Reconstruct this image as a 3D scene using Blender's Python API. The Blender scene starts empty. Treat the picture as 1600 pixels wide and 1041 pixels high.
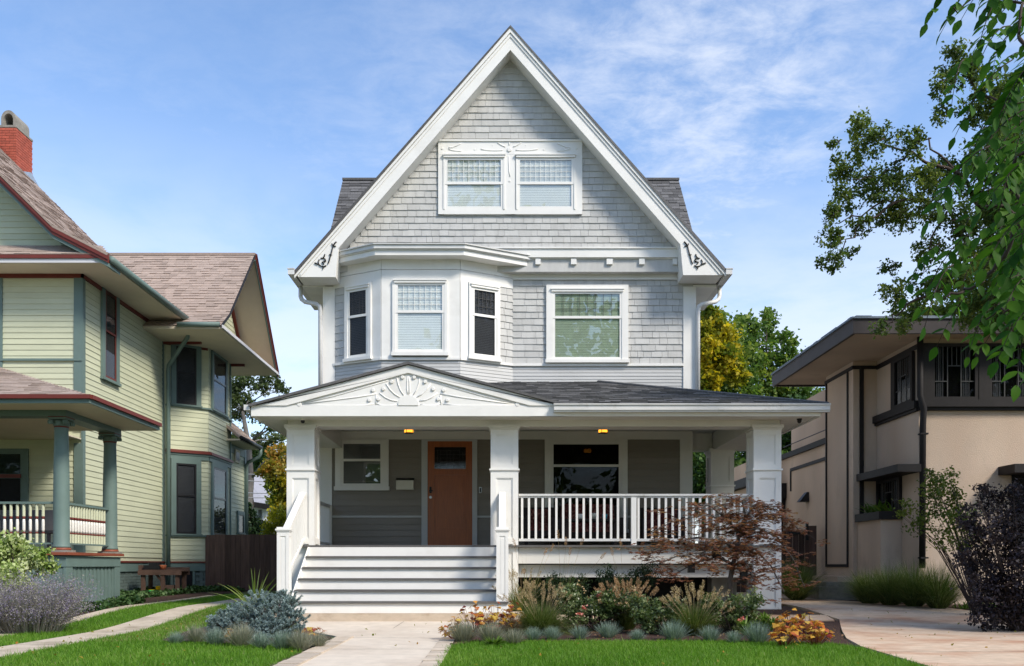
import bpy, math, random
import numpy as np
from mathutils import Vector, Matrix

random.seed(7); np.random.seed(7)
C = bpy.context.scene
col = C.collection

# ------------------------------------------------------------------ camera, sky, sun, exposure
F, CX, CY, CZ = 1400.0, 785.0, 883.0, 0.96       # focal length and principal point measured in the photograph, eye height
cam_d = bpy.data.cameras.new('camera'); cam = bpy.data.objects.new('camera', cam_d); col.objects.link(cam)
cam.location = (0, 0, CZ); cam.rotation_euler = (math.radians(90), 0, 0)
cam_d.sensor_width = 36; cam_d.lens = 36*F/1600
cam_d.shift_x = (800-CX)/1600; cam_d.shift_y = (CY-520.5)/1600
cam_d.clip_end = 3000
C.camera = cam
SUN_EL, SUN_AZ = 43.0, 51.0                        # the sun stands behind the camera, to the right
w = bpy.data.worlds.new('World'); C.world = w; w.use_nodes = True
def setup_world():
    nt = w.node_tree; nt.nodes.clear(); N = nt.nodes.new; L = nt.links.new
    out = N('ShaderNodeOutputWorld'); bg = N('ShaderNodeBackground'); bg.inputs['Strength'].default_value = 0.13
    sky = N('ShaderNodeTexSky'); sky.sky_type = 'NISHITA'; sky.sun_disc = False
    sky.sun_elevation = math.radians(SUN_EL); sky.sun_rotation = math.radians(180-SUN_AZ)
    sky.air_density = 1.0; sky.dust_density = 0.6; sky.ozone_density = 4.0
    tc = N('ShaderNodeTexCoord')
    sep = N('ShaderNodeSeparateXYZ'); L(tc.outputs['Generated'], sep.inputs[0])
    # project the direction on a flat cloud deck
    zc = N('ShaderNodeMath'); zc.operation = 'MAXIMUM'; L(sep.outputs['Z'], zc.inputs[0]); zc.inputs[1].default_value = 0.0
    za = N('ShaderNodeMath'); za.operation = 'ADD'; L(zc.outputs[0], za.inputs[0]); za.inputs[1].default_value = 0.12
    dx = N('ShaderNodeMath'); dx.operation = 'DIVIDE'; L(sep.outputs['X'], dx.inputs[0]); L(za.outputs[0], dx.inputs[1])
    dy = N('ShaderNodeMath'); dy.operation = 'DIVIDE'; L(sep.outputs['Y'], dy.inputs[0]); L(za.outputs[0], dy.inputs[1])
    cmb = N('ShaderNodeCombineXYZ'); L(dx.outputs[0], cmb.inputs[0]); L(dy.outputs[0], cmb.inputs[1])
    def noise(scale, detail, rough, off, dist=0.0, sy=1.0):
        mp = N('ShaderNodeMapping'); mp.inputs['Location'].default_value = off; mp.inputs['Scale'].default_value = (1, sy, 1)
        L(cmb.outputs[0], mp.inputs[0])
        n = N('ShaderNodeTexNoise'); n.inputs['Scale'].default_value = scale; n.inputs['Detail'].default_value = detail
        n.inputs['Roughness'].default_value = rough; n.inputs['Distortion'].default_value = dist
        L(mp.outputs[0], n.inputs['Vector']); return n
    def ramp(src, lo, hi):
        r = N('ShaderNodeMapRange'); r.interpolation_type = 'SMOOTHSTEP'
        r.inputs['From Min'].default_value = lo; r.inputs['From Max'].default_value = hi
        L(src, r.inputs['Value']); return r.outputs[0]
    big = ramp(noise(0.7, 4, 0.5, (3.1, 0.4, 0)).outputs[0], 0.34, 0.62)
    fine = ramp(noise(8.0, 9, 0.66, (1.7, 5.2, 0), 0.25, 1.25).outputs[0], 0.26, 0.80)
    m1 = N('ShaderNodeMath'); m1.operation = 'MULTIPLY'; L(big, m1.inputs[0]); L(fine, m1.inputs[1])
    # cloud cover is heavier towards the east (right) half of the sky and near the horizon
    east = N('ShaderNodeMapRange'); east.interpolation_type = 'SMOOTHSTEP'
    east.inputs['From Min'].default_value = -0.25; east.inputs['From Max'].default_value = 0.35
    east.inputs['To Min'].default_value = 0.24; east.inputs['To Max'].default_value = 1.15; L(sep.outputs['X'], east.inputs['Value'])
    m2 = N('ShaderNodeMath'); m2.operation = 'MULTIPLY'; L(m1.outputs[0], m2.inputs[0]); L(east.outputs[0], m2.inputs[1])
    low = N('ShaderNodeMapRange'); low.interpolation_type = 'SMOOTHSTEP'
    low.inputs['From Min'].default_value = 0.20; low.inputs['From Max'].default_value = 0.47
    low.inputs['To Min'].default_value = 0.95; low.inputs['To Max'].default_value = 0.0; L(sep.outputs['Z'], low.inputs['Value'])
    cum = ramp(noise(1.3, 7, 0.58, (7.3, 4.4, 0), 0.2).outputs[0], 0.32, 0.60)
    m3 = N('ShaderNodeMath'); m3.operation = 'MULTIPLY'; L(low.outputs[0], m3.inputs[0]); L(cum, m3.inputs[1])
    mx = N('ShaderNodeMath'); mx.operation = 'MAXIMUM'; L(m2.outputs[0], mx.inputs[0]); L(m3.outputs[0], mx.inputs[1])
    cl = N('ShaderNodeMath'); cl.operation = 'MINIMUM'; L(mx.outputs[0], cl.inputs[0]); cl.inputs[1].default_value = 0.9
    lift = N('ShaderNodeMath'); lift.operation = 'MULTIPLY_ADD'; L(cl.outputs[0], lift.inputs[0]); lift.inputs[1].default_value = 0.72; lift.inputs[2].default_value = 0.0
    mix = N('ShaderNodeMix'); mix.data_type = 'RGBA'
    L(lift.outputs[0], mix.inputs['Factor']); L(sky.outputs[0], mix.inputs['A'])
    mix.inputs['B'].default_value = (3.7, 3.9, 4.3, 1)
    L(mix.outputs['Result'], bg.inputs['Color']); L(bg.outputs[0], out.inputs['Surface'])
setup_world()
sun_d = bpy.data.lights.new('sun', 'SUN'); sun_d.energy = 2.2; sun_d.angle = math.radians(13.0); sun_d.color = (1.0, 0.92, 0.80)
sun = bpy.data.objects.new('sun', sun_d); col.objects.link(sun); sun.location = (20, -20, 30)
_el, _az = math.radians(SUN_EL), math.radians(SUN_AZ)
to_sun = Vector((math.sin(_az)*math.cos(_el), -math.cos(_az)*math.cos(_el), math.sin(_el)))
sun.rotation_euler = (-to_sun).to_track_quat('-Z', 'Y').to_euler()
C.view_settings.view_transform = 'Standard'; C.view_settings.look = 'None'
C.view_settings.exposure = 1.04; C.view_settings.gamma = 1.0; C.view_settings.use_curve_mapping = False
C.render.engine = 'CYCLES'
C.cycles.max_bounces = 7; C.cycles.diffuse_bounces = 3; C.cycles.glossy_bounces = 3
C.cycles.transparent_max_bounces = 10; C.cycles.transmission_bounces = 3
C.cycles.use_denoising = True

# ------------------------------------------------------------------ materials
MATS = {}
def new_mat(name):
    m = bpy.data.materials.new(name); m.use_nodes = True
    nt = m.node_tree; nt.nodes.clear()
    return m, nt, nt.nodes.new, nt.links.new
def mat(name, c, rough=0.6, var=0.1, scale=3.0, bump=0.0, bscale=60.0, rand=0.0, attr=0.0, spec=0.3, metal=0.0,
        c2=None, c2scale=1.0, c2lo=0.5, c2hi=0.7, stretch=None):
    """Painted / mineral surface: base colour with noise, optional second colour in patches, bump, per-object or per-face variation."""
    m, nt, N, L = new_mat(name)
    out = N('ShaderNodeOutputMaterial'); b = N('ShaderNodeBsdfPrincipled'); L(b.outputs[0], out.inputs[0])
    b.inputs['Roughness'].default_value = rough; b.inputs['Specular IOR Level'].default_value = spec; b.inputs['Metallic'].default_value = metal
    g = N('ShaderNodeNewGeometry'); pos = g.outputs['Position']
    if stretch:
        mp = N('ShaderNodeMapping'); mp.inputs['Scale'].default_value = stretch; L(pos, mp.inputs[0]); pos = mp.outputs[0]
    n = N('ShaderNodeTexNoise'); n.inputs['Scale'].default_value = scale; n.inputs['Detail'].default_value = 6; n.inputs['Roughness'].default_value = 0.65
    L(pos, n.inputs['Vector'])
    mr = N('ShaderNodeMapRange'); mr.inputs['From Min'].default_value = 0.3; mr.inputs['From Max'].default_value = 0.7
    mr.inputs['To Min'].default_value = 1-var; mr.inputs['To Max'].default_value = 1+var; L(n.outputs[0], mr.inputs[0])
    fac = mr.outputs[0]
    def mul(a, bb):
        q = N('ShaderNodeMath'); q.operation = 'MULTIPLY'; L(a, q.inputs[0]); L(bb, q.inputs[1]); return q.outputs[0]
    if rand:
        oi = N('ShaderNodeObjectInfo'); r = N('ShaderNodeMapRange'); r.inputs['To Min'].default_value = 1-rand; r.inputs['To Max'].default_value = 1+rand
        L(oi.outputs['Random'], r.inputs[0]); fac = mul(fac, r.outputs[0])
    if attr:
        at_ = N('ShaderNodeAttribute'); at_.attribute_name = 'var'; r = N('ShaderNodeMapRange'); r.inputs['To Min'].default_value = 1-attr; r.inputs['To Max'].default_value = 1+attr
        L(at_.outputs['Fac'], r.inputs[0]); fac = mul(fac, r.outputs[0])
    base = N('ShaderNodeRGB'); base.outputs[0].default_value = (*c, 1); cs = base.outputs[0]
    if c2:
        n2 = N('ShaderNodeTexNoise'); n2.inputs['Scale'].default_value = c2scale; n2.inputs['Detail'].default_value = 8; n2.inputs['Roughness'].default_value = 0.6
        L(pos, n2.inputs['Vector'])
        r2 = N('ShaderNodeMapRange'); r2.inputs['From Min'].default_value = c2lo; r2.inputs['From Max'].default_value = c2hi; L(n2.outputs[0], r2.inputs[0])
        mx = N('ShaderNodeMix'); mx.data_type = 'RGBA'; L(r2.outputs[0], mx.inputs['Factor']); L(cs, mx.inputs['A']); mx.inputs['B'].default_value = (*c2, 1)
        cs = mx.outputs['Result']
    vm = N('ShaderNodeVectorMath'); vm.operation = 'SCALE'; L(cs, vm.inputs[0]); L(fac, vm.inputs['Scale'])
    L(vm.outputs[0], b.inputs['Base Color'])
    if bump:
        nb = N('ShaderNodeTexNoise'); nb.inputs['Scale'].default_value = bscale; nb.inputs['Detail'].default_value = 4; L(pos, nb.inputs['Vector'])
        bp = N('ShaderNodeBump'); bp.inputs['Strength'].default_value = bump; bp.inputs['Distance'].default_value = 0.01; L(nb.outputs[0], bp.inputs['Height'])
        L(bp.outputs[0], b.inputs['Normal'])
    MATS[name] = m; return m
def foliage(name, ca, cb, cc=None, trans=0.35, rough=0.5, spec=0.25, objrand=False):
    """Leaves: colour runs ca -> cb -> cc with the leaf's own random value (attribute 'var', or the object's for single leaves)."""
    m, nt, N, L = new_mat(name)
    out = N('ShaderNodeOutputMaterial'); b = N('ShaderNodeBsdfPrincipled'); t = N('ShaderNodeBsdfTranslucent'); mix = N('ShaderNodeMixShader')
    b.inputs['Roughness'].default_value = rough; b.inputs['Specular IOR Level'].default_value = spec
    if objrand: src = N('ShaderNodeObjectInfo').outputs['Random']
    else:
        a = N('ShaderNodeAttribute'); a.attribute_name = 'var'; src = a.outputs['Fac']
    r = N('ShaderNodeValToRGB'); e = r.color_ramp.elements
    e[0].color = (*ca, 1); e[1].color = (*(cc or cb), 1)
    if cc:
        k = e.new(0.55); k.color = (*cb, 1)
    L(src, r.inputs[0]); L(r.outputs[0], b.inputs['Base Color'])
    sc = N('ShaderNodeVectorMath'); sc.operation = 'MULTIPLY'; sc.inputs[1].default_value = (1.25, 1.35, 0.7); L(r.outputs[0], sc.inputs[0])
    L(sc.outputs[0], t.inputs['Color'])
    mix.inputs[0].default_value = trans; L(b.outputs[0], mix.inputs[1]); L(t.outputs[0], mix.inputs[2]); L(mix.outputs[0], out.inputs[0])
    MATS[name] = m; return m
def glass(name, ior=1.75, tint=(0.95, 0.965, 0.955), rough=0.0, bump=0.0):
    m, nt, N, L = new_mat(name)
    out = N('ShaderNodeOutputMaterial'); tr = N('ShaderNodeBsdfTransparent'); gl = N('ShaderNodeBsdfGlossy'); mix = N('ShaderNodeMixShader'); fr = N('ShaderNodeFresnel')
    tr.inputs[0].default_value = (*tint, 1); gl.inputs['Roughness'].default_value = rough; fr.inputs[0].default_value = ior
    gb = N('ShaderNodeNewGeometry'); mi = N('ShaderNodeMapRange'); mi.inputs['To Min'].default_value = ior; mi.inputs['To Max'].default_value = 1/ior
    L(gb.outputs['Backfacing'], mi.inputs[0]); L(mi.outputs[0], fr.inputs[0])      # a thin pane: both faces reflect alike
    L(fr.outputs[0], mix.inputs[0]); L(tr.outputs[0], mix.inputs[1]); L(gl.outputs[0], mix.inputs[2]); L(mix.outputs[0], out.inputs[0])
    if bump:
        g = N('ShaderNodeNewGeometry'); nb = N('ShaderNodeTexNoise'); nb.inputs['Scale'].default_value = 40; L(g.outputs['Position'], nb.inputs['Vector'])
        bp = N('ShaderNodeBump'); bp.inputs['Strength'].default_value = bump; L(nb.outputs[0], bp.inputs['Height']); L(bp.outputs[0], gl.inputs['Normal'])
    else:
        g = N('ShaderNodeNewGeometry'); nb = N('ShaderNodeTexNoise'); nb.inputs['Scale'].default_value = 1.6; L(g.outputs['Position'], nb.inputs['Vector'])
        bp = N('ShaderNodeBump'); bp.inputs['Strength'].default_value = 0.03; bp.inputs['Distance'].default_value = 0.05; L(nb.outputs[0], bp.inputs['Height']); L(bp.outputs[0], gl.inputs['Normal'])
    MATS[name] = m; return m
def emit(name, c, s):
    m, nt, N, L = new_mat(name); out = N('ShaderNodeOutputMaterial'); e = N('ShaderNodeEmission'); e.inputs[0].default_value = (*c, 1); e.inputs[1].default_value = s
    L(e.outputs[0], out.inputs[0]); MATS[name] = m; return m

M = MATS
mat('white_paint', (0.82, 0.805, 0.765), 0.5, 0.04, 2.0, 0.05, 30, c2=(0.70, 0.68, 0.635), c2scale=1.4, c2lo=0.56, c2hi=0.84)
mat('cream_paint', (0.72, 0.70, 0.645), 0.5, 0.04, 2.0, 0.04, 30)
mat('grey_shingle', (0.515, 0.51, 0.49), 0.75, 0.08, 9.0, 0.35, 90, rand=0.075, stretch=(1, 1, 0.25))
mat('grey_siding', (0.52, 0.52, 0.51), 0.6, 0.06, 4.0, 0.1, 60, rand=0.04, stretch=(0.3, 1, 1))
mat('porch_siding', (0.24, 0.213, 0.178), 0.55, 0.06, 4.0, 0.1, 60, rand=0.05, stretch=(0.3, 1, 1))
mat('roof_grey', (0.115, 0.113, 0.113), 0.9, 0.25, 30.0, 0.5, 250, attr=0.38)
mat('deck_grey', (0.12, 0.115, 0.11), 0.55, 0.15, 6.0, 0.1, 60)
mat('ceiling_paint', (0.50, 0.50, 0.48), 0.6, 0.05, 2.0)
mat('gutter_white', (0.66, 0.655, 0.635), 0.4, 0.08, 3.0, 0.0, c2=(0.4, 0.38, 0.34), c2scale=4, c2lo=0.6, c2hi=0.8)
mat('door_wood', (0.33, 0.085, 0.018), 0.35, 0.22, 6.0, 0.12, 60, spec=0.5, stretch=(8, 8, 0.5))
mat('iron', (0.02, 0.02, 0.02), 0.5, 0.1, 5)
mat('dark_room', (0.012, 0.012, 0.014), 0.9, 0.1, 5)  # near black that stands in for unlit interiors
mat('room_grey', (0.10, 0.10, 0.105), 0.9, 0.2, 1.5)
mat('blind', (0.86, 0.87, 0.83), 0.6, 0.04, 3.0)
mat('blind_green', (0.42, 0.50, 0.38), 0.6, 0.05, 3.0)
mat('dark_blind', (0.30, 0.30, 0.31), 0.6, 0.05, 3.0)
mat('lead', (0.06, 0.06, 0.06), 0.5, 0.1, 5)
mat('steel', (0.45, 0.45, 0.45), 0.3, 0.05, 8, metal=1.0)
glass('glass', 1.9); glass('glass_dark', 1.25, (0.6, 0.61, 0.62)); glass('glass_art', 1.55, (0.5, 0.52, 0.5), 0.05, 0.5); glass('glass_bright', 1.7, (0.95, 0.97, 0.97))
mat('green_siding', (0.54, 0.56, 0.40), 0.6, 0.06, 4.0, 0.08, 60, rand=0.045, stretch=(0.4, 0.4, 1))
mat('teal_trim', (0.135, 0.195, 0.178), 0.55, 0.08, 3.0, 0.05, 40)
mat('teal_brick', (0.12, 0.16, 0.148), 0.7, 0.12, 8.0, 0.4, 60, rand=0.1)
mat('red_trim', (0.15, 0.032, 0.024), 0.5, 0.12, 4.0)
mat('rust_trim', (0.24, 0.068, 0.036), 0.5, 0.12, 4.0)
mat('tan_soffit', (0.60, 0.535, 0.42), 0.7, 0.06, 2.0)
mat('roof_brown', (0.36, 0.285, 0.24), 0.92, 0.14, 30.0, 0.5, 250, attr=0.14)
mat('red_brick', (0.40, 0.095, 0.06), 0.8, 0.15, 6.0, 0.3, 90, rand=0.14, attr=0.14)
mat('mortar', (0.36, 0.30, 0.26), 0.9, 0.15, 20)
mat('cement', (0.24, 0.225, 0.195), 0.9, 0.25, 8.0, 0.4, 60)
mat('stucco', (0.60, 0.47, 0.365), 0.9, 0.16, 2.6, 0.8, 90, c2=(0.41, 0.30, 0.225), c2scale=1.3, c2lo=0.42, c2hi=0.78, stretch=(1, 1, 0.45))
mat('brown_trim', (0.017, 0.014, 0.014), 0.65, 0.2, 5.0)
mat('fascia_brown', (0.055, 0.047, 0.049), 0.55, 0.15, 2.0)
mat('slate_blue', (0.16, 0.20, 0.25), 0.6, 0.2, 20.0, attr=0.3)
mat('fence_wood', (0.095, 0.060, 0.050), 0.85, 0.35, 5.0, 0.4, 60, rand=0.32, stretch=(6, 6, 0.35))
mat('bench_wood', (0.115, 0.068, 0.05), 0.8, 0.3, 5.0, 0.3, 60, rand=0.2)
mat('concrete', (0.64, 0.555, 0.45), 0.9, 0.09, 5.0, 0.35, 150, c2=(0.53, 0.44, 0.345), c2scale=0.8, c2lo=0.45, c2hi=0.75)
mat('slab_concrete', (0.54, 0.44, 0.335), 0.9, 0.12, 4.0, 0.45, 90, c2=(0.30, 0.20, 0.13), c2scale=2.2, c2lo=0.52, c2hi=0.78, stretch=(1, 1, 2.5))
mat('drive_concrete', (0.57, 0.435, 0.315), 0.9, 0.16, 9.0, 0.35, 120, c2=(0.36, 0.14, 0.06), c2scale=1.1, c2lo=0.46, c2hi=0.80, stretch=(0.8, 1.2, 1))
mat('ribbon_concrete', (0.52, 0.44, 0.34), 0.9, 0.12, 6.0, 0.35, 120, c2=(0.28, 0.23, 0.16), c2scale=1.6, c2lo=0.5, c2hi=0.75)
mat('paver', (0.50, 0.42, 0.33), 0.9, 0.15, 8.0, 0.4, 90, rand=0.14)
mat('joint', (0.10, 0.075, 0.055), 0.95, 0.3, 20)
mat('mulch', (0.05, 0.026, 0.018), 0.95, 0.5, 35.0, 1.0, 60, c2=(0.10, 0.06, 0.045), c2scale=25, c2lo=0.55, c2hi=0.7)
mat('soil_grass', (0.09, 0.15, 0.025), 0.95, 0.35, 6.0, 0.6, 80, c2=(0.14, 0.12, 0.04), c2scale=1.2, c2lo=0.55, c2hi=0.8)
mat('far_ground', (0.09, 0.12, 0.04), 0.95, 0.3, 0.3)
mat('bark', (0.085, 0.062, 0.05), 0.95, 0.35, 14.0, 0.9, 40, stretch=(1, 1, 0.3))
mat('bark_grey', (0.13, 0.12, 0.11), 0.95, 0.3, 14.0, 0.9, 40, stretch=(1, 1, 0.3))
mat('twig', (0.06, 0.045, 0.04), 0.9, 0.2, 20)
mat('far_white', (0.62, 0.62, 0.64), 0.7, 0.05, 2.0)
mat('far_roof', (0.30, 0.30, 0.33), 0.9, 0.1, 6.0)
mat('cushion_red', (0.10, 0.022, 0.02), 0.9, 0.4, 24.0, c2=(0.25, 0.10, 0.08), c2scale=18, c2lo=0.52, c2hi=0.6)
mat('wicker', (0.03, 0.022, 0.02), 0.7, 0.3, 40, 0.4, 90)
mat('pot_white', (0.75, 0.73, 0.68), 0.3, 0.04, 5); mat('pot_teal', (0.07, 0.32, 0.36), 0.3, 0.1, 5)
mat('yellow_plastic', (0.75, 0.48, 0.01), 0.5, 0.15, 6); mat('green_plastic', (0.01, 0.35, 0.09), 0.5, 0.1, 6)
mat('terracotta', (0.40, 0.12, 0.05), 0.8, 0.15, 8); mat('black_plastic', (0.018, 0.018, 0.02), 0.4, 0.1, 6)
mat('mail_cream', (0.60, 0.57, 0.47), 0.45, 0.04, 4)
mat('wire', (0.30, 0.30, 0.31), 0.6, 0.05, 3)
emit('lamp_glow', (1.0, 0.36, 0.03), 1.25)
# plants
foliage('grass_leaf', (0.060, 0.155, 0.010), (0.125, 0.275, 0.020), (0.27, 0.38, 0.075), 0.42)
foliage('oak_leaf', (0.045, 0.075, 0.020), (0.10, 0.155, 0.038), (0.20, 0.24, 0.06), 0.45)
foliage('far_leaf', (0.05, 0.10, 0.022), (0.11, 0.19, 0.04), (0.24, 0.29, 0.06), 0.45)
foliage('airy_leaf', (0.050, 0.070, 0.028), (0.10, 0.135, 0.055), (0.17, 0.20, 0.08), 0.4)
foliage('dark_leaf', (0.020, 0.048, 0.014), (0.048, 0.10, 0.025), (0.10, 0.17, 0.035), 0.4)
foliage('yellow_leaf', (0.12, 0.17, 0.02), (0.38, 0.34, 0.025), (0.66, 0.46, 0.015), 0.45)
foliage('gold_leaf', (0.20, 0.21, 0.015), (0.42, 0.36, 0.015), (0.55, 0.42, 0.02), 0.4)
foliage('autumn_leaf', (0.12, 0.15, 0.025), (0.32, 0.27, 0.04), (0.45, 0.20, 0.04), 0.45)
foliage('street_leaf', (0.020, 0.072, 0.008), (0.042, 0.120, 0.014), (0.080, 0.18, 0.02), 0.5, 0.55, 0.12, objrand=True)
foliage('street_leaf_mass', (0.020, 0.072, 0.008), (0.042, 0.120, 0.014), (0.080, 0.18, 0.02), 0.5, 0.55, 0.12)
foliage('maple_leaf', (0.14, 0.07, 0.052), (0.28, 0.125, 0.09), (0.38, 0.23, 0.13), 0.45)
foliage('spruce_needle', (0.14, 0.20, 0.21), (0.27, 0.36, 0.375), (0.42, 0.52, 0.53), 0.2)
foliage('fescue_blade', (0.11, 0.155, 0.125), (0.20, 0.28, 0.235), (0.32, 0.39, 0.33), 0.2)
foliage('fescue_dry', (0.15, 0.165, 0.125), (0.27, 0.285, 0.22), (0.40, 0.37, 0.28), 0.2)
foliage('fountain_blade', (0.05, 0.085, 0.018), (0.11, 0.16, 0.04), (0.25, 0.26, 0.11), 0.35)
foliage('seed_head', (0.28, 0.20, 0.11), (0.43, 0.32, 0.19), (0.56, 0.45, 0.29), 0.3)
foliage('tan_head', (0.30, 0.17, 0.09), (0.42, 0.26, 0.15), (0.52, 0.37, 0.23), 0.3)
foliage('rose_leaf', (0.05, 0.085, 0.026), (0.11, 0.16, 0.055), (0.27, 0.30, 0.16), 0.3, 0.35, 0.5)
foliage('rose_tan', (0.30, 0.18, 0.09), (0.44, 0.32, 0.18), (0.50, 0.40, 0.28), 0.3)
foliage('petal', (0.60, 0.12, 0.13), (0.75, 0.28, 0.24), (0.80, 0.42, 0.35), 0.3)
foliage('yew_leaf', (0.010, 0.026, 0.010), (0.022, 0.048, 0.016), (0.045, 0.08, 0.022), 0.15)
foliage('heuchera_leaf', (0.45, 0.12, 0.03), (0.62, 0.32, 0.05), (0.66, 0.52, 0.11), 0.4, objrand=True)
foliage('heuchera_red', (0.20, 0.03, 0.025), (0.36, 0.09, 0.04), (0.50, 0.26, 0.06), 0.35, objrand=True)
foliage('strap_leaf', (0.13, 0.20, 0.035), (0.26, 0.32, 0.07), (0.45, 0.46, 0.17), 0.3, objrand=True)
foliage('hosta_leaf', (0.055, 0.12, 0.015), (0.11, 0.20, 0.03), (0.2, 0.28, 0.05), 0.3)
foliage('variegated_leaf', (0.20, 0.30, 0.06), (0.42, 0.50, 0.20), (0.62, 0.66, 0.42), 0.3)
foliage('sage_stem', (0.17, 0.165, 0.13), (0.28, 0.26, 0.235), (0.38, 0.355, 0.35), 0.2)
foliage('sage_flower', (0.17, 0.14, 0.24), (0.25, 0.21, 0.33), (0.34, 0.30, 0.42), 0.2)
foliage('ninebark_leaf', (0.012, 0.010, 0.014), (0.034, 0.026, 0.034), (0.085, 0.07, 0.08), 0.15, 0.5, 0.25)
foliage('shrub_leaf', (0.055, 0.085, 0.014), (0.12, 0.165, 0.025), (0.24, 0.26, 0.05), 0.35)
foliage('ivy_leaf', (0.020, 0.055, 0.015), (0.050, 0.105, 0.028), (0.10, 0.16, 0.06), 0.2)

# ------------------------------------------------------------------ helpers
def wmat(o):
    return o.matrix_basis.copy() if o.parent is None else wmat(o.parent) @ o.matrix_parent_inverse @ o.matrix_basis
def link(o, parent=None):
    col.objects.link(o)
    if parent is not None:
        o.parent = parent; o.matrix_parent_inverse = wmat(parent).inverted()
    return o
def tag(o, label=None, cat=None, group=None, kind=None):
    if label: o['label'] = label
    if cat: o['category'] = cat
    if group: o['group'] = group
    if kind: o['kind'] = kind
    return o
def thing(name, loc, label, cat, group=None):
    o = bpy.data.objects.new(name, None); o.location = loc; o.empty_display_size = 0.2
    col.objects.link(o); return tag(o, label, cat, group)
def copy_tree(o, parent=None):
    c = o.copy(); col.objects.link(c)
    if parent is not None:
        inv = o.matrix_parent_inverse.copy(); c.parent = parent; c.matrix_parent_inverse = inv
    for ch in o.children: copy_tree(ch, c)
    return c
def wx(px, Y): return (px-CX)*Y/F
def wz(py, Y): return CZ+(CY-py)*Y/F
def smooth(a, b, t):
    t = min(1, max(0, (t-a)/(b-a))); return t*t*(3-2*t)
def ground_z(y): return 0.2*smooth(12.3, 16.6, y)+0.06*smooth(17, 24, y)

class Frame:
    """Local wall coordinates: u along the wall, d out of the wall, z up."""
    def __init__(s, p0, p1=None, dr=None):
        s.x, s.y = p0
        if p1 is not None:
            dx, dy = p1[0]-p0[0], p1[1]-p0[1]; s.len = math.hypot(dx, dy); dr = (dx/s.len, dy/s.len)
        s.dx, s.dy = dr; s.nx, s.ny = s.dy, -s.dx
    def __call__(s, u, d, z): return (s.x+s.dx*u+s.nx*d, s.y+s.dy*u+s.ny*d, z)
    def px(s, px, py):
        k = (px-CX)/F; u = (k*s.y-s.x)/(s.dx-k*s.dy); return u, wz(py, s.y+s.dy*u)
    def ang(s): return math.atan2(s.dy, s.dx)
ID = Frame((0, 0), dr=(1, 0))
class WorldFrame:
    def __call__(s, u, d, z): return (u, d, z)
WF = WorldFrame()

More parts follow.
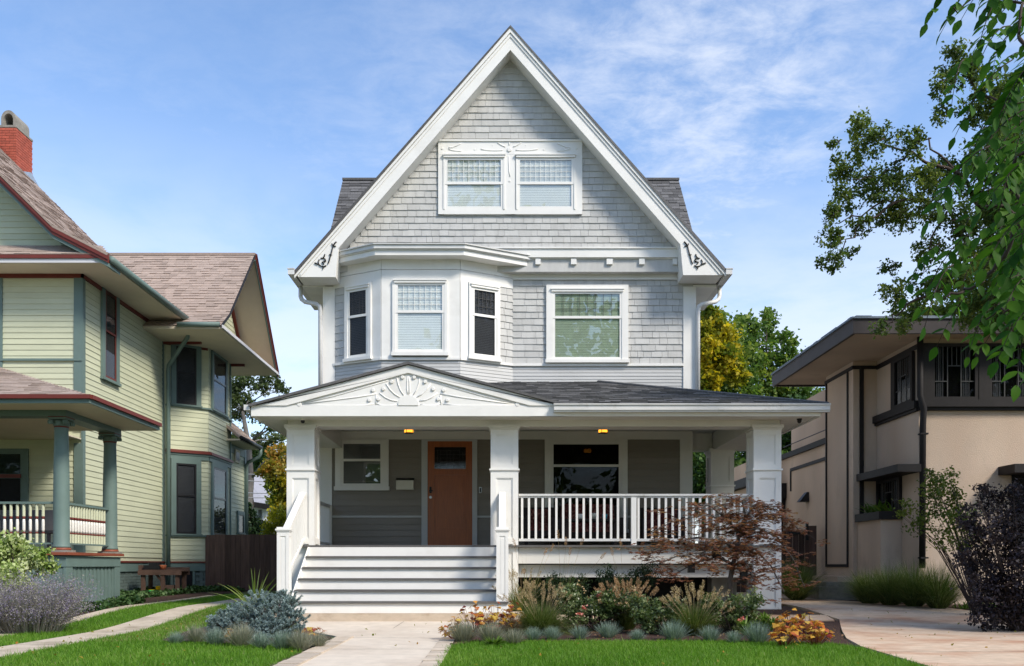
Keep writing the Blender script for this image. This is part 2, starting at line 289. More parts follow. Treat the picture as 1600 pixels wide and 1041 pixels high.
class MB:
    def __init__(s, fr=WF): s.v = []; s.f = []; s.var = []; s.fr = fr; s.smooth = False
    def add(s, vs, fs, var=None):
        b = len(s.v); s.v += [tuple(p) for p in vs]; s.f += [tuple(i+b for i in f) for f in fs]
        r = random.random() if var is None else var
        s.var += [r]*len(fs); return s
    def box(s, u0, u1, d0, d1, z0, z1, fr=None, var=None):
        f = fr or s.fr
        vs = [f(u, d, z) for z in (z0, z1) for d in (d0, d1) for u in (u0, u1)]
        return s.add(vs, [(0, 2, 3, 1), (4, 5, 7, 6), (0, 1, 5, 4), (2, 6, 7, 3), (0, 4, 6, 2), (1, 3, 7, 5)], var)
    def prism(s, poly, d0, d1, fr=None, var=None):
        """poly of (u, z) in the wall plane, extruded from d0 to d1."""
        f = fr or s.fr; n = len(poly)
        vs = [f(u, d0, z) for u, z in poly]+[f(u, d1, z) for u, z in poly]
        return s.add(vs, [tuple(range(n)), tuple(reversed(range(n, 2*n)))]+[(i, i+n, (i+1) % n+n, (i+1) % n) for i in range(n)], var)
    def plan(s, poly, z0, z1, var=None):
        n = len(poly); vs = [(x, y, z0) for x, y in poly]+[(x, y, z1) for x, y in poly]
        return s.add(vs, [tuple(reversed(range(n))), tuple(range(n, 2*n))]+[(i, (i+1) % n, (i+1) % n+n, i+n) for i in range(n)], var)
    def slab(s, poly3, th, var=None):
        """3-D polygon thickened downwards along its normal."""
        P = [Vector(p) for p in poly3]; nrm = Vector((0, 0, 0))
        for i in range(len(P)): nrm += P[i].cross(P[(i+1) % len(P)])
        nrm.normalize()
        if nrm.z < 0: P.reverse(); nrm = -nrm
        n = len(P); vs = P+[p-nrm*th for p in P]
        return s.add(vs, [tuple(range(n)), tuple(reversed(range(n, 2*n)))]+[(i, i+n, (i+1) % n+n, (i+1) % n) for i in range(n)], var)
    def tube(s, pts, rad, n=7, caps=True, var=None):
        P = [Vector(p) for p in pts]; R = rad if hasattr(rad, '__len__') else [rad]*len(P); vs = []; fs = []
        a = None
        for i, p in enumerate(P):
            t = (P[min(i+1, len(P)-1)]-P[max(i-1, 0)]).normalized()
            if a is None: a = t.orthogonal().normalized()
            else:
                a = a-t*a.dot(t)
                a = a.normalized() if a.length > 1e-6 else t.orthogonal().normalized()
            b = t.cross(a)
            for k in range(n):
                q = 2*math.pi*k/n; vs.append(p+(a*math.cos(q)+b*math.sin(q))*R[i])
        for i in range(len(P)-1):
            for k in range(n): fs.append((i*n+k, i*n+(k+1) % n, (i+1)*n+(k+1) % n, (i+1)*n+k))
        if caps: fs += [tuple(reversed(range(n))), tuple(range((len(P)-1)*n, len(P)*n))]
        return s.add(vs, fs, var)
    def lathe(s, c, prof, n=16, var=None):
        vs = [(c[0]+r*math.cos(2*math.pi*k/n), c[1]+r*math.sin(2*math.pi*k/n), c[2]+z) for r, z in prof for k in range(n)]; m = len(prof)
        fs = [(i*n+k, i*n+(k+1) % n, (i+1)*n+(k+1) % n, (i+1)*n+k) for i in range(m-1) for k in range(n)]
        fs += [tuple(reversed(range(n))), tuple(range((m-1)*n, m*n))]
        return s.add(vs, fs, var)
    def build(s, name, m, parent=None, kind=None, label=None, smooth=False):
        me = bpy.data.meshes.new(name); me.from_pydata(s.v, [], s.f); me.materials.append(M[m])
        if len(s.var) == len(me.polygons):
            a = me.attributes.new('var', 'FLOAT', 'FACE'); a.data.foreach_set('value', s.var)
        if smooth or s.smooth: me.polygons.foreach_set('use_smooth', [True]*len(me.polygons))
        o = bpy.data.objects.new(name, me); link(o, parent)
        if kind: o['kind'] = kind
        if label: o['label'] = label
        return o

def np_mesh(name, verts, faces, m, parent=None, var=None, kind=None, smooth=False, label=None):
    """Large meshes from numpy arrays: verts (N,3), faces (K,3|4)."""
    me = bpy.data.meshes.new(name); nv, (nf, k) = len(verts), faces.shape
    me.vertices.add(nv); me.vertices.foreach_set('co', np.ascontiguousarray(verts, dtype=np.float32).ravel())
    me.loops.add(nf*k); me.loops.foreach_set('vertex_index', np.ascontiguousarray(faces, dtype=np.int32).ravel())
    me.polygons.add(nf); me.polygons.foreach_set('loop_start', np.arange(0, nf*k, k, dtype=np.int32))
    me.materials.append(M[m])
    if var is not None:
        a = me.attributes.new('var', 'FLOAT', 'FACE'); a.data.foreach_set('value', np.clip(var, 0, 1).astype(np.float32))
    me.update(calc_edges=True)
    if smooth: me.polygons.foreach_set('use_smooth', np.ones(nf, dtype=bool))
    o = bpy.data.objects.new(name, me); link(o, parent)
    if kind: o['kind'] = kind
    if label: o['label'] = label
    return o

_unit = {}
def unit_mesh(shape, m):
    key = (shape, m)
    if key in _unit: return _unit[key]
    if shape == 'box': vs = [(u, d, z) for z in (0, 1) for d in (0, 1) for u in (0, 1)]
    elif shape == 'board': vs = [(u, (d if z == 0 else d*0.25), z) for z in (0, 1) for d in (0, 1) for u in (0, 1)]
    fs = [(0, 1, 3, 2), (4, 6, 7, 5), (0, 4, 5, 1), (2, 3, 7, 6), (0, 2, 6, 4), (1, 5, 7, 3)]
    me = bpy.data.meshes.new(shape+'_'+m); me.from_pydata(vs, [], fs); me.materials.append(M[m]); _unit[key] = me
    return me
def piece(name, shape, m, parent, fr, u0, u1, d0, d1, z0, z1, label=None):
    """One countable piece (board, shingle, brick, plank): an object of its own sharing one small mesh."""
    o = bpy.data.objects.new(name, unit_mesh(shape, m))
    p = Vector(fr(u0, d0, z0)); X = Vector(fr(u1, d0, z0))-p; D = Vector(fr(u0, d1, z0))-p; Z = Vector((0, 0, z1-z0))
    o.matrix_basis = Matrix.Translation(p) @ Matrix.Rotation(math.atan2(X.y, X.x), 4, 'Z') @ Matrix.Diagonal((X.length, -D.length, z1-z0, 1))
    if label: o['label'] = label
    return link(o, parent)

def siding(parent, m, fr, u0, u1, z0, z1, e, th=0.018, clip=None, name='siding_board', d=0.0):
    n = int(round((z1-z0)/e)); e = (z1-z0)/n
    for i in range(n):
        a, b = (u0, u1) if clip is None else clip(z0+(i+0.5)*e)
        if b-a < 0.05: continue
        piece(name, 'board', m, parent, fr, a, b, d, d+th*random.uniform(0.92, 1.08), z0+i*e+0.001, z0+(i+1)*e+0.012 if i < n-1 else z0+(i+1)*e)

SHINGLES = []
def shingles(fr, u0, u1, z0, z1, e, clip=None, holes=(), th=0.021, wmin=0.11, wmax=0.30):
    n = int(round((z1-z0)/e)); e = (z1-z0)/n
    for i in range(n):
        a, b = (u0, u1) if clip is None else clip(z0+(i+0.5)*e)
        if b-a < 0.04: continue
        u = a
        while u < b-1e-6:
            wd = random.uniform(wmin, wmax)
            if b-(u+wd) < wmin*0.7: wd = b-u
            v = u+wd; za, zb = z0+i*e, z0+(i+1)*e
            if not any(h[0] <= u and v <= h[1] and h[2] <= za and zb <= h[3] for h in holes):
                SHINGLES.append((fr, u+0.0030, v-0.0030, za+random.uniform(-0.003, 0.003), min(zb+0.012, z1), th*random.uniform(0.85, 1.15)))
            u = v

def in_poly(p, poly):
    x, y = p; r = False; n = len(poly)
    for i in range(n):
        (x1, y1), (x2, y2) = poly[i], poly[(i+1) % n]
        if (y1 > y) != (y2 > y) and x < (x2-x1)*(y-y1)/(y2-y1)+x1: r = not r
    return r
def roof_tabs(parent, m, poly3, e=0.14, wd=0.30, th=0.010, name='shingle_course', lift=0.0):
    """Asphalt shingles laid course by course on a roof plane; poly3 starts with the two eave corners."""
    P = [Vector(p) for p in poly3]; nrm = Vector((0, 0, 0))
    for i in range(len(P)): nrm += P[i].cross(P[(i+1) % len(P)])
    nrm.normalize()
    if nrm.z < 0: nrm = -nrm
    U = (P[1]-P[0]).normalized(); V = nrm.cross(U)
    if sum((p-P[0]).dot(V) for p in P) < 0: V = -V
    q = [((p-P[0]).dot(U), (p-P[0]).dot(V)) for p in P]
    vmax = max(b for a, b in q); mb = MB(); row = 0; v = 0.0
    while v < vmax-0.02:
        vm = min(v+e*0.5, vmax-0.005); xs = []
        for i in range(len(q)):
            (a1, b1), (a2, b2) = q[i], q[(i+1) % len(q)]
            if (b1 > vm) != (b2 > vm): xs.append(a1+(a2-a1)*(vm-b1)/(b2-b1))
        xs.sort()
        for k in range(0, len(xs)-1, 2):
            a, b = xs[k], xs[k+1]; u = a-random.uniform(0, wd)
            while u < b:
                w_ = wd*random.uniform(0.6, 1.25); u0, u1 = max(u, a), min(u+w_-0.006, b)
                if u1-u0 > 0.02:
                    t = th*random.choice((0.55, 1.0, 1.55)); v1 = min(v+e*1.08, vmax); r = random.random()
                    o = P[0]; pts = []
                    for vv, hh in ((v, t), (v1, 0.002)):
                        for uu in (u0, u1): pts.append(o+U*uu+V*vv+nrm*(hh+lift))
                    lowp = [o+U*uu+V*v+nrm*lift for uu in (u0, u1)]
                    mb.add([*pts, *lowp], [(0, 1, 3, 2), (4, 5, 1, 0), (0, 2, 4), (1, 5, 3)], r)
                u += w_
        v += e; row += 1
    o = mb.build(name, m, parent, kind='stuff'); return o

def window(root, fr, u0, u1, z0, z1, cas=0.11, head=0.11, sill=0.05, sash=0.045, split=0.5, trim='white_paint', sashm=None,
           g='glass', blinds=None, back='dark_room', bars=None, cap=True, d=0.0, upper_blind=True, bar_mat='lead', single=False, rail=0.05, name='window', blind_to=0.0):
    """Casing is the part; sash, panes, blind, glazing bars, sill are its sub-parts."""
    sashm = sashm or trim
    iu0, iu1, iz0, iz1 = u0+cas, u1-cas, z0+sill, z1-head
    mb = MB(fr)
    mb.box(u0, iu0, d+0.02, d+0.066, z0, z1); mb.box(iu1, u1, d+0.02, d+0.066, z0, z1); mb.box(iu0, iu1, d+0.02, d+0.066, iz1, z1)
    W = mb.build(name, trim, root)
    if sill > 0.01:
        MB(fr).box(u0-0.02, u1+0.02, d+0.0, d+0.1, z0-0.012, iz0).build('sill', trim, W)
    if cap:
        MB(fr).box(iu0-0.03, iu1+0.03, d+0.02, d+0.088, iz1-0.01, iz1+0.035).box(iu0-0.045, iu1+0.045, d+0.02, d+0.102, iz1+0.035, iz1+0.06).build('head_moulding', trim, W)
        iz1 -= 0.012
    MB(fr).box(iu0, iu1, d+0.019, d+0.024, iz0, iz1).build('room', back, W)  # flat panel, the darkness of an unlit room put into its colour
    zm = iz0+(iz1-iz0)*split
    def sash_of(a, b, nm, dd):
        s = MB(fr); s.box(iu0, iu0+sash, dd, dd+0.018, a, b); s.box(iu1-sash, iu1, dd, dd+0.018, a, b)
        lo = sash*1.25 if nm == 'lower_sash' else rail
        s.box(iu0+sash, iu1-sash, dd, dd+0.018, a, a+lo); s.box(iu0+sash, iu1-sash, dd, dd+0.018, b-(sash*0.9 if nm == 'upper_sash' or single else rail*0.6), b)
        s.build(nm, sashm, W)
        MB(fr).box(iu0+sash, iu1-sash, dd+0.005, dd+0.009, a+lo, b-sash*0.5).build('pane', g, W)
    if single: sash_of(iz0, iz1, 'lower_sash', d+0.034)
    else:
        sash_of(iz0, zm+rail*0.3, 'lower_sash', d+0.033); sash_of(zm-rail*0.3, iz1, 'upper_sash', d+0.042)
    if blinds:
        bm = MB(fr); z = iz0+0.02+blind_to*(iz1-iz0); top = iz1-0.02 if upper_blind else zm
        while z < top:
            a = d+0.0245; vs = [fr(iu0+sash, a+0.0055, z), fr(iu1-sash, a+0.0055, z), fr(iu1-sash, a+0.001, z+0.031), fr(iu0+sash, a+0.001, z+0.031)]
            bm.add(vs, [(0, 1, 2, 3)]); z += 0.034
        bm.build('blind', blinds, W, kind='stuff')
    if bars:
        nu, nz = bars; b = MB(fr); a, c = zm+rail*0.6, iz1-sash; h = 0.0035
        for i in range(1, nu):
            u = iu0+sash+(iu1-iu0-2*sash)*i/nu; b.box(u-h, u+h, d+0.0465, d+0.054, a, c)
        for j in range(1, nz):
            zz = a+(c-a)*j/nz; b.box(iu0+sash, iu1-sash, d+0.0465, d+0.055, zz-h, zz+h)
        b.build('glazing_bars', bar_mat, W)
    return W

def bent(pts, rad, amp, k=5):
    # a limb drawn as a smooth, slightly wandering curve through its points
    P = [Vector(p) for p in pts]; Q = [P[0]*2-P[1]]+P+[P[-1]*2-P[-2]]; out = []; rr = []
    for i in range(len(P)-1):
        p0, p1, p2, p3 = Q[i:i+4]
        for j in range(k):
            t = j/k; q = ((p1*2)+(p2-p0)*t+(p0*2-p1*5+p2*4-p3)*t*t+(p1*3-p0-p2*3+p3)*t*t*t)*0.5
            if i+j: q = q+Vector((random.gauss(0, amp), random.gauss(0, amp), random.gauss(0, amp)))
            out.append(q); rr.append(rad[i]+(rad[i+1]-rad[i])*t)
    return out+[P[-1]], rr+[rad[-1]]
def elbow(name, pts, r, m, parent): return MB().tube(pts, r, 8).build(name, m, parent, smooth=True)

# ------------------------------------------------------------------ ground, paths, driveway (the setting)
def sheet(name, poly, m, dz, kind='structure', step=0.5, th=None):
    """A paved or planted area: polygon cut into strips along y so that it follows the ground."""
    ys = sorted(set([p[1] for p in poly]+list(np.arange(min(p[1] for p in poly), max(p[1] for p in poly), step))))
    mb = MB()
    for y0, y1 in zip(ys[:-1], ys[1:]):
        if y1-y0 < 1e-4: continue
        def xs(y):
            r = []
            for i in range(len(poly)):
                (xa, ya), (xb, yb) = poly[i], poly[(i+1) % len(poly)]
                if (yb > y) != (ya > y): r.append(xa+(xb-xa)*(y-ya)/(yb-ya))
            return sorted(r)
        a, b = xs(y0+1e-5), xs(y1-1e-5)
        for k in range(0, min(len(a), len(b))-1, 2):
            za, zb = ground_z(y0)+dz, ground_z(y1)+dz
            mb.add([(a[k], y0, za), (a[k+1], y0, za), (b[k+1], y1, zb), (b[k], y1, zb)], [(0, 1, 2, 3)])
            if th:
                mb.add([(a[k], y0, za), (b[k], y1, zb), (b[k], y1, zb-th), (a[k], y0, za-th)], [(0, 1, 2, 3)])
                mb.add([(a[k+1], y0, za), (b[k+1], y1, zb), (b[k+1], y1, zb-th), (a[k+1], y0, za-th)], [(3, 2, 1, 0)])
    return mb.build(name, m, None, kind=kind)
def make_ground():
    xs = [-900, -300, -100, -40, -20, -12, -8, -4, 0, 4, 8, 12, 20, 40, 100, 300, 900]
    ys = [-400, -100, -30, -10, 0, 6, 9, 11, 12, 12.5]+[13+0.25*i for i in range(18)]+[18, 19, 20, 21, 22, 23, 24, 26, 30, 40, 60, 100, 200, 500, 1500]
    V = [(x, y, ground_z(y)-0.01) for y in ys for x in xs]; n = len(xs)
    Fc = [(j*n+i, j*n+i+1, (j+1)*n+i+1, (j+1)*n+i) for j in range(len(ys)-1) for i in range(n-1)]
    MB().add(V, Fc).build('ground', 'far_ground', None, kind='structure')
make_ground()
LAWN_R = [(-0.58, 4.5), (3.7, 4.5), (3.93, 8.5), (4.08, 10.2), (3.9, 10.75), (2.6, 11.05), (0.8, 11.1), (-0.3, 11.0), (-0.62, 10.4)]
LAWN_L = [(-5.12, 4.5), (-2.12, 4.5), (-2.2, 9.9), (-2.5, 10.45), (-3.3, 10.75), (-4.25, 11.1), (-4.45, 12.6), (-4.2, 15.2), (-4.0, 17.5), (-4.05, 21), (-5.2, 21), (-5.2, 14)]
LAWN_M = [(-6.72, 4.5), (-5.82, 4.5), (-5.8, 14), (-5.75, 21), (-6.6, 21)]
BED_R = [(-0.62, 10.4), (-0.3, 11.0), (0.8, 11.1), (2.6, 11.05), (3.9, 10.75), (4.1, 10.45), (4.35, 11.4), (4.75, 12.6), (5.25, 13.9), (5.15, 15.4), (5.0, 18.4), (0.2, 18.4), (0.14, 14.0), (0.2, 13.9), (-0.65, 12.4)]
BED_L = [(-2.2, 9.9), (-2.2, 11.6), (-2.6, 12.3), (-3.15, 12.9), (-3.45, 13.95), (-3.6, 14.0), (-3.75, 17.5), (-4.0, 17.5), (-4.2, 15.2), (-4.45, 12.6), (-4.25, 11.1), (-3.3, 10.75), (-2.5, 10.45)]
sheet('lawn', LAWN_R, 'soil_grass', 0.0); sheet('lawn', LAWN_L, 'soil_grass', 0.0); sheet('lawn', LAWN_M, 'soil_grass', 0.0)
sheet('planting_bed', BED_R, 'mulch', 0.024, step=0.25); sheet('planting_bed', BED_L, 'mulch', 0.024, step=0.25)
sheet('planting_bed', [(-9.3, 4.5), (-7.05, 4.5), (-7.05, 14), (-6.9, 17.5), (-6.8, 26), (-9.3, 26)], 'mulch', 0.008)
sheet('planting_bed', [(8.4, 6), (16, 6), (16, 17.2), (7.8, 17.2), (7.4, 20), (6.6, 20.3), (6.6, 19.4), (7.2, 17.4), (8.25, 14.3), (8.5, 12)], 'mulch', 0.016)
DRIVE = [(3.7, 2), (9.2, 2), (8.9, 10), (8.5, 12), (8.25, 14.3), (7.75, 16), (7.2, 17.4), (6.75, 19.2), (6.7, 24), (5.3, 24), (5.25, 18.2), (5.28, 15.4), (5.3, 14.1), (4.78, 12.6), (4.38, 11.4), (4.12, 10.3), (3.95, 8.5)]
sheet('driveway', DRIVE, 'drive_concrete', 0.03, th=0.12)
for jy in (9.6, 13.2, 16.6):      # tooled joints across the driveway, dark recessed strips
    xa = np.interp(jy, [8.5, 11.4, 12.6, 14.1, 15.4, 18.2], [3.95, 4.38, 4.78, 5.3, 5.28, 5.25]); xb = np.interp(jy, [2, 10, 12, 14.3, 16, 17.4], [9.2, 8.9, 8.5, 8.25, 7.75, 7.2])
    j = sheet('driveway_joint', [(xa+0.02, jy), (xb-0.02, jy+0.05), (xb-0.02, jy+0.062), (xa+0.02, jy+0.012)], 'joint', 0.034, step=9)
sheet('garden_path', [(0.2, 13.95), (5.15, 13.9), (5.25, 14.55), (0.2, 14.6)], 'drive_concrete', 0.045, th=0.06)
RIB = [(-5.78, 2), (-5.12, 2), (-5.2, 14), (-5.2, 21), (-5.75, 21), (-5.8, 14)]
sheet('driveway_strip', RIB, 'ribbon_concrete', 0.018, th=0.05)
sheet('driveway_strip', [(-7.02, 2), (-6.74, 2), (-6.62, 21), (-6.9, 21)], 'ribbon_concrete', 0.014, th=0.05)
for jy in (8.7, 10.6, 12.5, 14.4): sheet('strip_joint', [(-5.77, jy), (-5.16, jy+0.03), (-5.16, jy+0.045), (-5.77, jy+0.012)], 'joint', 0.022, step=9)
walk = sheet('front_walk', [(-1.9, 2), (-0.76, 2), (-0.80, 11.55), (-0.62, 12.2), (-0.3, 13.98), (-3.2, 13.98), (-2.7, 12.7), (-2.05, 11.7), (-1.95, 11.55)], 'concrete', 0.012, th=0.08)
for a, b in (((-1.94, 10.05), (-0.8, 10.08)), ((-2.03, 11.66), (-0.78, 11.58)), ((-1.9, 8.1), (-0.76, 8.1)), ):
    sheet('walk_joint', [a, b, (b[0], b[1]+0.012), (a[0], a[1]+0.012)], 'joint', 0.0165, step=9)
sheet('walk_joint', [(-1.60, 13.1), (-1.594, 13.1), (-1.53, 13.97), (-1.537, 13.97)], 'joint', 0.0165, step=9)
def paver_border():
    for side in (0, 1):
        y = 5.2
        while y < 11.7:
            L = random.uniform(0.20, 0.30)
            x0, x1 = (-2.135, -1.925) if side == 0 else (-0.775, -0.585)
            yy = y
            if side == 0: x0 -= 0.02*(yy-9)*0.5; x1 -= 0.02*(yy-9)*0.5
            else: x0 -= 0.006*(yy-9); x1 -= 0.006*(yy-9)
            if yy < 11.45 or side == 0:
                o = piece('paver', 'box', 'paver', walk, Frame((0, 0), dr=(1, 0)), x0, x1, -(y+L-0.012), -y, -0.05, 0.028+random.uniform(-0.006, 0.004))
            y += L
paver_border()
sheet('paver_bedding', [(-2.2, 5), (-1.90, 5), (-1.93, 11.7), (-2.24, 11.7)], 'joint', 0.004); sheet('paver_bedding', [(-0.79, 5), (-0.56, 5), (-0.58, 11.5), (-0.82, 11.5)], 'joint', 0.004)

# ------------------------------------------------------------------ the grey house
YW, YG, YB, YBAY, YP, YF, FLOOR = 18.5, 18.3, 17.93, 17.95, 15.53, 15.05, 1.303
house = thing('grey_house', (0.15, 18.5, 0.1), 'tall grey shingled house with white trim, steep front gable and wide front porch', 'house')
FW = Frame((0, YW), dr=(1, 0)); FG = Frame((0, YG), dr=(1, 0)); FB = Frame((0, YBAY), dr=(1, 0))
BAYP = [(-3.48, YW), (-2.42, YBAY), (-0.85, YBAY), (0.21, YW)]
FBL = Frame(BAYP[0], BAYP[1]); FBR = Frame(BAYP[2], BAYP[3])
def fw(px, py, Y=YW): return wx(px, Y), wz(py, Y)

# body
mb = MB(); mb.box(-3.66, 3.94, YW+0.002, 30, 4.2, 6.95); mb.box(-3.72, 3.9, YW+0.002, 30, 0.0, 4.2)
mb.plan([(BAYP[0][0]+0.02, YW+0.01), (BAYP[1][0]+0.004, YBAY+0.003), (BAYP[2][0]-0.004, YBAY+0.003), (BAYP[3][0]-0.02, YW+0.01)], 3.9, 7.12)
body = mb.build('main_wall', 'grey_siding', house)
GAP = (0.16, 11.35)     # gable wall apex
gl_l = fw(540, 388, YG)
mb = MB(); mb.prism([(-3.55, 6.95), (3.9, 6.95), (0.16, 11.42)], YG+0.002, 30); gwall = mb.build('gable_wall', 'grey_shingle', house)

# roofs
mb = MB(); a = [(797.5, 41.5), (457.5, 427.5), (461, 430.5), (797.5, 45)]; b = [(797.5, 41.5), (797.5, 45), (1134, 428), (1137, 425)]
for q in (a, b): mb.prism([fw(x, y, YB) for x, y in q], YB-0.05, 30)
mb.build('main_roof', 'roof_grey', house)
# cross gable behind: front and back slopes, end walls, ridge cap
rz, ry = 10.85, 23.0
cg = MB()
for sg in (1,):
    cg.slab([(-4.09, 20.1, 7.51), (4.52, 20.1, 7.51), (4.52, ry, rz), (-4.09, ry, rz)], 0.06)
    cg.slab([(4.52, 25.9, 7.51), (-4.09, 25.9, 7.51), (-4.09, ry, rz), (4.52, ry, rz)], 0.06)
cgo = cg.build('cross_gable_roof', 'roof_grey', house)
roof_tabs(cgo, 'roof_grey', [(-4.09, 20.1, 7.51), (4.52, 20.1, 7.51), (4.52, ry, rz), (-4.09, ry, rz)], 0.145, 0.26, 0.014)
MB().box(-4.1, 4.53, ry-0.07, ry+0.07, rz-0.03, rz+0.025).build('ridge_cap', 'roof_grey', cgo)
mb = MB()
for X in (-3.75, 4.1):
    mb.add([(X, 20.6, 6.9), (X, 25.4, 6.9), (X, 25.4, 7.9), (X, ry, 10.7), (X, 20.6, 7.9), (X+0.1, 20.6, 6.9), (X+0.1, 25.4, 6.9), (X+0.1, 25.4, 7.9), (X+0.1, ry, 10.7), (X+0.1, 20.6, 7.9)],
           [(0, 1, 2, 3, 4), (9, 8, 7, 6, 5), (0, 4, 9, 5), (2, 1, 6, 7)])
mb.build('cross_gable_wall', 'grey_siding', house)

# barge boards, returns, soffits, mouldings
LB = [(797.5, 44), (460.5, 427.5), (467, 433), (524.3, 433), (528.6, 388), (797.5, 78)]
RB = [(797.5, 44), (797.5, 78), (1063, 382), (1067.4, 430), (1128, 430), (1134, 425)]
for q, cut in ((LB, [(460.5, 427.5), (467, 433), (524.3, 433), (528.6, 388), (498, 385)]), (RB, [(1063, 382), (1067.4, 430), (1128, 430), (1134, 425), (1097, 384)])):
    bo = MB().prism([fw(x, y, YB) for x, y in q], YB, YB+0.05).build('barge_board', 'white_paint', house)
    MB().prism([fw(x, y, YB) for x, y in cut], YB+0.052, YW-0.002).build('eave_return', 'white_paint', bo)
def strip(pa, pb, w_, d0, d1, mbx):     # moulding along the rake, hanging w_ px below the line pa-pb
    mbx.prism([fw(pa[0], pa[1], YB), fw(pb[0], pb[1], YB), fw(pb[0], pb[1]+w_, YB), fw(pa[0], pa[1]+w_, YB)], d0, d1)
for pb in ((460.5, 427.5), (1134, 425)):
    m_ = MB(); strip((797.5, 44), pb, 8, YB-0.035, YB-0.001, m_); strip((797.5, 53), (pb[0]+(9 if pb[0] < 800 else -9), pb[1]), 5, YB-0.016, YB-0.001, m_)
    m_.build('rake_moulding', 'white_paint', house)
for p0, p1 in (((797.5, 78), (528.6, 388)), ((797.5, 78), (1063, 382))):
    MB().prism([fw(p0[0], p0[1]-0.2, YB), fw(p1[0], p1[1]-0.2, YB), fw(p1[0], p1[1]-6, YB), fw(p0[0], p0[1]-6, YB)], YB+0.052, YG+0.03).build('rake_soffit', 'white_paint', house)
# side eaves with gutters and bent downspouts
for sg in (-1, 1):
    xo, xi = (-4.13, -3.66) if sg < 0 else (4.42, 3.94)
    MB().box(min(xo, xi), max(xo, xi), YW, 20.5, 6.70, 6.75).build('eave_soffit', 'white_paint', house)
    xa, xb = (-4.28, -4.15) if sg < 0 else (4.46, 4.59)
    gb = MB(); gb.box(xa, xb, YB-0.06, 20.4, 6.76, 6.865); gb.box(xa-0.012 if sg < 0 else xa, xb if sg < 0 else xb+0.012, YB-0.07, 20.4, 6.865, 6.885); gb.build('gutter', 'gutter_white', house)
    X0, X1 = (-4.2, -3.74) if sg < 0 else (4.52, 4.02)
    elbow('downspout', [(X0, 18.65, 6.78), (X0, 18.65, 6.55), (X0-0.03*sg, 18.62, 6.48), (X0-sg*0.10, 18.58, 6.42), (X1+0.09*sg, 18.44, 6.33), (X1+0.02*sg, 18.42, 6.28), (X1, 18.42, 6.18), (X1, 18.42, 4.0)], 0.045, 'gutter_white', house)
# corner boards
MB(FW).box(3.73, 3.99, 0.0, 0.035, 4.2, 6.7).build('corner_board', 'white_paint', house)
MB(FW).box(-3.70, -3.455, 0.0, 0.035, 4.2, 6.7).build('corner_board', 'white_paint', house)
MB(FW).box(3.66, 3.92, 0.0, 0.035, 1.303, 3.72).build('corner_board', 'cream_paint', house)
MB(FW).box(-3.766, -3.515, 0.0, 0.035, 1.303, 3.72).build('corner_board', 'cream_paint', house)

# gable: shingles, window frame with carved header
def gclip(z):
    h = (z-6.95)/(11.42-6.95); return (-3.55+h*3.71, 3.9-h*3.74)
gw = [*FG.px(685, 336.5), *FG.px(909.4, 221.4)]
gz0 = FG.px(0, 388)[1]
shingles(FG, 0, 0, gz0-0.02, 11.25, 0.131, clip=lambda z: gclip(z), holes=[(gw[0], gw[2], gw[1], gw[3])])
u0, z0, u1, z1 = gw
gwin = MB(FG).box(u0, u1, 0.018, 0.052, FG.px(0, 243)[1], z1)
for a, b in ((685, 699-5), (782+7, 811.4-6), (894+5, 909.4)): gwin.box(FG.px(a, 0)[0], FG.px(b, 0)[0], 0.018, 0.05, z0, FG.px(0, 243)[1]-0.001)
gwin.box(u0, u1, 0.018, 0.056, z0, FG.px(0, 329)[1])
gwin.box(u0-0.015, u1+0.015, 0.052, 0.075, z1-0.02, z1+0.012)
gframe = gwin.build('window_frame', 'white_paint', house)
for a, b, gg in ((693, 789, 'glass_bright'), (806, 899, 'glass')):
    ua, ub = FG.px(a, 0)[0], FG.px(b, 0)[0]
    window(house, FG, ua, ub, FG.px(0, 329)[1], FG.px(0, 244)[1], cas=0.035, head=0.05, sill=0.0, sash=0.05, split=0.5, g=gg, blinds='blind', back='room_grey', bars=(10, 4), bar_mat='white_paint')
# carved scrolls and dots on the header, mirrored about the middle
def ornament(fr, pts, r, d, name='carving', m='white_paint', parent=None):
    return MB().tube([fr(*((lambda q: (q[0], d, q[1]))(fr.px(x, y)))) for x, y in pts], r, 6).build(name, m, parent, smooth=True)
def crv(p0, p1, bow, n=7):
    out = []
    for i in range(n+1):
        t = i/n; x = p0[0]+(p1[0]-p0[0])*t; y = p0[1]+(p1[1]-p0[1])*t+bow*4*t*(1-t); out.append((x, y))
    return out
def dot(fr, x, y, rpx, d, parent, m='white_paint'):
    u, z = fr.px(x, y); r = rpx/76.0; n = 14; mbx = MB()
    c = [fr(u+r*math.cos(2*math.pi*k/n), d, z+r*math.sin(2*math.pi*k/n)) for k in range(n)]; e = [fr(u+r*0.75*math.cos(2*math.pi*k/n), d+r*0.4, z+r*0.75*math.sin(2*math.pi*k/n)) for k in range(n)]
    mbx.add(c+e, [(k, (k+1) % n, n+(k+1) % n, n+k) for k in range(n)]+[tuple(range(n, 2*n))]); return mbx.build('boss', m, parent)
gm = 795.8
for s in (-1, 1):
    f = lambda x: gm+s*(gm-x)*-1 if s > 0 else x      # noqa: E731
    f = (lambda x: x) if s < 0 else (lambda x: 2*gm-x)
    for p0, p1, bow in (((701, 233), (721, 226), 1.2), ((701, 235), (721, 238), 1.0), ((751.5, 235), (785.5, 236.5), 1.4), ((777.5, 225), (789.5, 231.5), 0.6), ((702, 232.4), (708, 232.4), 0)):
        ornament(FG, [(f(x), y) for x, y in crv(p0, p1, bow)], 0.0095, 0.055, parent=gframe)
    for x, y, r in ((691.5, 234, 2.2), (742, 235.5, 1.7), (770, 229, 1.3), (788, 224.3, 1.2)): dot(FG, f(x), y, r, 0.05, gframe)
dot(FG, gm, 236, 3.9, 0.05, gframe); dot(FG, 796.5, 284.7, 1.7, 0.051, gframe)
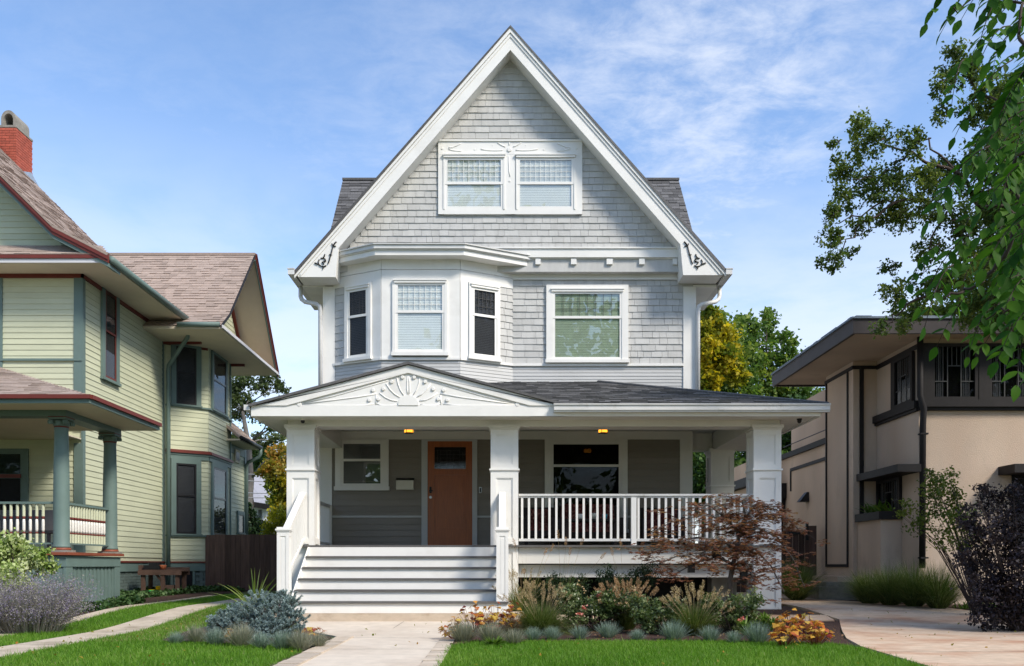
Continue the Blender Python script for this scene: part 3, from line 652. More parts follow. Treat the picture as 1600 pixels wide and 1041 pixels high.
ornament(FG, [(795, 246), (795, 258), (795.5, 270), (797, 278)], 0.009, 0.052, parent=gframe); ornament(FG, [(795.5, 223.5), (795.5, 229)], 0.009, 0.055, parent=gframe)

# jetty beam under the gable, brackets, frieze
bx0, bx1 = fw(758, 0)[0], 3.58
zt, zb = wz(386.4, YG-0.06), wz(402, YG-0.06)
MB().box(bx0, bx1, YG-0.06, YG+0.12, zb, zt).box(bx0, bx1, YG-0.085, YG-0.06, zt-0.03, zt).build('jetty_beam', 'white_paint', house)
MB().box(bx0, bx1, YG-0.02, YW, zb-0.02, zb).build('jetty_soffit', 'white_paint', house)
for px0, px1 in ((836.6, 844.6), (892, 900.6), (947.5, 957), (998.3, 1007), (1050.5, 1058)):
    a, b = wx(px0, YG), wx(px1, YG)
    MB().box(a, b, YG-0.04, YW-0.03, zb-0.135, zb-0.02).prism([(a, zb-0.135), (b, zb-0.135), (b, zb-0.16), (a, zb-0.16)], YG+0.03, YW-0.03).build('bracket', 'white_paint', house)
FRZ0, FRZ1 = 6.853, 7.16
MB(FW).box(0.215, 3.60, 0.0, 0.03, FRZ0, zb-0.01).box(0.215, 3.73, 0.03, 0.042, FRZ0-0.012, FRZ0+0.02).build('frieze', 'white_paint', house)

# second floor: wall shingles, belt, lap siding, right window
shingles(FW, 0.212, 3.73, 5.115, FRZ0, 0.137, holes=[(0.95, 2.58, 5.1, 6.75)])
BELT0, BELT1 = 5.063, 5.112
MB(FW).box(0.2, 3.735, 0.0, 0.045, BELT0, BELT1).build('belt_course', 'white_paint', house)
siding(house, 'grey_siding', FW, 0.2, 3.73, 4.25, BELT0, 0.067, 0.014)
wq = [*FW.px(853.5, 567), *FW.px(981.3, 446.5)]
window(house, FW, wq[0], wq[2], wq[1], wq[3], cas=0.135, head=0.135, sill=0.05, sash=0.045, split=0.62, blinds='blind_green', back='room_grey', bars=(8, 3))

# bay: friezes, corner casings, windows, siding, cornice
for fr, L in ((FBL, FBL.len), (FB, None), (FBR, FBR.len)):
    a, b = (0, L) if L else (BAYP[1][0], BAYP[2][0])
    m_ = MB(fr); m_.box(a, b, 0.0, 0.030, 6.875, 7.16); m_.box(a, b, 0.0, 0.02, 6.66, 6.868); m_.build('bay_frieze', 'white_paint', house)
    MB(fr).box(a, b, 0.0, 0.045, BELT0, BELT1).build('belt_course', 'white_paint', house)
    siding(house, 'grey_siding', fr, a, b, 4.05, BELT0, 0.067, 0.014)
c0, c1 = FB.px(613.6, 556); d0, d1 = FB.px(699.7, 439)
window(house, FB, c0, d0, c1, d1, cas=0.065, head=0.05, sill=0.06, sash=0.045, split=0.58, g='glass_bright', blinds='blind', back='room_grey', bars=(8, 4), bar_mat='white_paint')
MB(FB).box(BAYP[1][0], c0, 0.0, 0.03, BELT1, 6.66).build('bay_casing', 'white_paint', house); MB(FB).box(d0, BAYP[2][0], 0.0, 0.03, BELT1, 6.66).build('bay_casing', 'white_paint', house)
# left facet: casing / window / casing, a few wide grey shingles at the outer side
ul = [FBL.px(x, 0)[0] for x in (523, 541, 549, 582, 596.4)]; ur = [FBR.px(x, 0)[0] for x in (718.5, 733.3, 771, 779.5, 801)]
MB(FBL).box(ul[3]+0.0, FBL.len, 0.0, 0.03, BELT1, 6.66).build('bay_casing', 'white_paint', house)
window(house, FBL, ul[1], ul[3]+0.001, BELT1+0.0, 6.655, cas=0.075, head=0.09, sill=0.05, sash=0.05, split=0.60, g='glass_dark', blinds='dark_blind', bars=(5, 3))
siding(house, 'grey_siding', FBL, 0.0, ul[1], BELT1, 6.66, 0.15, 0.016, name='shingle_board')
MB(FBR).box(0.0, ur[1], 0.0, 0.03, BELT1, 6.66).build('bay_casing', 'white_paint', house)
window(house, FBR, ur[1]-0.03, ur[3], BELT1, 6.655, cas=0.07, head=0.09, sill=0.05, sash=0.05, split=0.60, g='glass_dark', blinds='dark_blind', bars=(5, 3))
shingles(FBR, ur[3], FBR.len, BELT1, 6.66, 0.137, wmin=0.10, wmax=0.2)
# bay cornice: stacked mouldings round the three sides and a flat cap
CO = [(-3.62, 18.30), (-2.51, 17.66), (-0.757, 17.66), (0.62, 18.36)]
def ring(off, z0, z1):
    cx_, cy_ = -1.65, 18.5
    return [(x+(x-cx_)*off*0.3, y-off) for x, y in CO], z0, z1
def bandring(mbx, off, z0, z1):
    P = [(CO[0][0]-off*0.7, 18.5)]+[(x+(-off*0.6 if i < 2 else off*0.6)*(1 if i in (0, 3) else 0.6), y-off) for i, (x, y) in enumerate(CO)]+[(CO[3][0]+off*0.7, 18.5)]
    mbx.plan(P, z0, z1)
mb = MB(); bandring(mb, 0.0, 7.07, 7.17); bandring(mb, 0.03, 7.172, 7.185); mb.build('bay_cornice', 'white_paint', house)
mb = MB(); bandring(mb, 0.05, 7.187, 7.262); bandring(mb, 0.075, 7.262, 7.28); mb.build('bay_gutter', 'gutter_white', house)
mb = MB(); bandring(mb, 0.05, 7.281, 7.293); mb.build('bay_roof', 'roof_grey', house)

# all the house's shingles: the largest 300 one by one, the rest as one relief
SHINGLES.sort(key=lambda s: -(s[2]-s[1])*(s[4]-s[3])/s[0].y**2)
rest = MB()
for k, (fr, a, b, z0, z1, t) in enumerate(SHINGLES):
    if k < 300: piece('shingle', 'board', 'grey_shingle', gwall if fr is FG else body, fr, a, b, 0.0, t, z0, z1)
    else: rest.add([fr(a, 0, z0), fr(b, 0, z0), fr(a, t, z0), fr(b, t, z0), fr(a, 0, z1), fr(b, 0, z1), fr(a, t*0.25, z1), fr(b, t*0.25, z1)],
                   [(0, 1, 3, 2), (4, 6, 7, 5), (2, 3, 7, 6), (0, 2, 6, 4), (1, 5, 7, 3)])
mat('grey_shingle_mass', (0.515, 0.51, 0.49), 0.75, 0.08, 9.0, 0.35, 90, attr=0.055, stretch=(1, 1, 0.25))
rest.build('shingle_courses', 'grey_shingle_mass', house, kind='stuff')

# scroll irons on the two barge returns
FBG = Frame((0, YB), dr=(1, 0))
def scroll(mir):
    f = (lambda x: x) if not mir else (lambda x: 1594.6-x)
    P = lambda L: [(f(440+x/6.94), 350+y/6.94) for x, y in L]      # noqa: E731
    o = MB()
    for pts, r in ((P([(560, 235), (545, 300), (530, 350), (515, 410), (502, 436)]), 0.012), (P([(545, 215), (560, 240), (590, 245)]), 0.012), (P([(560, 240), (575, 215), (595, 195)]), 0.014), (P([(515, 335), (548, 338)]), 0.009),
                   (P([(410, 388), (398, 410), (405, 440), (430, 460), (462, 465), (485, 452)]), 0.012), (P([(398, 440), (378, 432), (360, 424)]), 0.014), (P([(448, 492), (455, 470), (480, 455)]), 0.012),
                   (P([(425, 375), (450, 372), (475, 385), (480, 405), (468, 418)]), 0.012), (P([(450, 370), (465, 355), (470, 330)]), 0.013), (P([(440, 415), (460, 412), (470, 400)]), 0.010), (P([(440, 415), (448, 432), (462, 442)]), 0.010)):
        o.tube([(wx(x, YB), YB-0.012, wz(y, YB)) for x, y in pts], r, 5)
    return o.build('scroll_iron', 'iron', house, smooth=True)
scroll(False); scroll(True)

# ------------------------------------------------------------------ porch
# floor, ceiling, beams, soffit, fascia
dk = MB(); dk.box(-3.78, 4.86, YP-0.06, YW, FLOOR-0.035, FLOOR); dk.box(3.96, 4.86, YW, 19.3, FLOOR-0.035, FLOOR); dk.build('porch_floor', 'deck_grey', house)
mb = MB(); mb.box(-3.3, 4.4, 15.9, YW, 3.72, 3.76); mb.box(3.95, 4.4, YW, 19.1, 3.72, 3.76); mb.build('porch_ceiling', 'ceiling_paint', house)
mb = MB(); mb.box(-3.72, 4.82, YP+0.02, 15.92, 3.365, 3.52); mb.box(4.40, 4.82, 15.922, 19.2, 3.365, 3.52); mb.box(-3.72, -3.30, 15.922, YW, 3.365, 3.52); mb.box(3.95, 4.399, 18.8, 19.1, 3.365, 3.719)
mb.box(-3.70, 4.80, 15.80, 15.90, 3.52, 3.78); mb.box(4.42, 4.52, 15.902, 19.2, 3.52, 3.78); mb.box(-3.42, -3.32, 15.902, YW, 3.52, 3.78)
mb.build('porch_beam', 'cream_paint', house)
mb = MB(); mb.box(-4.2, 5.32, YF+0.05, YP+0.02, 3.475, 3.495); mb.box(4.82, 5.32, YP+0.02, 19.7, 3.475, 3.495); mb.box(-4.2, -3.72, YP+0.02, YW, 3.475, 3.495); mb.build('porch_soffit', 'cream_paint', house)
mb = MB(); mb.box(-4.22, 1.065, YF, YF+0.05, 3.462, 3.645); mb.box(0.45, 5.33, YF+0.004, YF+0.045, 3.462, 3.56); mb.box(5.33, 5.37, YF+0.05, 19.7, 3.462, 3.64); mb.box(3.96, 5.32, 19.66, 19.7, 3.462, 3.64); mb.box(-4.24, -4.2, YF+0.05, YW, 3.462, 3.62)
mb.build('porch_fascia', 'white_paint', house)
g_ = MB(); g_.box(0.86, 5.47, YF-0.105, YF-0.002, 3.548, 3.632); g_.box(0.855, 5.475, YF-0.125, YF-0.001, 3.632, 3.652); g_.box(0.86, 5.47, YF-0.085, YF-0.003, 3.52, 3.547); g_.build('gutter', 'gutter_white', house)
MB().box(-4.34, -4.24, YF-0.02, YW-0.3, 3.56, 3.65).build('gutter', 'gutter_white', house)
MB().box(5.375, 5.475, YF+0.0, 19.7, 3.56, 3.652).build('gutter', 'gutter_white', house)
sl = lambda y: 3.665+0.31*(y-YF)     # noqa: E731
main_poly = [(0.92, YF-0.06, sl(YF-0.06)), (5.46, YF-0.06, sl(YF-0.06)), (1.95, 18.5, 4.735), (-2.6, 18.5, 4.735), (-1.6, 17.25, sl(17.25))]
side_poly = [(5.46, YF-0.06, sl(YF-0.06)), (5.46, 19.75, sl(YF-0.06)), (3.95, 19.75, 4.12), (3.95, 18.5, 4.12), (1.95, 18.5, 4.735)]
pr = MB(); pr.slab(main_poly, 0.03); pr.slab(side_poly, 0.03); pro = pr.build('porch_roof', 'roof_grey', house)
roof_tabs(pro, 'roof_grey', main_poly, 0.14, 0.28, 0.016)
MB().tube([(5.46, YF-0.06, sl(YF-0.06)+0.012), (1.97, 18.48, 4.745)], 0.03, 6).build('hip_cap', 'roof_grey', pro)
# pediment
FP = Frame((0, YF), dr=(1, 0))
P_ = lambda x, y: FP.px(x, y)      # noqa: E731
pa, pl_, pr_ = P_(638, 566), P_(389, 632.5), P_(888, 632.5); yf_ = YF-0.06
mb = MB(); mb.slab([(pl_[0], yf_, pl_[1]), (pa[0], yf_, pa[1]), (pa[0], 17.4, pa[1]), (pa[0]-0.5, YW, pa[1]-0.13), (pl_[0], YW, pl_[1])], 0.04); mb.slab([(pa[0], yf_, pa[1]), (pr_[0], yf_, pr_[1]), (pr_[0], yf_+0.2, pr_[1]), (pa[0], 17.4, pa[1])], 0.04); mb.build('pediment_roof', 'roof_grey', house)
ped = MB(); ped.prism([P_(638, 571), P_(393, 636), P_(393, 634.0), P_(448, 634.0), P_(638, 583)], YF-0.02, YF+0.04); ped.prism([P_(638, 571), P_(638, 583), P_(828, 634.0), P_(884, 634), P_(884, 636)], YF-0.02, YF+0.04)
pedo = ped.build('pediment', 'white_paint', house)
MB().prism([P_(638, 581), P_(440, 634.5), P_(836, 634.5)], YF+0.012, YF+0.05).build('tympanum', 'white_paint', pedo)
pm = 638.0
u, z = P_(pm, 633.6); n = 20; r0 = 16/93.0
half = MB(FP); half.prism([(u+r0*math.cos(math.pi*k/n), z+r0*math.sin(math.pi*k/n)) for k in range(n+1)], -0.012, 0.012); half.build('sun_disc', 'white_paint', pedo)
def ped_line(pts, r=0.011): ornament(FP, pts, r, -0.011, 'sun_ray', parent=pedo)
for s in (-1, 1):
    g = (lambda x: x) if s < 0 else (lambda x: 2*pm-x)
    X = lambda L: [(g(380+x/5.714), 550+y/5.714) for x, y in L]      # noqa: E731
    for L in ([(1370, 468), (1310, 480), (1240, 478), (1190, 462)], [(1375, 437), (1320, 430), (1265, 405), (1215, 365)], [(1400, 405), (1350, 375), (1310, 335), (1275, 283)], [(1432, 385), (1402, 340), (1382, 285), (1370, 225)], [(1468, 380), (1462, 330), (1464, 270), (1470, 215)],
              [(525, 465), (800, 430), (1000, 405), (1190, 373)], [(525, 458), (800, 395), (1050, 325), (1295, 252)], [(525, 472), (800, 480), (1000, 480), (1165, 464)], [(1180, 480), (1185, 430), (1187, 385)]):
        ped_line(X(L))
    for x, y in ((1126, 428), (1159, 340), (1207, 420), (1252, 330), (1325, 265), (1422, 226)): dot(FP, g(380+x/5.714), 550+y/5.714, 2.6, -0.002, pedo)
    dot(FP, g(380+500/5.714), 550+467/5.714, 3.4, -0.012, pedo)
# tapered panel posts
def post(x, y, half, z0, ztop, back=False):
    h = half; c = h-0.02
    p = MB().box(x-c, x+c, y-c, y+c, z0, ztop-0.001)
    zb_, mid = 2.60, 0.0
    st = 0.095
    for ax in (0, 1, 2, 3):
        fr = [Frame((x-h, y-c), dr=(1, 0)), Frame((x+c, y-h), dr=(0, 1)), Frame((x+h, y+c), dr=(-1, 0)), Frame((x-c, y+h), dr=(0, -1))][ax]
        w_ = 2*h; e_ = 0.02
        for a, b in ((z0, zb_), (zb_+0.03, ztop)):
            p.box(0 if ax in (0, 2) else e_, st, 0, e_, a, b, fr=fr); p.box(w_-st, w_ if ax in (0, 2) else w_-e_, 0, e_, a, b, fr=fr)
        for a, b in ((ztop-0.11, ztop-0.001), (zb_+0.03, zb_+0.10), (zb_-0.13, zb_-0.001)) + (((FLOOR+0.02, FLOOR+0.12), (z0, z0+0.13), (FLOOR-0.12, FLOOR)) if not back else ((FLOOR, FLOOR+0.12),)):
            p.box(st, w_-st, 0, e_, a, b, fr=fr)
        for a, b in ((zb_+0.10, ztop-0.11), (FLOOR+0.12, zb_-0.13)):      # thin inner bead
            p.box(st, st+0.018, 0, 0.010, a, b, fr=fr); p.box(w_-st-0.018, w_-st, 0, 0.010, a, b, fr=fr); p.box(st+0.018, w_-st-0.018, 0, 0.010, b-0.018, b, fr=fr); p.box(st+0.018, w_-st-0.018, 0, 0.010, a, a+0.018, fr=fr)
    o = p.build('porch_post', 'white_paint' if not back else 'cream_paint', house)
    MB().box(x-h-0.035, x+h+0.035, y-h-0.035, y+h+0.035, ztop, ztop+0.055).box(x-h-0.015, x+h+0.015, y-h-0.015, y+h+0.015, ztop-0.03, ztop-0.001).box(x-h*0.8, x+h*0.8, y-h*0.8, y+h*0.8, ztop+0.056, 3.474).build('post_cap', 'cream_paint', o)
    MB().box(x-h-0.022, x+h+0.022, y-h-0.022, y+h+0.022, zb_, zb_+0.03).build('belt_moulding', 'white_paint', o)
    return o
for x in (-3.50, 0.036, 4.595): post(x, YP+0.24, 0.24, 0.1, 3.335)
post(4.595, 18.69+0.24, 0.24, FLOOR, 3.335, back=True)
# skirt beams, void behind them
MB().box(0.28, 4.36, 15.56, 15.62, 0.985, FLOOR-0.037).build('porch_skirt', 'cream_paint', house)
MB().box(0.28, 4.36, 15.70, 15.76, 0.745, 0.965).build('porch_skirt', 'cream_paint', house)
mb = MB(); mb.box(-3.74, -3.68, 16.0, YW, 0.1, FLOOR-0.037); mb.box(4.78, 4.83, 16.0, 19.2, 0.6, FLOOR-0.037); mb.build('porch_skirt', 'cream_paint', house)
MB().box(-3.6, 4.7, YW-0.16, YW-0.01, 0.0, FLOOR-0.04).build('foundation', 'black_plastic', house)  # wall coloured black to stand in for the shade under the porch
MB().box(wx(1112, 16.6), wx(1151, 16.6), 16.6, 16.95, 0.15, 1.26).build('porch_pier', 'cream_paint', house)
# railings: rails, balusters, a newel post in the middle
def railing(fr, u0, u1, n, mid=None, d=0.0):
    r = MB(fr); r.box(u0, u1, d-0.045, d+0.045, 2.165, 2.20); r.box(u0, u1, d-0.025, d+0.025, 2.135, 2.164); ro = r.build('top_rail', 'gutter_white', house)
    MB(fr).box(u0, u1, d-0.028, d+0.028, 1.375, 1.42).build('bottom_rail', 'gutter_white', house)
    for i in range(n):
        u = u0+(u1-u0)*(i+0.5)/n
        if mid and abs(u-mid) < 0.07: continue
        piece('baluster', 'box', 'white_paint', house, fr, u-0.019, u+0.019, d-0.019, d+0.019, 1.42, 2.135)
    if mid: MB(fr).box(mid-0.045, mid+0.045, d-0.042, d+0.044, FLOOR-0.04, 2.134).build('rail_post', 'white_paint', house)
railing(Frame((0, 15.66), dr=(1, 0)), 0.285, 4.35, 34, mid=wx(990, 15.66))
railing(Frame((4.60, 16.02), dr=(0, 1)), 0.0, 2.66, 22); railing(Frame((-3.58, 16.02), dr=(0, 1)), 0.0, 2.44, 20); railing(Frame((3.99, 18.93), dr=(1, 0)), 0.0, 0.36, 3)
# stairs
tz = [FLOOR, 1.112, 0.928, 0.743, 0.565, 0.386]; bot = 0.205
for k in range(6):
    Y = 15.47-0.28*k; x0, x1 = (-3.33, 0.0) if k < 5 else (-3.33, 0.095)
    if k: MB().box(x0, x1, Y-0.03, Y+0.28, tz[k]-0.032, tz[k]).build('tread', 'deck_grey', house)
    zb_ = tz[k+1] if k < 5 else bot
    MB().box(x0, x1, Y+0.0, Y+0.022, zb_-(0.0 if k < 5 else 0.0), tz[k]-0.033).build('riser', 'white_paint', house)
MB().box(-3.62, 0.34, 13.98, 15.4, -0.05, 0.203).build('stair_slab', 'slab_concrete', house)
mb = MB()
for x in (-3.36, 0.0): mb.add([(x, 14.1, 0.205), (x, 15.47, 0.205), (x, 15.47, 1.27), (x, 14.1, 0.36), (x+0.03, 14.1, 0.205), (x+0.03, 15.47, 0.205), (x+0.03, 15.47, 1.27), (x+0.03, 14.1, 0.36)], [(0, 1, 2, 3), (7, 6, 5, 4), (3, 2, 6, 7), (0, 3, 7, 4)])
mb.build('stringer', 'white_paint', house)
# stair newels and sloped guards
for x, y0 in ((-3.46, 14.12), (-0.0, 14.12)):
    x0 = x-0.095; h = 0.095; yc = y0+h
    nb = MB(); zt = wz(829, y0); zb_ = 0.386 if x > -1 else 0.206
    nb.box(x-h+0.01, x+h-0.01, yc-h+0.01, yc+h-0.01, zb_, zt)
    for fr in (Frame((x-h, yc-h+0.01), dr=(1, 0)), Frame((x+h-0.01, yc-h), dr=(0, 1)), Frame((x-h+0.01, yc+h), dr=(0, -1))):
        nb.box(0 if fr.dx else 0.01, 0.05, 0, 0.01, zb_, zt, fr=fr); nb.box(0.14, 0.19 if fr.dx else 0.18, 0, 0.01, zb_, zt, fr=fr); nb.box(0.05, 0.14, 0, 0.01, zt-0.09, zt, fr=fr); nb.box(0.05, 0.14, 0, 0.01, zb_, zb_+0.09, fr=fr)
        nb.box(0.064, 0.126, 0, 0.006, zb_+0.12, zt-0.12, fr=fr)
    no = nb.build('stair_newel', 'white_paint', house)
    MB().box(x-h-0.02, x+h+0.02, yc-h-0.02, yc+h+0.02, zt+0.0, zt+0.028).box(x-h-0.003, x+h+0.003, yc-h-0.003, yc+h+0.003, zt+0.028, zt+0.055).box(x-h-0.008, x+h+0.008, yc-h-0.008, yc+h+0.008, zt-0.02, zt-0.001).build('newel_cap', 'white_paint', no)
    ya, yb, za, zb2 = yc+h, YP, zt+0.03, wz(769, YP)
    def bar(mbx, a, b, y_, z_, y2, z2, th): mbx.add([(a, y_, z_-th), (b, y_, z_-th), (b, y2, z2-th), (a, y2, z2-th), (a, y_, z_), (b, y_, z_), (b, y2, z2), (a, y2, z2)], [(0, 3, 2, 1), (4, 5, 6, 7), (0, 1, 5, 4), (2, 3, 7, 6), (0, 4, 7, 3), (1, 2, 6, 5)])
    rb = MB(); bar(rb, x-0.055, x+0.055, ya, za, yb, zb2, 0.05); rb.build('handrail', 'white_paint', house)
    lb = MB(); bar(lb, x-0.03, x+0.03, ya, za-0.72, yb, zb2-0.80, 0.06); lb.build('guard_rail', 'white_paint', house)
    for i in range(11):
        t = (i+0.6)/11; yy = ya+(yb-ya)*t; z_ = za+(zb2-za)*t
        piece('stair_baluster', 'box', 'white_paint', house, Frame((x, yy), dr=(1, 0)), -0.018, 0.018, -0.018, 0.018, z_-0.76, z_-0.045)

# porch wall: siding, belt rail, frieze board, windows, door
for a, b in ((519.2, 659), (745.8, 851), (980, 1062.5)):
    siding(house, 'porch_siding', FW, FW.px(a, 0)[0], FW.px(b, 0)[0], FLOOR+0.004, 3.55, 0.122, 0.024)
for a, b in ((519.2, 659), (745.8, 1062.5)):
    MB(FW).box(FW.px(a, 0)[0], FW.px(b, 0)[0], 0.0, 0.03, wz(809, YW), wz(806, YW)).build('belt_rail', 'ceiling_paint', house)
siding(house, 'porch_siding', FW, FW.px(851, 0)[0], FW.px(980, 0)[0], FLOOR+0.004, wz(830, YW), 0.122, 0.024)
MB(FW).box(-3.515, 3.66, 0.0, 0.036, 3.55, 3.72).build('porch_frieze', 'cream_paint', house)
a0, a1 = FW.px(524.5, 766); b0, b1 = FW.px(607.7, 683.5)
window(house, FW, a0, b0, a1, min(b1, 3.549), cas=0.12, head=0.05, sill=0.07, sash=0.05, split=0.58, trim='cream_paint', g='glass', back='room_grey', cap=False, bars=(2, 2), bar_mat='room_grey')
a0, a1 = FW.px(851, 832); b0, b1 = FW.px(980, 685)
window(house, FW, a0, b0, a1, min(b1, 3.549), cas=0.13, head=0.06, sill=0.06, sash=0.05, split=0.725, trim='cream_paint', g='glass_dark', cap=False)
# door
dfx = [FW.px(x, 0)[0] for x in (659, 668.3, 738, 745.8)]; dz0, dz1 = FLOOR+0.03, wz(690, YW)
MB(FW).box(dfx[0], dfx[1], 0.0, 0.06, FLOOR, 3.549).box(dfx[2], dfx[3], 0.0, 0.06, FLOOR, 3.549).box(dfx[1], dfx[2], 0.0, 0.06, dz1, 3.549).build('door_frame', 'ceiling_paint', house)
MB(FW).box(dfx[1], dfx[2], 0.0, 0.10, FLOOR, dz0).build('threshold', 'steel', house)
gx0, gx1 = FW.px(679, 0)[0], FW.px(728, 0)[0]; gz0_, gz1_ = wz(733, YW), wz(699, YW)
door = MB(FW).box(dfx[1], gx0, 0.002, 0.035, dz0, dz1).box(gx1, dfx[2], 0.002, 0.035, dz0, dz1).box(gx0, gx1, 0.002, 0.035, gz1_, dz1).box(gx0, gx1, 0.002, 0.035, wz(742.5, YW), gz0_).box(gx0, gx1, 0.002, 0.035, dz0, wz(829, YW)).box(gx0, gx1, 0.002, 0.014, wz(829, YW), wz(742.5, YW)).build('front_door', 'door_wood', house)
MB(FW).box(gx0+0.05, gx1-0.05, 0.014, 0.022, wz(825, YW), wz(747, YW)).build('door_panel', 'door_wood', door)
MB(FW).box(gx0, gx1, 0.003, 0.006, gz0_, gz1_).build('room', 'dark_room', door); MB(FW).box(gx0, gx1, 0.016, 0.02, gz0_, gz1_).build('door_glass', 'glass_art', door)  # dark panel painted as the unlit hall behind the door glass
cm = MB(FW)
for i in range(1, 10):
    u = gx0+(gx1-gx0)*i/10
    if i not in (3, 7): cm.box(u-0.003, u+0.003, 0.02, 0.025, gz0_+(0.14 if i % 2 else 0.0), gz1_-(0.05 if i % 3 else 0.1))
for i in range(1, 6):
    z = gz0_+(gz1_-gz0_)*i/6; cm.box(gx0+(0.0 if i % 2 else 0.1), gx1-(0.15 if i % 2 else 0.0), 0.0205, 0.0255, z-0.003, z+0.003)
cm.build('came_lines', 'lead', door)
hx = FW.px(673, 0)[0]
MB(FW).box(hx-0.022, hx+0.022, 0.035, 0.045, wz(771, YW), wz(761, YW)).box(hx-0.03, hx+0.05, 0.065, 0.08, wz(768.5, YW), wz(766.5, YW)).box(hx-0.006, hx+0.006, 0.045, 0.065, wz(768.5, YW), wz(766.5, YW)).build('door_handle', 'iron', door)
q = FW(hx, 0.035, wz(777.5, YW)); MB().tube([q, (q[0], q[1]-0.02, q[2])], 0.028, 12).build('door_lock', 'steel', door)

# things fixed to or standing on the porch
mx0, mx1 = FW.px(620, 0)[0], FW.px(647, 0)[0]; mzb, mzt, mzl = wz(766, YW), wz(747, YW), wz(751.5, YW)
mail = thing('mailbox', ((mx0+mx1)/2, YW, mzb), 'cream wall mailbox with a dark lid beside the front door', 'mailbox')
MB(FW).prism([(mx0, mzb), (mx1, mzb), (mx1, mzl), (mx0, mzl)], 0.02, 0.13).build('box_body', 'mail_cream', mail)
lid = MB(FW); lid.add([FW(mx0-0.006, 0.018, mzl), FW(mx1+0.006, 0.018, mzl), FW(mx1+0.006, 0.145, mzl), FW(mx0-0.006, 0.145, mzl), FW(mx0-0.006, 0.018, mzt), FW(mx1+0.006, 0.018, mzt), FW(mx1+0.006, 0.10, mzl+0.03), FW(mx0-0.006, 0.10, mzl+0.03)], [(0, 1, 2, 3), (4, 7, 6, 5), (3, 2, 6, 7), (0, 3, 7, 4), (1, 5, 6, 2)]); lid.build('lid', 'black_plastic', mail)
bell = thing('doorbell', FW(FW.px(750.6, 0)[0], 0.0, wz(766, YW)), 'small doorbell on the wall right of the front door', 'doorbell')
u = FW.px(750.6, 0)[0]; MB(FW).box(u-0.024, u+0.024, 0.017, 0.035, wz(770.5, YW), wz(761.3, YW)).build('bell_plate', 'steel', bell); MB(FW).box(u-0.014, u+0.014, 0.035, 0.04, wz(769.5, YW), wz(762.5, YW)).build('bell_button', 'iron', bell)
def lantern(x, label):
    y, zb_, zt = 16.9, 3.44, 3.555; t = thing('ceiling_lantern', (x, y, 3.72), label, 'porch light', 'lit porch ceiling lanterns')
    r = 0.088; n = 8; f = MB()
    f.lathe((x, y, 0), [(r*0.98, zb_+0.012), (r*0.98, zt-0.01)], 8); f.build('lamp_glass', 'lamp_glow', t)
    k = MB(); k.lathe((x, y, 0), [(r*1.06, zt-0.012), (r*1.06, zt), (r*0.5, zt+0.02), (0.02, zt+0.03)], 8); k.lathe((x, y, 0), [(r*1.03, zb_+0.006), (r*1.05, zb_+0.014), (r*0.95, zb_+0.016)], 8)
    for i in range(4):
        a = math.pi*2*(i+0.5)/4+0.35; k.box(x+r*math.cos(a)-0.005, x+r*math.cos(a)+0.005, y+r*math.sin(a)-0.005, y+r*math.sin(a)+0.005, zb_, zt)
    k.tube([(x, y, zt+0.02), (x, y, 3.70)], 0.012, 6); k.lathe((x, y, 0), [(0.05, 3.70), (0.05, 3.718)], 10); k.build('lamp_frame', 'iron', t)
lantern(-1.763, 'lit amber ceiling lantern over the front steps'); lantern(1.90, 'lit amber ceiling lantern over the railed right half of the porch')
def seccam(x, y, z, label, m):
    t = thing('security_camera', (x, y, z), label, 'security camera'); MB().lathe((x, y, z), [(0.045, 0), (0.045, -0.02), (0.03, -0.03)], 12).build('mount', m, t)
    MB().lathe((x, y, z), [(0.036, -0.03), (0.036, -0.05), (0.026, -0.07), (0.008, -0.08)], 12).build('lens_dome', 'black_plastic', t, smooth=True)
seccam(wx(473, 15.4), 15.4, 3.474, 'small white security camera above the left porch post', 'white_paint'); seccam(wx(1249, 15.4), 15.4, 3.474, 'small dark security camera under the right porch corner', 'black_plastic')
# seating behind the railing
def sofa():
    x0, x1 = wx(868, 17.6), wx(973, 17.6); y0, y1 = 17.45, 18.2; t = thing('porch_sofa', ((x0+x1)/2, y0, FLOOR), 'dark wicker sofa with red patterned cushions behind the porch railing', 'sofa')
    b = MB(); b.box(x0, x1, y0+0.05, y1, FLOOR+0.15, FLOOR+0.30); b.box(x0, x0+0.1, y0, y1, FLOOR+0.3, FLOOR+0.58); b.box(x1-0.1, x1, y0, y1, FLOOR+0.3, FLOOR+0.58); b.box(x0, x1, y1-0.1, y1, FLOOR+0.3, FLOOR+0.86); b.build('sofa_frame', 'wicker', t)
    for a in (x0+0.04, x1-0.09):
        for yy in (y0+0.06, y1-0.1): MB().box(a, a+0.05, yy, yy+0.05, FLOOR, FLOOR+0.15).build('leg', 'wicker', t)
    h = (x1-x0-0.24)/2
    for i in range(2):
        xa = x0+0.11+i*(h+0.02); MB().box(xa, xa+h, y0+0.04, y1-0.12, FLOOR+0.30, FLOOR+0.46).build('seat_cushion', 'cushion_red', t)
        MB().prism([(xa, FLOOR+0.46), (xa+h, FLOOR+0.46), (xa+h-0.03, FLOOR+0.88), (xa+0.03, FLOOR+0.88)], y1-0.26, y1-0.11).build('back_cushion', 'cushion_red', t)
sofa()
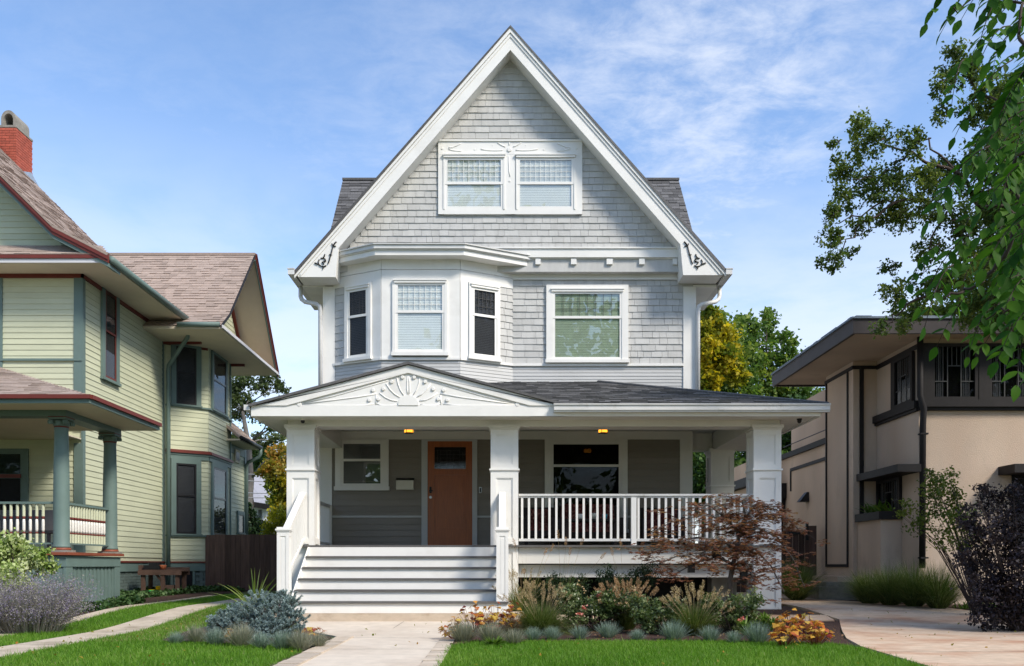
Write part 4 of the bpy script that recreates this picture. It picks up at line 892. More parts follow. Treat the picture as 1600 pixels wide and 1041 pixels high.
def chair(x0, x1, y0, label):
    t = thing('porch_chair', ((x0+x1)/2, y0, FLOOR), label, 'chair'); y1 = y0+0.65
    MB().box(x0, x1, y0, y1, FLOOR+0.2, FLOOR+0.32).box(x0, x0+0.08, y0, y1, FLOOR+0.32, FLOOR+0.58).box(x1-0.08, x1, y0, y1, FLOOR+0.32, FLOOR+0.58).box(x0, x1, y1-0.08, y1, FLOOR+0.32, FLOOR+0.80).build('chair_frame', 'wicker', t)
    for a in (x0+0.02, x1-0.07):
        for b in (y0+0.02, y1-0.07): MB().box(a, a+0.05, b, b+0.05, FLOOR, FLOOR+0.2).build('leg', 'wicker', t)
    MB().box(x0+0.09, x1-0.09, y0+0.02, y1-0.1, FLOOR+0.32, FLOOR+0.44).build('seat_cushion', 'cushion_red', t); MB().box(x0+0.1, x1-0.1, y1-0.2, y1-0.09, FLOOR+0.44, FLOOR+0.76).build('back_cushion', 'cushion_red', t)
chair(0.42, 1.02, 17.2, 'dark wicker chair with red cushion beside the middle porch post'); chair(wx(1005, 17.2), wx(1075, 17.2), 17.3, 'dark wicker chair with red cushion at the right end of the porch')
def ctable():
    x0, x1, y0, y1, zt = wx(880, 16.7), wx(965, 16.7), 16.5, 17.0, wz(812, 16.75); t = thing('coffee_table', ((x0+x1)/2, y0, FLOOR), 'low dark coffee table with three pots on the porch', 'table')
    MB().box(x0, x1, y0, y1, zt-0.04, zt).build('table_top', 'wicker', t)
    for a in (x0+0.03, x1-0.08):
        for b in (y0+0.03, y1-0.08): MB().box(a, a+0.05, b, b+0.05, FLOOR, zt-0.04).build('leg', 'wicker', t)
    for px, r, h, m, lb in ((907.5, 0.058, 0.10, 'pot_white', 'small white cup pot on the left of the coffee table'), (928.5, 0.08, 0.115, 'mail_cream', 'wide cream pot in the middle of the coffee table'), (945, 0.05, 0.10, 'pot_teal', 'teal pot on the right of the coffee table')):
        p = MB().lathe((wx(px, 16.7), 16.7, zt), [(r*0.75, 0.0), (r, h*0.5), (r*0.97, h), (r*0.85, h), (r*0.8, h*0.8)], 16).build('flower_pot', m, None, smooth=True); tag(p, lb, 'pot', 'pots on the porch coffee table')
ctable()

# ------------------------------------------------------------------ the green clapboard house on the left
gh = thing('green_house', (-9.2, 19.6, 0.2), 'pale green clapboard house with teal and red trim at the left edge', 'house')
XS, YL = -9.2, 19.6
FL = Frame((0, YL), dr=(1, 0)); FS = Frame((XS, YL), dr=(0, 1))
BP = [(-9.12, 24.3), (-8.21, 25.0), (-8.2, 26.95)]
FB1 = Frame(BP[0], BP[1]); FB2 = Frame(BP[1], BP[2]); FR = Frame((-8.3, 26.95), dr=(0, 1))
WT0, WT1 = 1.02, 1.06
mb = MB(); mb.box(-15, XS-0.002, YL+0.002, 27, 0.95, 7.40); mb.plan([(-9.2, 24.3), (BP[0][0], BP[0][1]+0.002), (BP[1][0]-0.004, BP[1][1]+0.002), (BP[2][0]-0.004, BP[2][1]), (-9.2, 27)], 0.95, 7.1)
mb.box(-14, -8.302, 26.9, 28.9, 0.95, 4.75)
gbody = mb.build('main_wall', 'green_siding', gh)
# clapboards
E = 0.127
siding(gh, 'green_siding', FL, -11.4, -9.36, 3.9, 7.30, E)
siding(gh, 'green_siding', FL, -11.4, -9.36, 1.2, 3.62, E)
swin = [*FS.px(156, 591), *FS.px(183, 451)]
def sclip(z): return (0.0, 4.72)
siding(gh, 'green_siding', FS, 0.02, 4.72, WT1+0.09, swin[1], E, clip=None)
siding(gh, 'green_siding', FS, 0.02, swin[0]+0.01, swin[1], 7.30, E); siding(gh, 'green_siding', FS, swin[2]-0.01, 4.72, swin[1], 7.30, E)
b1w = [FB1.px(x, 0)[0] for x in (266.5, 313.5)]; b2w = [FB2.px(x, 0)[0] for x in (328.5, 352.5)]
lz0, lz1 = FB1.px(285, 836)[1], FB1.px(285, 708)[1]; uz0, uz1 = FB1.px(285, 634)[1], 7.05
for fr, ww, L in ((FB1, b1w, FB1.len), (FB2, b2w, FB2.len)):
    siding(gh, 'green_siding', fr, 0.0, L, WT1+0.05, lz0-0.03, E)
    siding(gh, 'green_siding', fr, 0.0, ww[0]+0.02, lz0, lz1, E); siding(gh, 'green_siding', fr, ww[1]-0.02, L, lz0, lz1, E)
    siding(gh, 'green_siding', fr, 0.0, L, lz1+0.07, uz0-0.03, E)
    siding(gh, 'green_siding', fr, 0.0, ww[0]+0.02, uz0, uz1, E); siding(gh, 'green_siding', fr, ww[1]-0.02, L, uz0, uz1, E)
    MB(fr).box(-0.02, L+0.03, 0.0, 0.07, lz1-0.06, lz1-0.005).box(0, L, 0.0, 0.05, lz1-0.17, lz1-0.06).build('bay_trim', 'teal_trim', gh)
    MB(fr).box(-0.02, L+0.05, 0.0, 0.11, lz1-0.004, lz1+0.055).box(-0.02, L+0.03, 0.0, 0.07, lz1+0.056, lz1+0.085).build('bay_moulding', 'red_trim', gh)
    MB(fr).box(-0.02, L+0.03, 0.0, 0.07, uz0-0.045, uz0).box(-0.02, L+0.05, 0.0, 0.08, lz0-0.045, lz0).build('sill_course', 'teal_trim', gh)
    for a, b in ((lz0, lz1-0.17), (uz0, uz1)):
        window(gh, fr, ww[0], ww[1], a, b, cas=0.135, head=0.12, sill=0.03, sash=0.05, split=0.54, trim='teal_trim', sashm='black_plastic', g='glass_dark', blinds='dark_blind', cap=False)
siding(gh, 'green_siding', FR, 0.0, 1.9, WT1, 4.55, E)
window(gh, FS, swin[0], swin[2], swin[1], swin[3]+0.05, cas=0.16, head=0.16, sill=0.05, sash=0.05, split=0.5, trim='teal_trim', sashm='red_trim', g='glass_dark', blinds='dark_blind', cap=False)
rw = [*FR.px(369, 834), *FR.px(379.5, 800)]
window(gh, FR, rw[0], rw[2], rw[1], rw[3], cas=0.10, head=0.12, sill=0.03, sash=0.03, trim='teal_trim', sashm='black_plastic', g='glass_dark', cap=False, single=True)
vq = [*FR.px(364.5, 722), *FR.px(371.5, 705)]
MB(FR).box(vq[0], vq[2], 0.0, 0.07, vq[1], vq[3]).build('wall_vent', 'tan_soffit', gh); MB(FR).box(vq[0]+0.07, vq[2]-0.07, 0.065, 0.075, vq[1]+0.07, vq[3]-0.07).build('vent_grille', 'black_plastic', gh)
# corner boards and belts
t = MB(FL); t.box(-9.36, -9.198, 0.0, 0.035, 3.9, 7.3); t.box(-11.1, -10.92, 0.0, 0.035, 3.9, 7.3); t.box(-11.5, -9.18, 0.018, 0.055, wz(564.5, YL), wz(561, YL)); t.box(-9.36, -9.198, 0.0, 0.035, 1.2, 3.62); t.build('corner_board', 'teal_trim', gh)
t = MB(FS); t.box(-0.03, 0.10, 0.0, 0.035, WT1, 7.3); t.box(4.60, 4.70, 0.0, 0.03, WT1, 7.3); t.build('corner_board', 'teal_trim', gh)
MB(FB2).box(0.0, 0.16, 0.018, 0.04, WT1+0.05, lz0-0.045).box(FB2.len-0.06, FB2.len, 0.018, 0.05, WT1+0.05, 7.05).build('corner_board', 'teal_trim', gh)
MB(FR).box(1.78, 1.95, 0.0, 0.04, WT1, 4.6).box(0, 1.95, 0.0, 0.035, 4.40, 4.72).build('corner_board', 'teal_trim', gh)
# water table, skirt, brick foundation
for fr, L in ((FS, 4.72), (FB1, FB1.len), (FB2, FB2.len), (FR, 1.95)):
    MB(fr).box(0, L+0.03, 0.0, 0.06, WT0-0.0, WT1).build('water_table', 'red_trim', gh); MB(fr).box(0, L+0.02, 0.0, 0.035, WT0-0.22, WT0-0.012).build('skirt_board', 'teal_trim', gh)
mb = MB(); mb.box(-14, XS-0.03, YL+0.05, 27, -0.2, 0.94); mb.plan([(-9.25, 24.3), (BP[0][0]-0.03, BP[0][1]+0.03), (BP[1][0]-0.03, BP[1][1]+0.03), (BP[2][0]-0.03, BP[2][1]), (-9.25, 27)], -0.2, 0.94); mb.box(-14, -8.33, 26.9, 28.88, -0.2, 0.94); mb.build('foundation', 'teal_brick', gh)
wins = {id(FS): [], id(FB1): [(FB1.px(272, 0)[0], FB1.px(304, 0)[0])], id(FB2): [(FB2.px(331, 0)[0], FB2.px(344, 0)[0])]}
for fr, L in ((FS, 4.72), (FB1, FB1.len), (FB2, FB2.len)):
    for r in range(9):
        z0 = 0.16+r*0.073; u = -0.1*(r % 2)
        while u < L:
            a, b = max(u, 0), min(u+0.215, L)
            if b-a > 0.04 and not any(a < wb and b > wa for wa, wb in wins[id(fr)]) and not (fr is FS and a < 1.4 and False):
                piece('brick', 'box', 'teal_brick', gh, fr, a, b-0.01, -0.035, 0.0+random.uniform(-0.004, 0.006), z0, z0+0.064)
            u += 0.225
for fr in (FB1, FB2):
    for a, b in wins[id(fr)]:
        MB(fr).box(a, b, -0.03, -0.015, 0.2, 0.79).build('basement_window', 'dark_room', gh); MB(fr).box(a, a+0.06, -0.02, 0.03, 0.2, 0.79).box(b-0.06, b, -0.02, 0.03, 0.2, 0.79).box(a, b, -0.02, 0.05, 0.14, 0.2).build('window_frame', 'teal_trim', gh)
# main eave: soffit, gutter, downspout
XE, YE, ZE = -8.31, 18.9, 7.36
mb = MB(); mb.plan([(-15, YE), (XE, YE), (XE, 23.5), (XS, 24.3), (XS, YL), (-15, YL)], ZE-0.04, ZE); mb.build('eave_soffit', 'tan_soffit', gh)
mb = MB(); mb.box(-15, XS+0.05, YL-0.05, YL, ZE-0.13, ZE-0.045); mb.box(XS, XS+0.05, YL-0.05, 24.3, ZE-0.13, ZE-0.045); mb.build('wall_moulding', 'red_trim', gh)
MB().box(-15, XE, YE-0.03, YE+0.02, ZE-0.03, ZE+0.055).build('eave_fascia', 'far_white', gh); MB().box(-15, XE+0.02, YE-0.06, YE+0.0, ZE+0.057, ZE+0.13).build('eave_moulding', 'red_trim', gh)
g_ = MB().tube([(XE+0.06, YE-0.02, ZE+0.04), (XE+0.06, 23.55, ZE+0.03)], 0.075, 10).build('gutter', 'teal_trim', gh, smooth=True)
elbow('downspout', [(XE+0.06, 23.5, ZE), (XE+0.06, 23.52, ZE-0.28), (XE+0.02, 23.6, ZE-0.40), (-8.98, 24.1, 6.32), (-9.02, 24.18, 6.18), (-9.02, 24.2, 5.9), (-9.02, 24.2, 0.3)], 0.055, 'teal_trim', gh)
# front pent roof and gable with red rake
pent = [(-15, YE-0.06, ZE+0.14), (XE+0.02, YE-0.06, ZE+0.14), (XE-0.35, YL-0.25, ZE+0.50), (-15, YL-0.25, ZE+0.50)]
pe = MB().slab(pent, 0.02).build('pent_roof', 'roof_brown', gh); roof_tabs(pe, 'roof_brown', pent, 0.14, 0.3, 0.01)
prof = [(-8.28, 7.50), (-9.45, 8.10), (-10.6, 9.24), (-14.6, 13.22)]
MB().prism([(-8.9, 7.4), (-9.45, 7.86), (-10.6, 8.98), (-14.6, 12.98), (-14.6, 7.4)], 19.42, 19.5).build('gable_wall', 'green_siding', gh)
FGL = Frame((0, 19.42), dr=(1, 0))
siding(gh, 'green_siding', FGL, -13.2, -9.5, 7.75, 10.6, E, clip=lambda z: (-13.2, np.interp(z, [7.4, 7.86, 8.98, 12.98], [-8.9, -9.45, -10.6, -14.6])))
def band(p, a, b, y0, y1, name, m):
    q = [(x, z-a) for x, z in p]+[(x, z-b) for x, z in reversed(p)]
    MB().prism(q, y0, y1).build(name, m, gh)
band(prof, 0.0, 0.19, YE-0.08, YE-0.03, 'rake_board', 'red_trim'); band(prof, 0.05, 0.13, YE-0.10, YE-0.081, 'rake_moulding', 'red_trim'); band(prof, 0.19, 0.27, YE-0.05, YE+0.0, 'rake_trim', 'teal_trim'); band(prof, 0.20, 0.26, YE+0.002, 19.42, 'rake_soffit', 'teal_trim')
for i in range(3):
    (xa, za), (xb, zb_) = prof[i], prof[i+1]
    pl = [(xa, YE-0.1, za), (xa, 24.4, za), (xb, 24.4, zb_), (xb, YE-0.1, zb_)]
    ro = MB().slab(pl, 0.05).build('main_roof', 'roof_brown', gh); roof_tabs(ro, 'roof_brown', pl, 0.145, 0.30, 0.012)
MB().add([(-8.28, 24.4, 7.5), (-9.45, 24.4, 8.1), (-10.6, 24.4, 9.24), (-14.6, 24.4, 13.2), (-14.6, 24.4, 7.4)], [(0, 1, 2, 3, 4)]).build('rear_gable_wall', 'green_siding', gh)
# chimney with an arched cement hood
cx0, cx1, cy0, cy1 = -14.1, -13.3, 24.5, 25.35; ct = wz(199, 24.5)
ch = MB().box(cx0+0.01, cx1-0.01, cy0+0.01, cy1-0.01, 10.5, ct).build('chimney', 'mortar', gh)
bm = MB()
for r in range(38):
    z0 = 10.6+r*0.0725
    if z0+0.06 > ct: break
    for fr, L in ((Frame((cx0, cy0), dr=(1, 0)), cx1-cx0), (Frame((cx1, cy0), dr=(0, 1)), cy1-cy0)):
        u = -0.105*(r % 2)
        while u < L:
            a, b = max(u, 0), min(u+0.2, L)
            if b-a > 0.03: bm.box(a, b, -0.02, random.uniform(0.003, 0.008), z0, z0+0.062, fr=fr)
            u += 0.21
bm.build('chimney_bricks', 'red_brick', ch, kind='stuff')
cap = MB().box(cx0-0.01, cx1+0.015, cy0-0.015, cy1+0.015, ct, ct+0.055)
ar = []
for k in range(13):
    a = math.pi*k/12; ar.append((-13.52+0.20*math.cos(a), ct+0.10+0.14+0.24*math.sin(a)))
inner = [(-13.52+0.13*math.cos(math.pi*k/12), ct+0.22+0.17*math.sin(math.pi*k/12)) for k in range(13)]
cap.prism([(-13.32, ct+0.055)]+ar+[(-13.72, ct+0.055), (-13.65, ct+0.055)]+list(reversed(inner))+[(-13.39, ct+0.055)], cy0+0.02, cy1-0.12)
cap.build('chimney_hood', 'cement', ch)
MB().slab([(-13.25, 24.42, 11.72), (-13.0, 24.42, 11.55), (-13.0, 25.2, 11.55), (-13.25, 25.2, 12.0)], 0.03).build('flashing', 'slate_blue', ch)
# rear wing: roof, flared eaves, gable end with red rakes
XR = -7.2
w1 = [(-12.5, 22.9, 7.08), (XR, 22.9, 7.08), (XR, 23.6, 7.55), (-12.5, 23.6, 7.55)]
w2 = [(-12.5, 23.6, 7.55), (XR, 23.6, 7.55), (XR, 26.05, 9.98), (-12.5, 26.05, 9.98)]
wr = MB(); wr.slab(w1, 0.06); wr.slab(w2, 0.06); wro = wr.build('wing_roof', 'roof_brown', gh)
roof_tabs(wro, 'roof_brown', w1, 0.142, 0.26, 0.015); roof_tabs(wro, 'roof_brown', w2, 0.142, 0.26, 0.015)
MB().slab([(XR, 28.6, 7.08), (-12.5, 28.6, 7.08), (-12.5, 26.05, 9.98), (XR, 26.05, 9.98)], 0.06).build('wing_roof', 'tan_soffit', gh)
MB().box(-12.5, XR+0.02, 25.99, 26.11, 9.95, 10.02).build('ridge_cap', 'roof_brown', gh)
def rake3(pts, a, b, x0, x1, name, m):
    q = [(x0, y, z-a) for y, z in pts]+[(x0, y, z-b) for y, z in reversed(pts)]; n = len(q)
    MB().add(q+[(x1, y, z) for _, y, z in q], [tuple(range(n)), tuple(reversed(range(n, 2*n)))]+[(i, i+n, (i+1) % n+n, (i+1) % n) for i in range(n)]).build(name, m, gh)
rear = [(26.05, 10.0), (28.0, 7.78), (28.62, 7.10)]; front = [(22.88, 7.08), (23.6, 7.57), (26.05, 10.0)]
rake3(rear, -0.02, 0.16, XR, XR+0.045, 'rake_board', 'red_trim'); rake3(rear, 0.0, 0.05, XR+0.046, XR+0.075, 'rake_moulding', 'red_trim'); rake3(rear, 0.16, 0.20, XR-0.02, XR+0.02, 'rake_trim', 'teal_trim')
rake3(front, 0.0, 0.07, XR, XR+0.03, 'rake_board', 'brown_trim')
# gable end wall (set back), red wall moulding, pent soffit below
FGE = Frame((-8.16, 23.4), dr=(0, 1))
MB().add([(-8.17, 23.45, 7.0), (-8.17, 28.0, 7.0), (-8.17, 28.0, 7.6), (-8.17, 26.05, 9.7), (-8.17, 23.45, 7.2)], [(0, 1, 2, 3, 4)]).build('wing_gable_wall', 'green_siding', gh)
siding(gh, 'green_siding', FGE, 0, 4.6, 7.15, 9.4, E, clip=lambda z: (max(0.0, (z-7.2)*1.05), 4.6-max(0.0, (z-7.3)*0.9)))
rake3([(26.05, 9.72), (28.0, 7.5)], 0.0, 0.12, -8.16, -8.08, 'wall_moulding', 'red_trim')
MB().box(-9.3, XR+0.02, 22.9, 28.6, 7.00, 7.06).build('eave_soffit', 'tan_soffit', gh)
e2 = MB(); e2.box(XR+0.02, XR+0.06, 22.9, 28.62, 7.02, 7.10); e2.build('eave_fascia', 'far_white', gh)
MB().slab([(XR+0.04, 23.3, 7.10), (XR+0.04, 28.62, 7.10), (-7.9, 28.62, 7.34), (-7.9, 23.75, 7.34)], 0.03).build('pent_roof', 'roof_brown', gh)
elbow('gutter', [(XE+0.02, 22.86, 7.10), (XR-0.02, 22.86, 7.10)], 0.065, 'teal_trim', gh)
mb = MB(); mb.box(-9.2, -8.15, 24.22, 24.3, 6.94, 7.0); mb.add([(p[0]+o*0.0, p[1]-0.03, z) for z in (6.93, 7.0) for p in BP for o in (0,)], [(0, 1, 4, 3), (1, 2, 5, 4)]); mb.box(-8.2, -7.75, 26.9, 26.98, 6.93, 6.999); mb.build('wall_moulding', 'red_trim', gh)
# low rear addition roof
XQ = -7.8
ra = [(XQ, 26.6, 4.78), (XQ, 28.75, 4.78), (-9.6, 28.75, 6.35), (-9.6, 26.6, 6.35)]
rr = MB().slab(ra, 0.06).build('rear_roof', 'roof_brown', gh); roof_tabs(rr, 'roof_brown', ra, 0.145, 0.28, 0.012)
MB().box(-8.3, XQ, 26.6, 28.75, 4.66, 4.71).build('eave_soffit', 'tan_soffit', gh); elbow('gutter', [(XQ+0.05, 26.6, 4.74), (XQ+0.05, 28.78, 4.72)], 0.065, 'iron', gh)
elbow('downspout', [(XQ+0.05, 28.7, 4.70), (XQ+0.05, 28.72, 4.52), (XQ, 28.74, 4.42), (-8.18, 28.8, 4.26), (-8.23, 28.82, 4.12), (-8.23, 28.82, 0.4)], 0.055, 'teal_trim', gh)
# its front porch: roof, beam, columns, balustrade, base with slatted panel
XP, YPF, ZP = -7.0, 15.2, 3.83
ptop = [(-13, YPF, ZP), (XP, YPF, ZP), (-11.3, YL, 5.38), (-13, YL, 5.38)]; pside = [(XP, YPF, ZP), (XP, 18.3, ZP), (-9.2, 18.3+0.0, 4.62), (-9.2, YL, 4.62), (-11.3, YL, 5.38)]
lp = MB(); lp.slab(ptop, 0.04); lp.slab([(XP, YPF, ZP), (XP, 18.3, ZP), (-9.25, 18.3, 4.63), (-9.25, 17.55, 4.63)], 0.04); lp.slab([(-9.25, 17.55, 4.63), (-9.25, YL, 4.63), (-11.3, YL, 5.38)], 0.04); lpo = lp.build('porch_roof', 'roof_brown', gh)
roof_tabs(lpo, 'roof_brown', ptop, 0.142, 0.30, 0.012); roof_tabs(lpo, 'roof_brown', [(XP, YPF, ZP), (XP, 18.3, ZP), (-9.25, 18.3, 4.63), (-9.25, 17.55, 4.63)], 0.142, 0.3, 0.012)
MB().slab([(XP, 18.3, ZP), (-9.2, 18.3, 4.62), (-9.2, 18.3+0.02, ZP), ], 0.02).build('porch_gable_end', 'green_siding', gh)
mb = MB(); mb.box(-13, XP+0.03, YPF-0.05, YPF, ZP-0.05, ZP+0.02); mb.box(XP, XP+0.05, YPF, 18.3, ZP-0.05, ZP+0.02); mb.build('porch_moulding', 'red_trim', gh)
mb = MB(); mb.box(-13, XP, YPF, YPF+0.03, ZP-0.12, ZP-0.051); mb.box(XP-0.03, XP, YPF+0.03, 18.3, ZP-0.12, ZP-0.051); mb.build('porch_fascia', 'teal_trim', gh)
mb = MB(); mb.box(-13, XP-0.03, YPF+0.03, 18.3, ZP-0.13, ZP-0.10); mb.box(-13, -9.2, 18.3, YL, ZP-0.13, ZP-0.10); mb.build('porch_soffit', 'tan_soffit', gh)
mb = MB(); mb.box(-13, -7.72, 15.85, 16.15, 3.60, 3.70); mb.box(-13, -7.70, 15.83, 16.17, 3.685, 3.699); mb.box(-8.02, -7.72, 16.15, 18.15, 3.60, 3.70); mb.build('porch_beam', 'teal_trim', gh)
for x, y in ((-7.874, 16.0), (-7.874, 17.98)):
    co = MB().lathe((x, y, 0), [(0.155, 1.27), (0.15, 1.30), (0.138, 1.33), (0.137, 1.9), (0.132, 2.6), (0.116, 3.36), (0.12, 3.38), (0.12, 3.40), (0.116, 3.42)], 20).build('porch_column', 'teal_trim', gh, smooth=True)
    MB().box(x-0.175, x+0.175, y-0.175, y+0.175, 1.186, 1.225).build('column_plinth', 'cement', co); MB().lathe((x, y, 0), [(0.16, 1.226), (0.165, 1.24), (0.152, 1.268)], 20).build('column_base', 'rust_trim', co, smooth=True)
    k = MB().lathe((x, y, 0), [(0.118, 3.42), (0.135, 3.45), (0.135, 3.50), (0.15, 3.52)], 16).box(x-0.16, x+0.16, y-0.16, y+0.16, 3.54, 3.60)
    for sx in (-1, 1):
        for sy in (-1, 1): k.lathe((x+sx*0.13, y+sy*0.13, 3.0), [(0.045, 0.46), (0.055, 0.49), (0.045, 0.53)], 8)
    k.build('capital', 'teal_trim', co); MB().lathe((x, y, 0), [(0.123, 3.405), (0.128, 3.42), (0.123, 3.435)], 16).box(x-0.163, x+0.163, y-0.163, y+0.163, 3.575, 3.59).build('capital_ring', 'red_trim', co)
def turned(x, y):
    z = lambda a: 1.27+a     # noqa: E731
    b = MB().lathe((x, y, 0), [(0.026, z(0.09)), (0.026, z(0.25)), (0.013, z(0.252)), (0.013, z(0.558)), (0.026, z(0.56)), (0.026, z(0.78))], 8)
    o = b.build('baluster', 'green_siding', gh)
    MB().lathe((x, y, 0), [(0.02, z(0.28)), (0.027, z(0.32)), (0.027, z(0.46)), (0.02, z(0.51))], 8).build('baluster_turning', 'pot_white', o, smooth=True)
    MB().lathe((x, y, 0), [(0.022, z(0.25)), (0.029, z(0.265)), (0.02, z(0.28))], 8).build('baluster_ring', 'red_trim', o, smooth=True); MB().lathe((x, y, 0), [(0.02, z(0.51)), (0.029, z(0.54)), (0.022, z(0.56))], 8).build('baluster_ring', 'red_trim', o, smooth=True)
    return o
proto = turned(-8.2, 16.0)
for i in range(1, 24):
    c = copy_tree(proto, gh); c.matrix_basis = Matrix.Translation((-0.115*i, 0, 0))
for i in range(15):
    c = copy_tree(proto, gh); c.matrix_basis = Matrix.Translation((0.326, 0.20+0.108*i, 0))
r = MB(); r.box(-13, -8.0, 15.96, 16.04, 2.05, 2.09); r.box(-7.914, -7.834, 16.13, 17.85, 2.05, 2.09); r.box(-13, -8.0, 15.97, 16.03, 1.33, 1.36); r.box(-7.904, -7.844, 16.13, 17.85, 1.33, 1.36); r.build('balustrade_rail', 'teal_trim', gh)
MB().box(-13, -7.60, 15.66, 18.0, 1.135, 1.185).build('porch_floor', 'rust_trim', gh)
mb = MB(); mb.box(-13, -7.65, 15.72, 15.78, 0.93, 1.118); mb.box(-7.71, -7.65, 15.78, 17.95, 0.93, 1.118); mb.box(-7.71, -7.66, 15.73, 15.98, 0.15, 0.929); mb.box(-7.71, -7.66, 17.72, 17.95, 0.15, 0.929); mb.box(-7.71, -7.66, 15.98, 17.72, 0.15, 0.30); mb.box(-13, -7.72, 15.74, 15.78, 0.15, 0.9); mb.build('porch_base', 'teal_trim', gh)
MB().box(-7.78, -7.74, 15.98, 17.72, 0.29, 0.93).build('panel_back', 'iron', gh)
FPN = Frame((-7.70, 15.98), dr=(0, 1))
for i in range(22): piece('slat', 'box', 'teal_trim', gh, FPN, i*0.079+0.006, i*0.079+0.066, -0.02, 0.012*(i % 2), 0.3, 0.93)
# front door and its trim in the shade of the porch
MB(FL).box(-11.4, -10.35, 0.0, 0.05, 1.2, 3.5).build('door_frame', 'teal_trim', gh); MB(FL).box(-11.4, -10.52, 0.05, 0.06, 1.2, 2.85).build('front_door', 'dark_room', gh); MB(FL).box(-11.4, -10.52, 0.051, 0.062, 2.95, 3.38).build('transom', 'glass_dark', gh); MB(FL).box(-11.4, -10.50, 0.05, 0.075, 2.86, 2.94).build('transom_bar', 'red_trim', gh)
# porch bench seen through the balusters
pb = thing('porch_bench', (-9.0, 16.6, 1.185), 'grey porch bench behind the turned balusters of the green house', 'bench')
MB().box(-9.6, -8.3, 16.5, 16.95, 1.55, 1.60).build('seat', 'room_grey', pb); MB().box(-9.6, -8.3, 16.95, 17.0, 1.60, 2.0).build('backrest', 'room_grey', pb)
for x in (-9.55, -8.4):
    for y in (16.52, 16.9): MB().box(x, x+0.05, y, y+0.05, 1.185, 1.55).build('leg', 'room_grey', pb)

# ------------------------------------------------------------------ stucco house on the right
sh = thing('stucco_house', (7.9, 17.0, 0.2), 'tan stucco prairie house with dark trim and deep flat eaves at the right edge', 'house')
XW, YR = 7.9, 17.0
FF = Frame((0, YR), dr=(1, 0)); FSR = Frame((XW, 24.0), dr=(0, -1))          # front; west side (normal points to -x)
mb = MB(); mb.box(XW, 18, YR, 24.5, 0.0, 5.26); stb = mb.build('main_wall', 'stucco', sh)
MB().box(7.40, XW-0.001, 18.9, 20.5, 0.15, 5.26).build('stair_pier', 'stucco', sh)
MB().plan([(7.48, 17.72), (XW-0.001, 17.72), (XW-0.001, 18.899), (7.48, 18.899)], 0.1, 1.86).build('planter_bay', 'stucco', sh)
lz = MB(); lz.box(7.60, 12, 20.5, 24.4, 0.15, 3.92); lz.build('rear_wall', 'stucco', sh)
# eave slab with tall brown fascia, stucco soffit, blue drip edge, low hip roof
XO, Y0_, Y1_, ZB, ZT = 6.46, 16.5, 21.4, 5.226, 5.50
mb = MB(); mb.box(XO, 19, Y0_, Y0_+0.06, ZB, ZT); mb.box(XO, XO+0.06, Y0_+0.06, Y1_, ZB, ZT); mb.box(XO, 12, Y1_, Y1_+0.06, ZB, ZT); mb.build('eave_fascia', 'fascia_brown', sh)
MB().box(XO+0.06, 19, Y0_+0.06, Y1_, 5.265, 5.30).build('eave_soffit', 'stucco', sh)
mb = MB(); mb.box(XO-0.03, 19, Y0_-0.03, Y0_+0.4, ZT, ZT+0.03); mb.box(XO-0.03, XO+0.4, Y0_+0.4, Y1_+0.06, ZT, ZT+0.03); mb.build('drip_edge', 'slate_blue', sh)
hp = [(XO-0.03, Y0_-0.03, ZT+0.03), (19, Y0_-0.03, ZT+0.03), (19, 20.0, ZT+0.33), (9.96, 20.0, ZT+0.33)]; hs = [(XO-0.03, Y0_-0.03, ZT+0.03), (XO-0.03, Y1_+0.06, ZT+0.03), (9.96, Y1_+0.06, ZT+0.33), (9.96, 20.0, ZT+0.33)]
hr = MB(); hr.slab(hp, 0.02); hr.slab(hs, 0.02); hr = hr.build('hip_roof', 'slate_blue', sh); roof_tabs(hr, 'slate_blue', hp, 0.14, 0.3, 0.012); roof_tabs(hr, 'slate_blue', hs, 0.14, 0.3, 0.012)
# dark bands under the soffit frieze
tb = MB(); z0, z1 = 5.09, 5.16
tb.box(7.37, 7.40, 18.9, 20.5, z0, z1); tb.box(7.37, XW-0.03, 18.87, 18.9, z0, z1); tb.box(XW-0.03, XW, 17.0, 18.87, z0-0.02, z1); tb.box(XW, 18, YR-0.03, YR, 5.05, 5.15)
tb.build('trim_band', 'brown_trim', sh)
# pier panel outline
y0, y1 = 19.2, 20.46; zb_ = wz(886, 19.8)
tb = MB(); tb.box(7.37, 7.399, y0-0.05, y0, zb_, z0); tb.box(7.37, 7.399, y1-0.05, y1, zb_, z0); tb.box(7.37, 7.399, y0, y1-0.05, zb_, zb_+0.06); tb.build('panel_trim', 'brown_trim', sh)
MB().box(7.53, 7.61, 18.86, 18.899, 1.9, z0).build('panel_trim', 'brown_trim', sh)
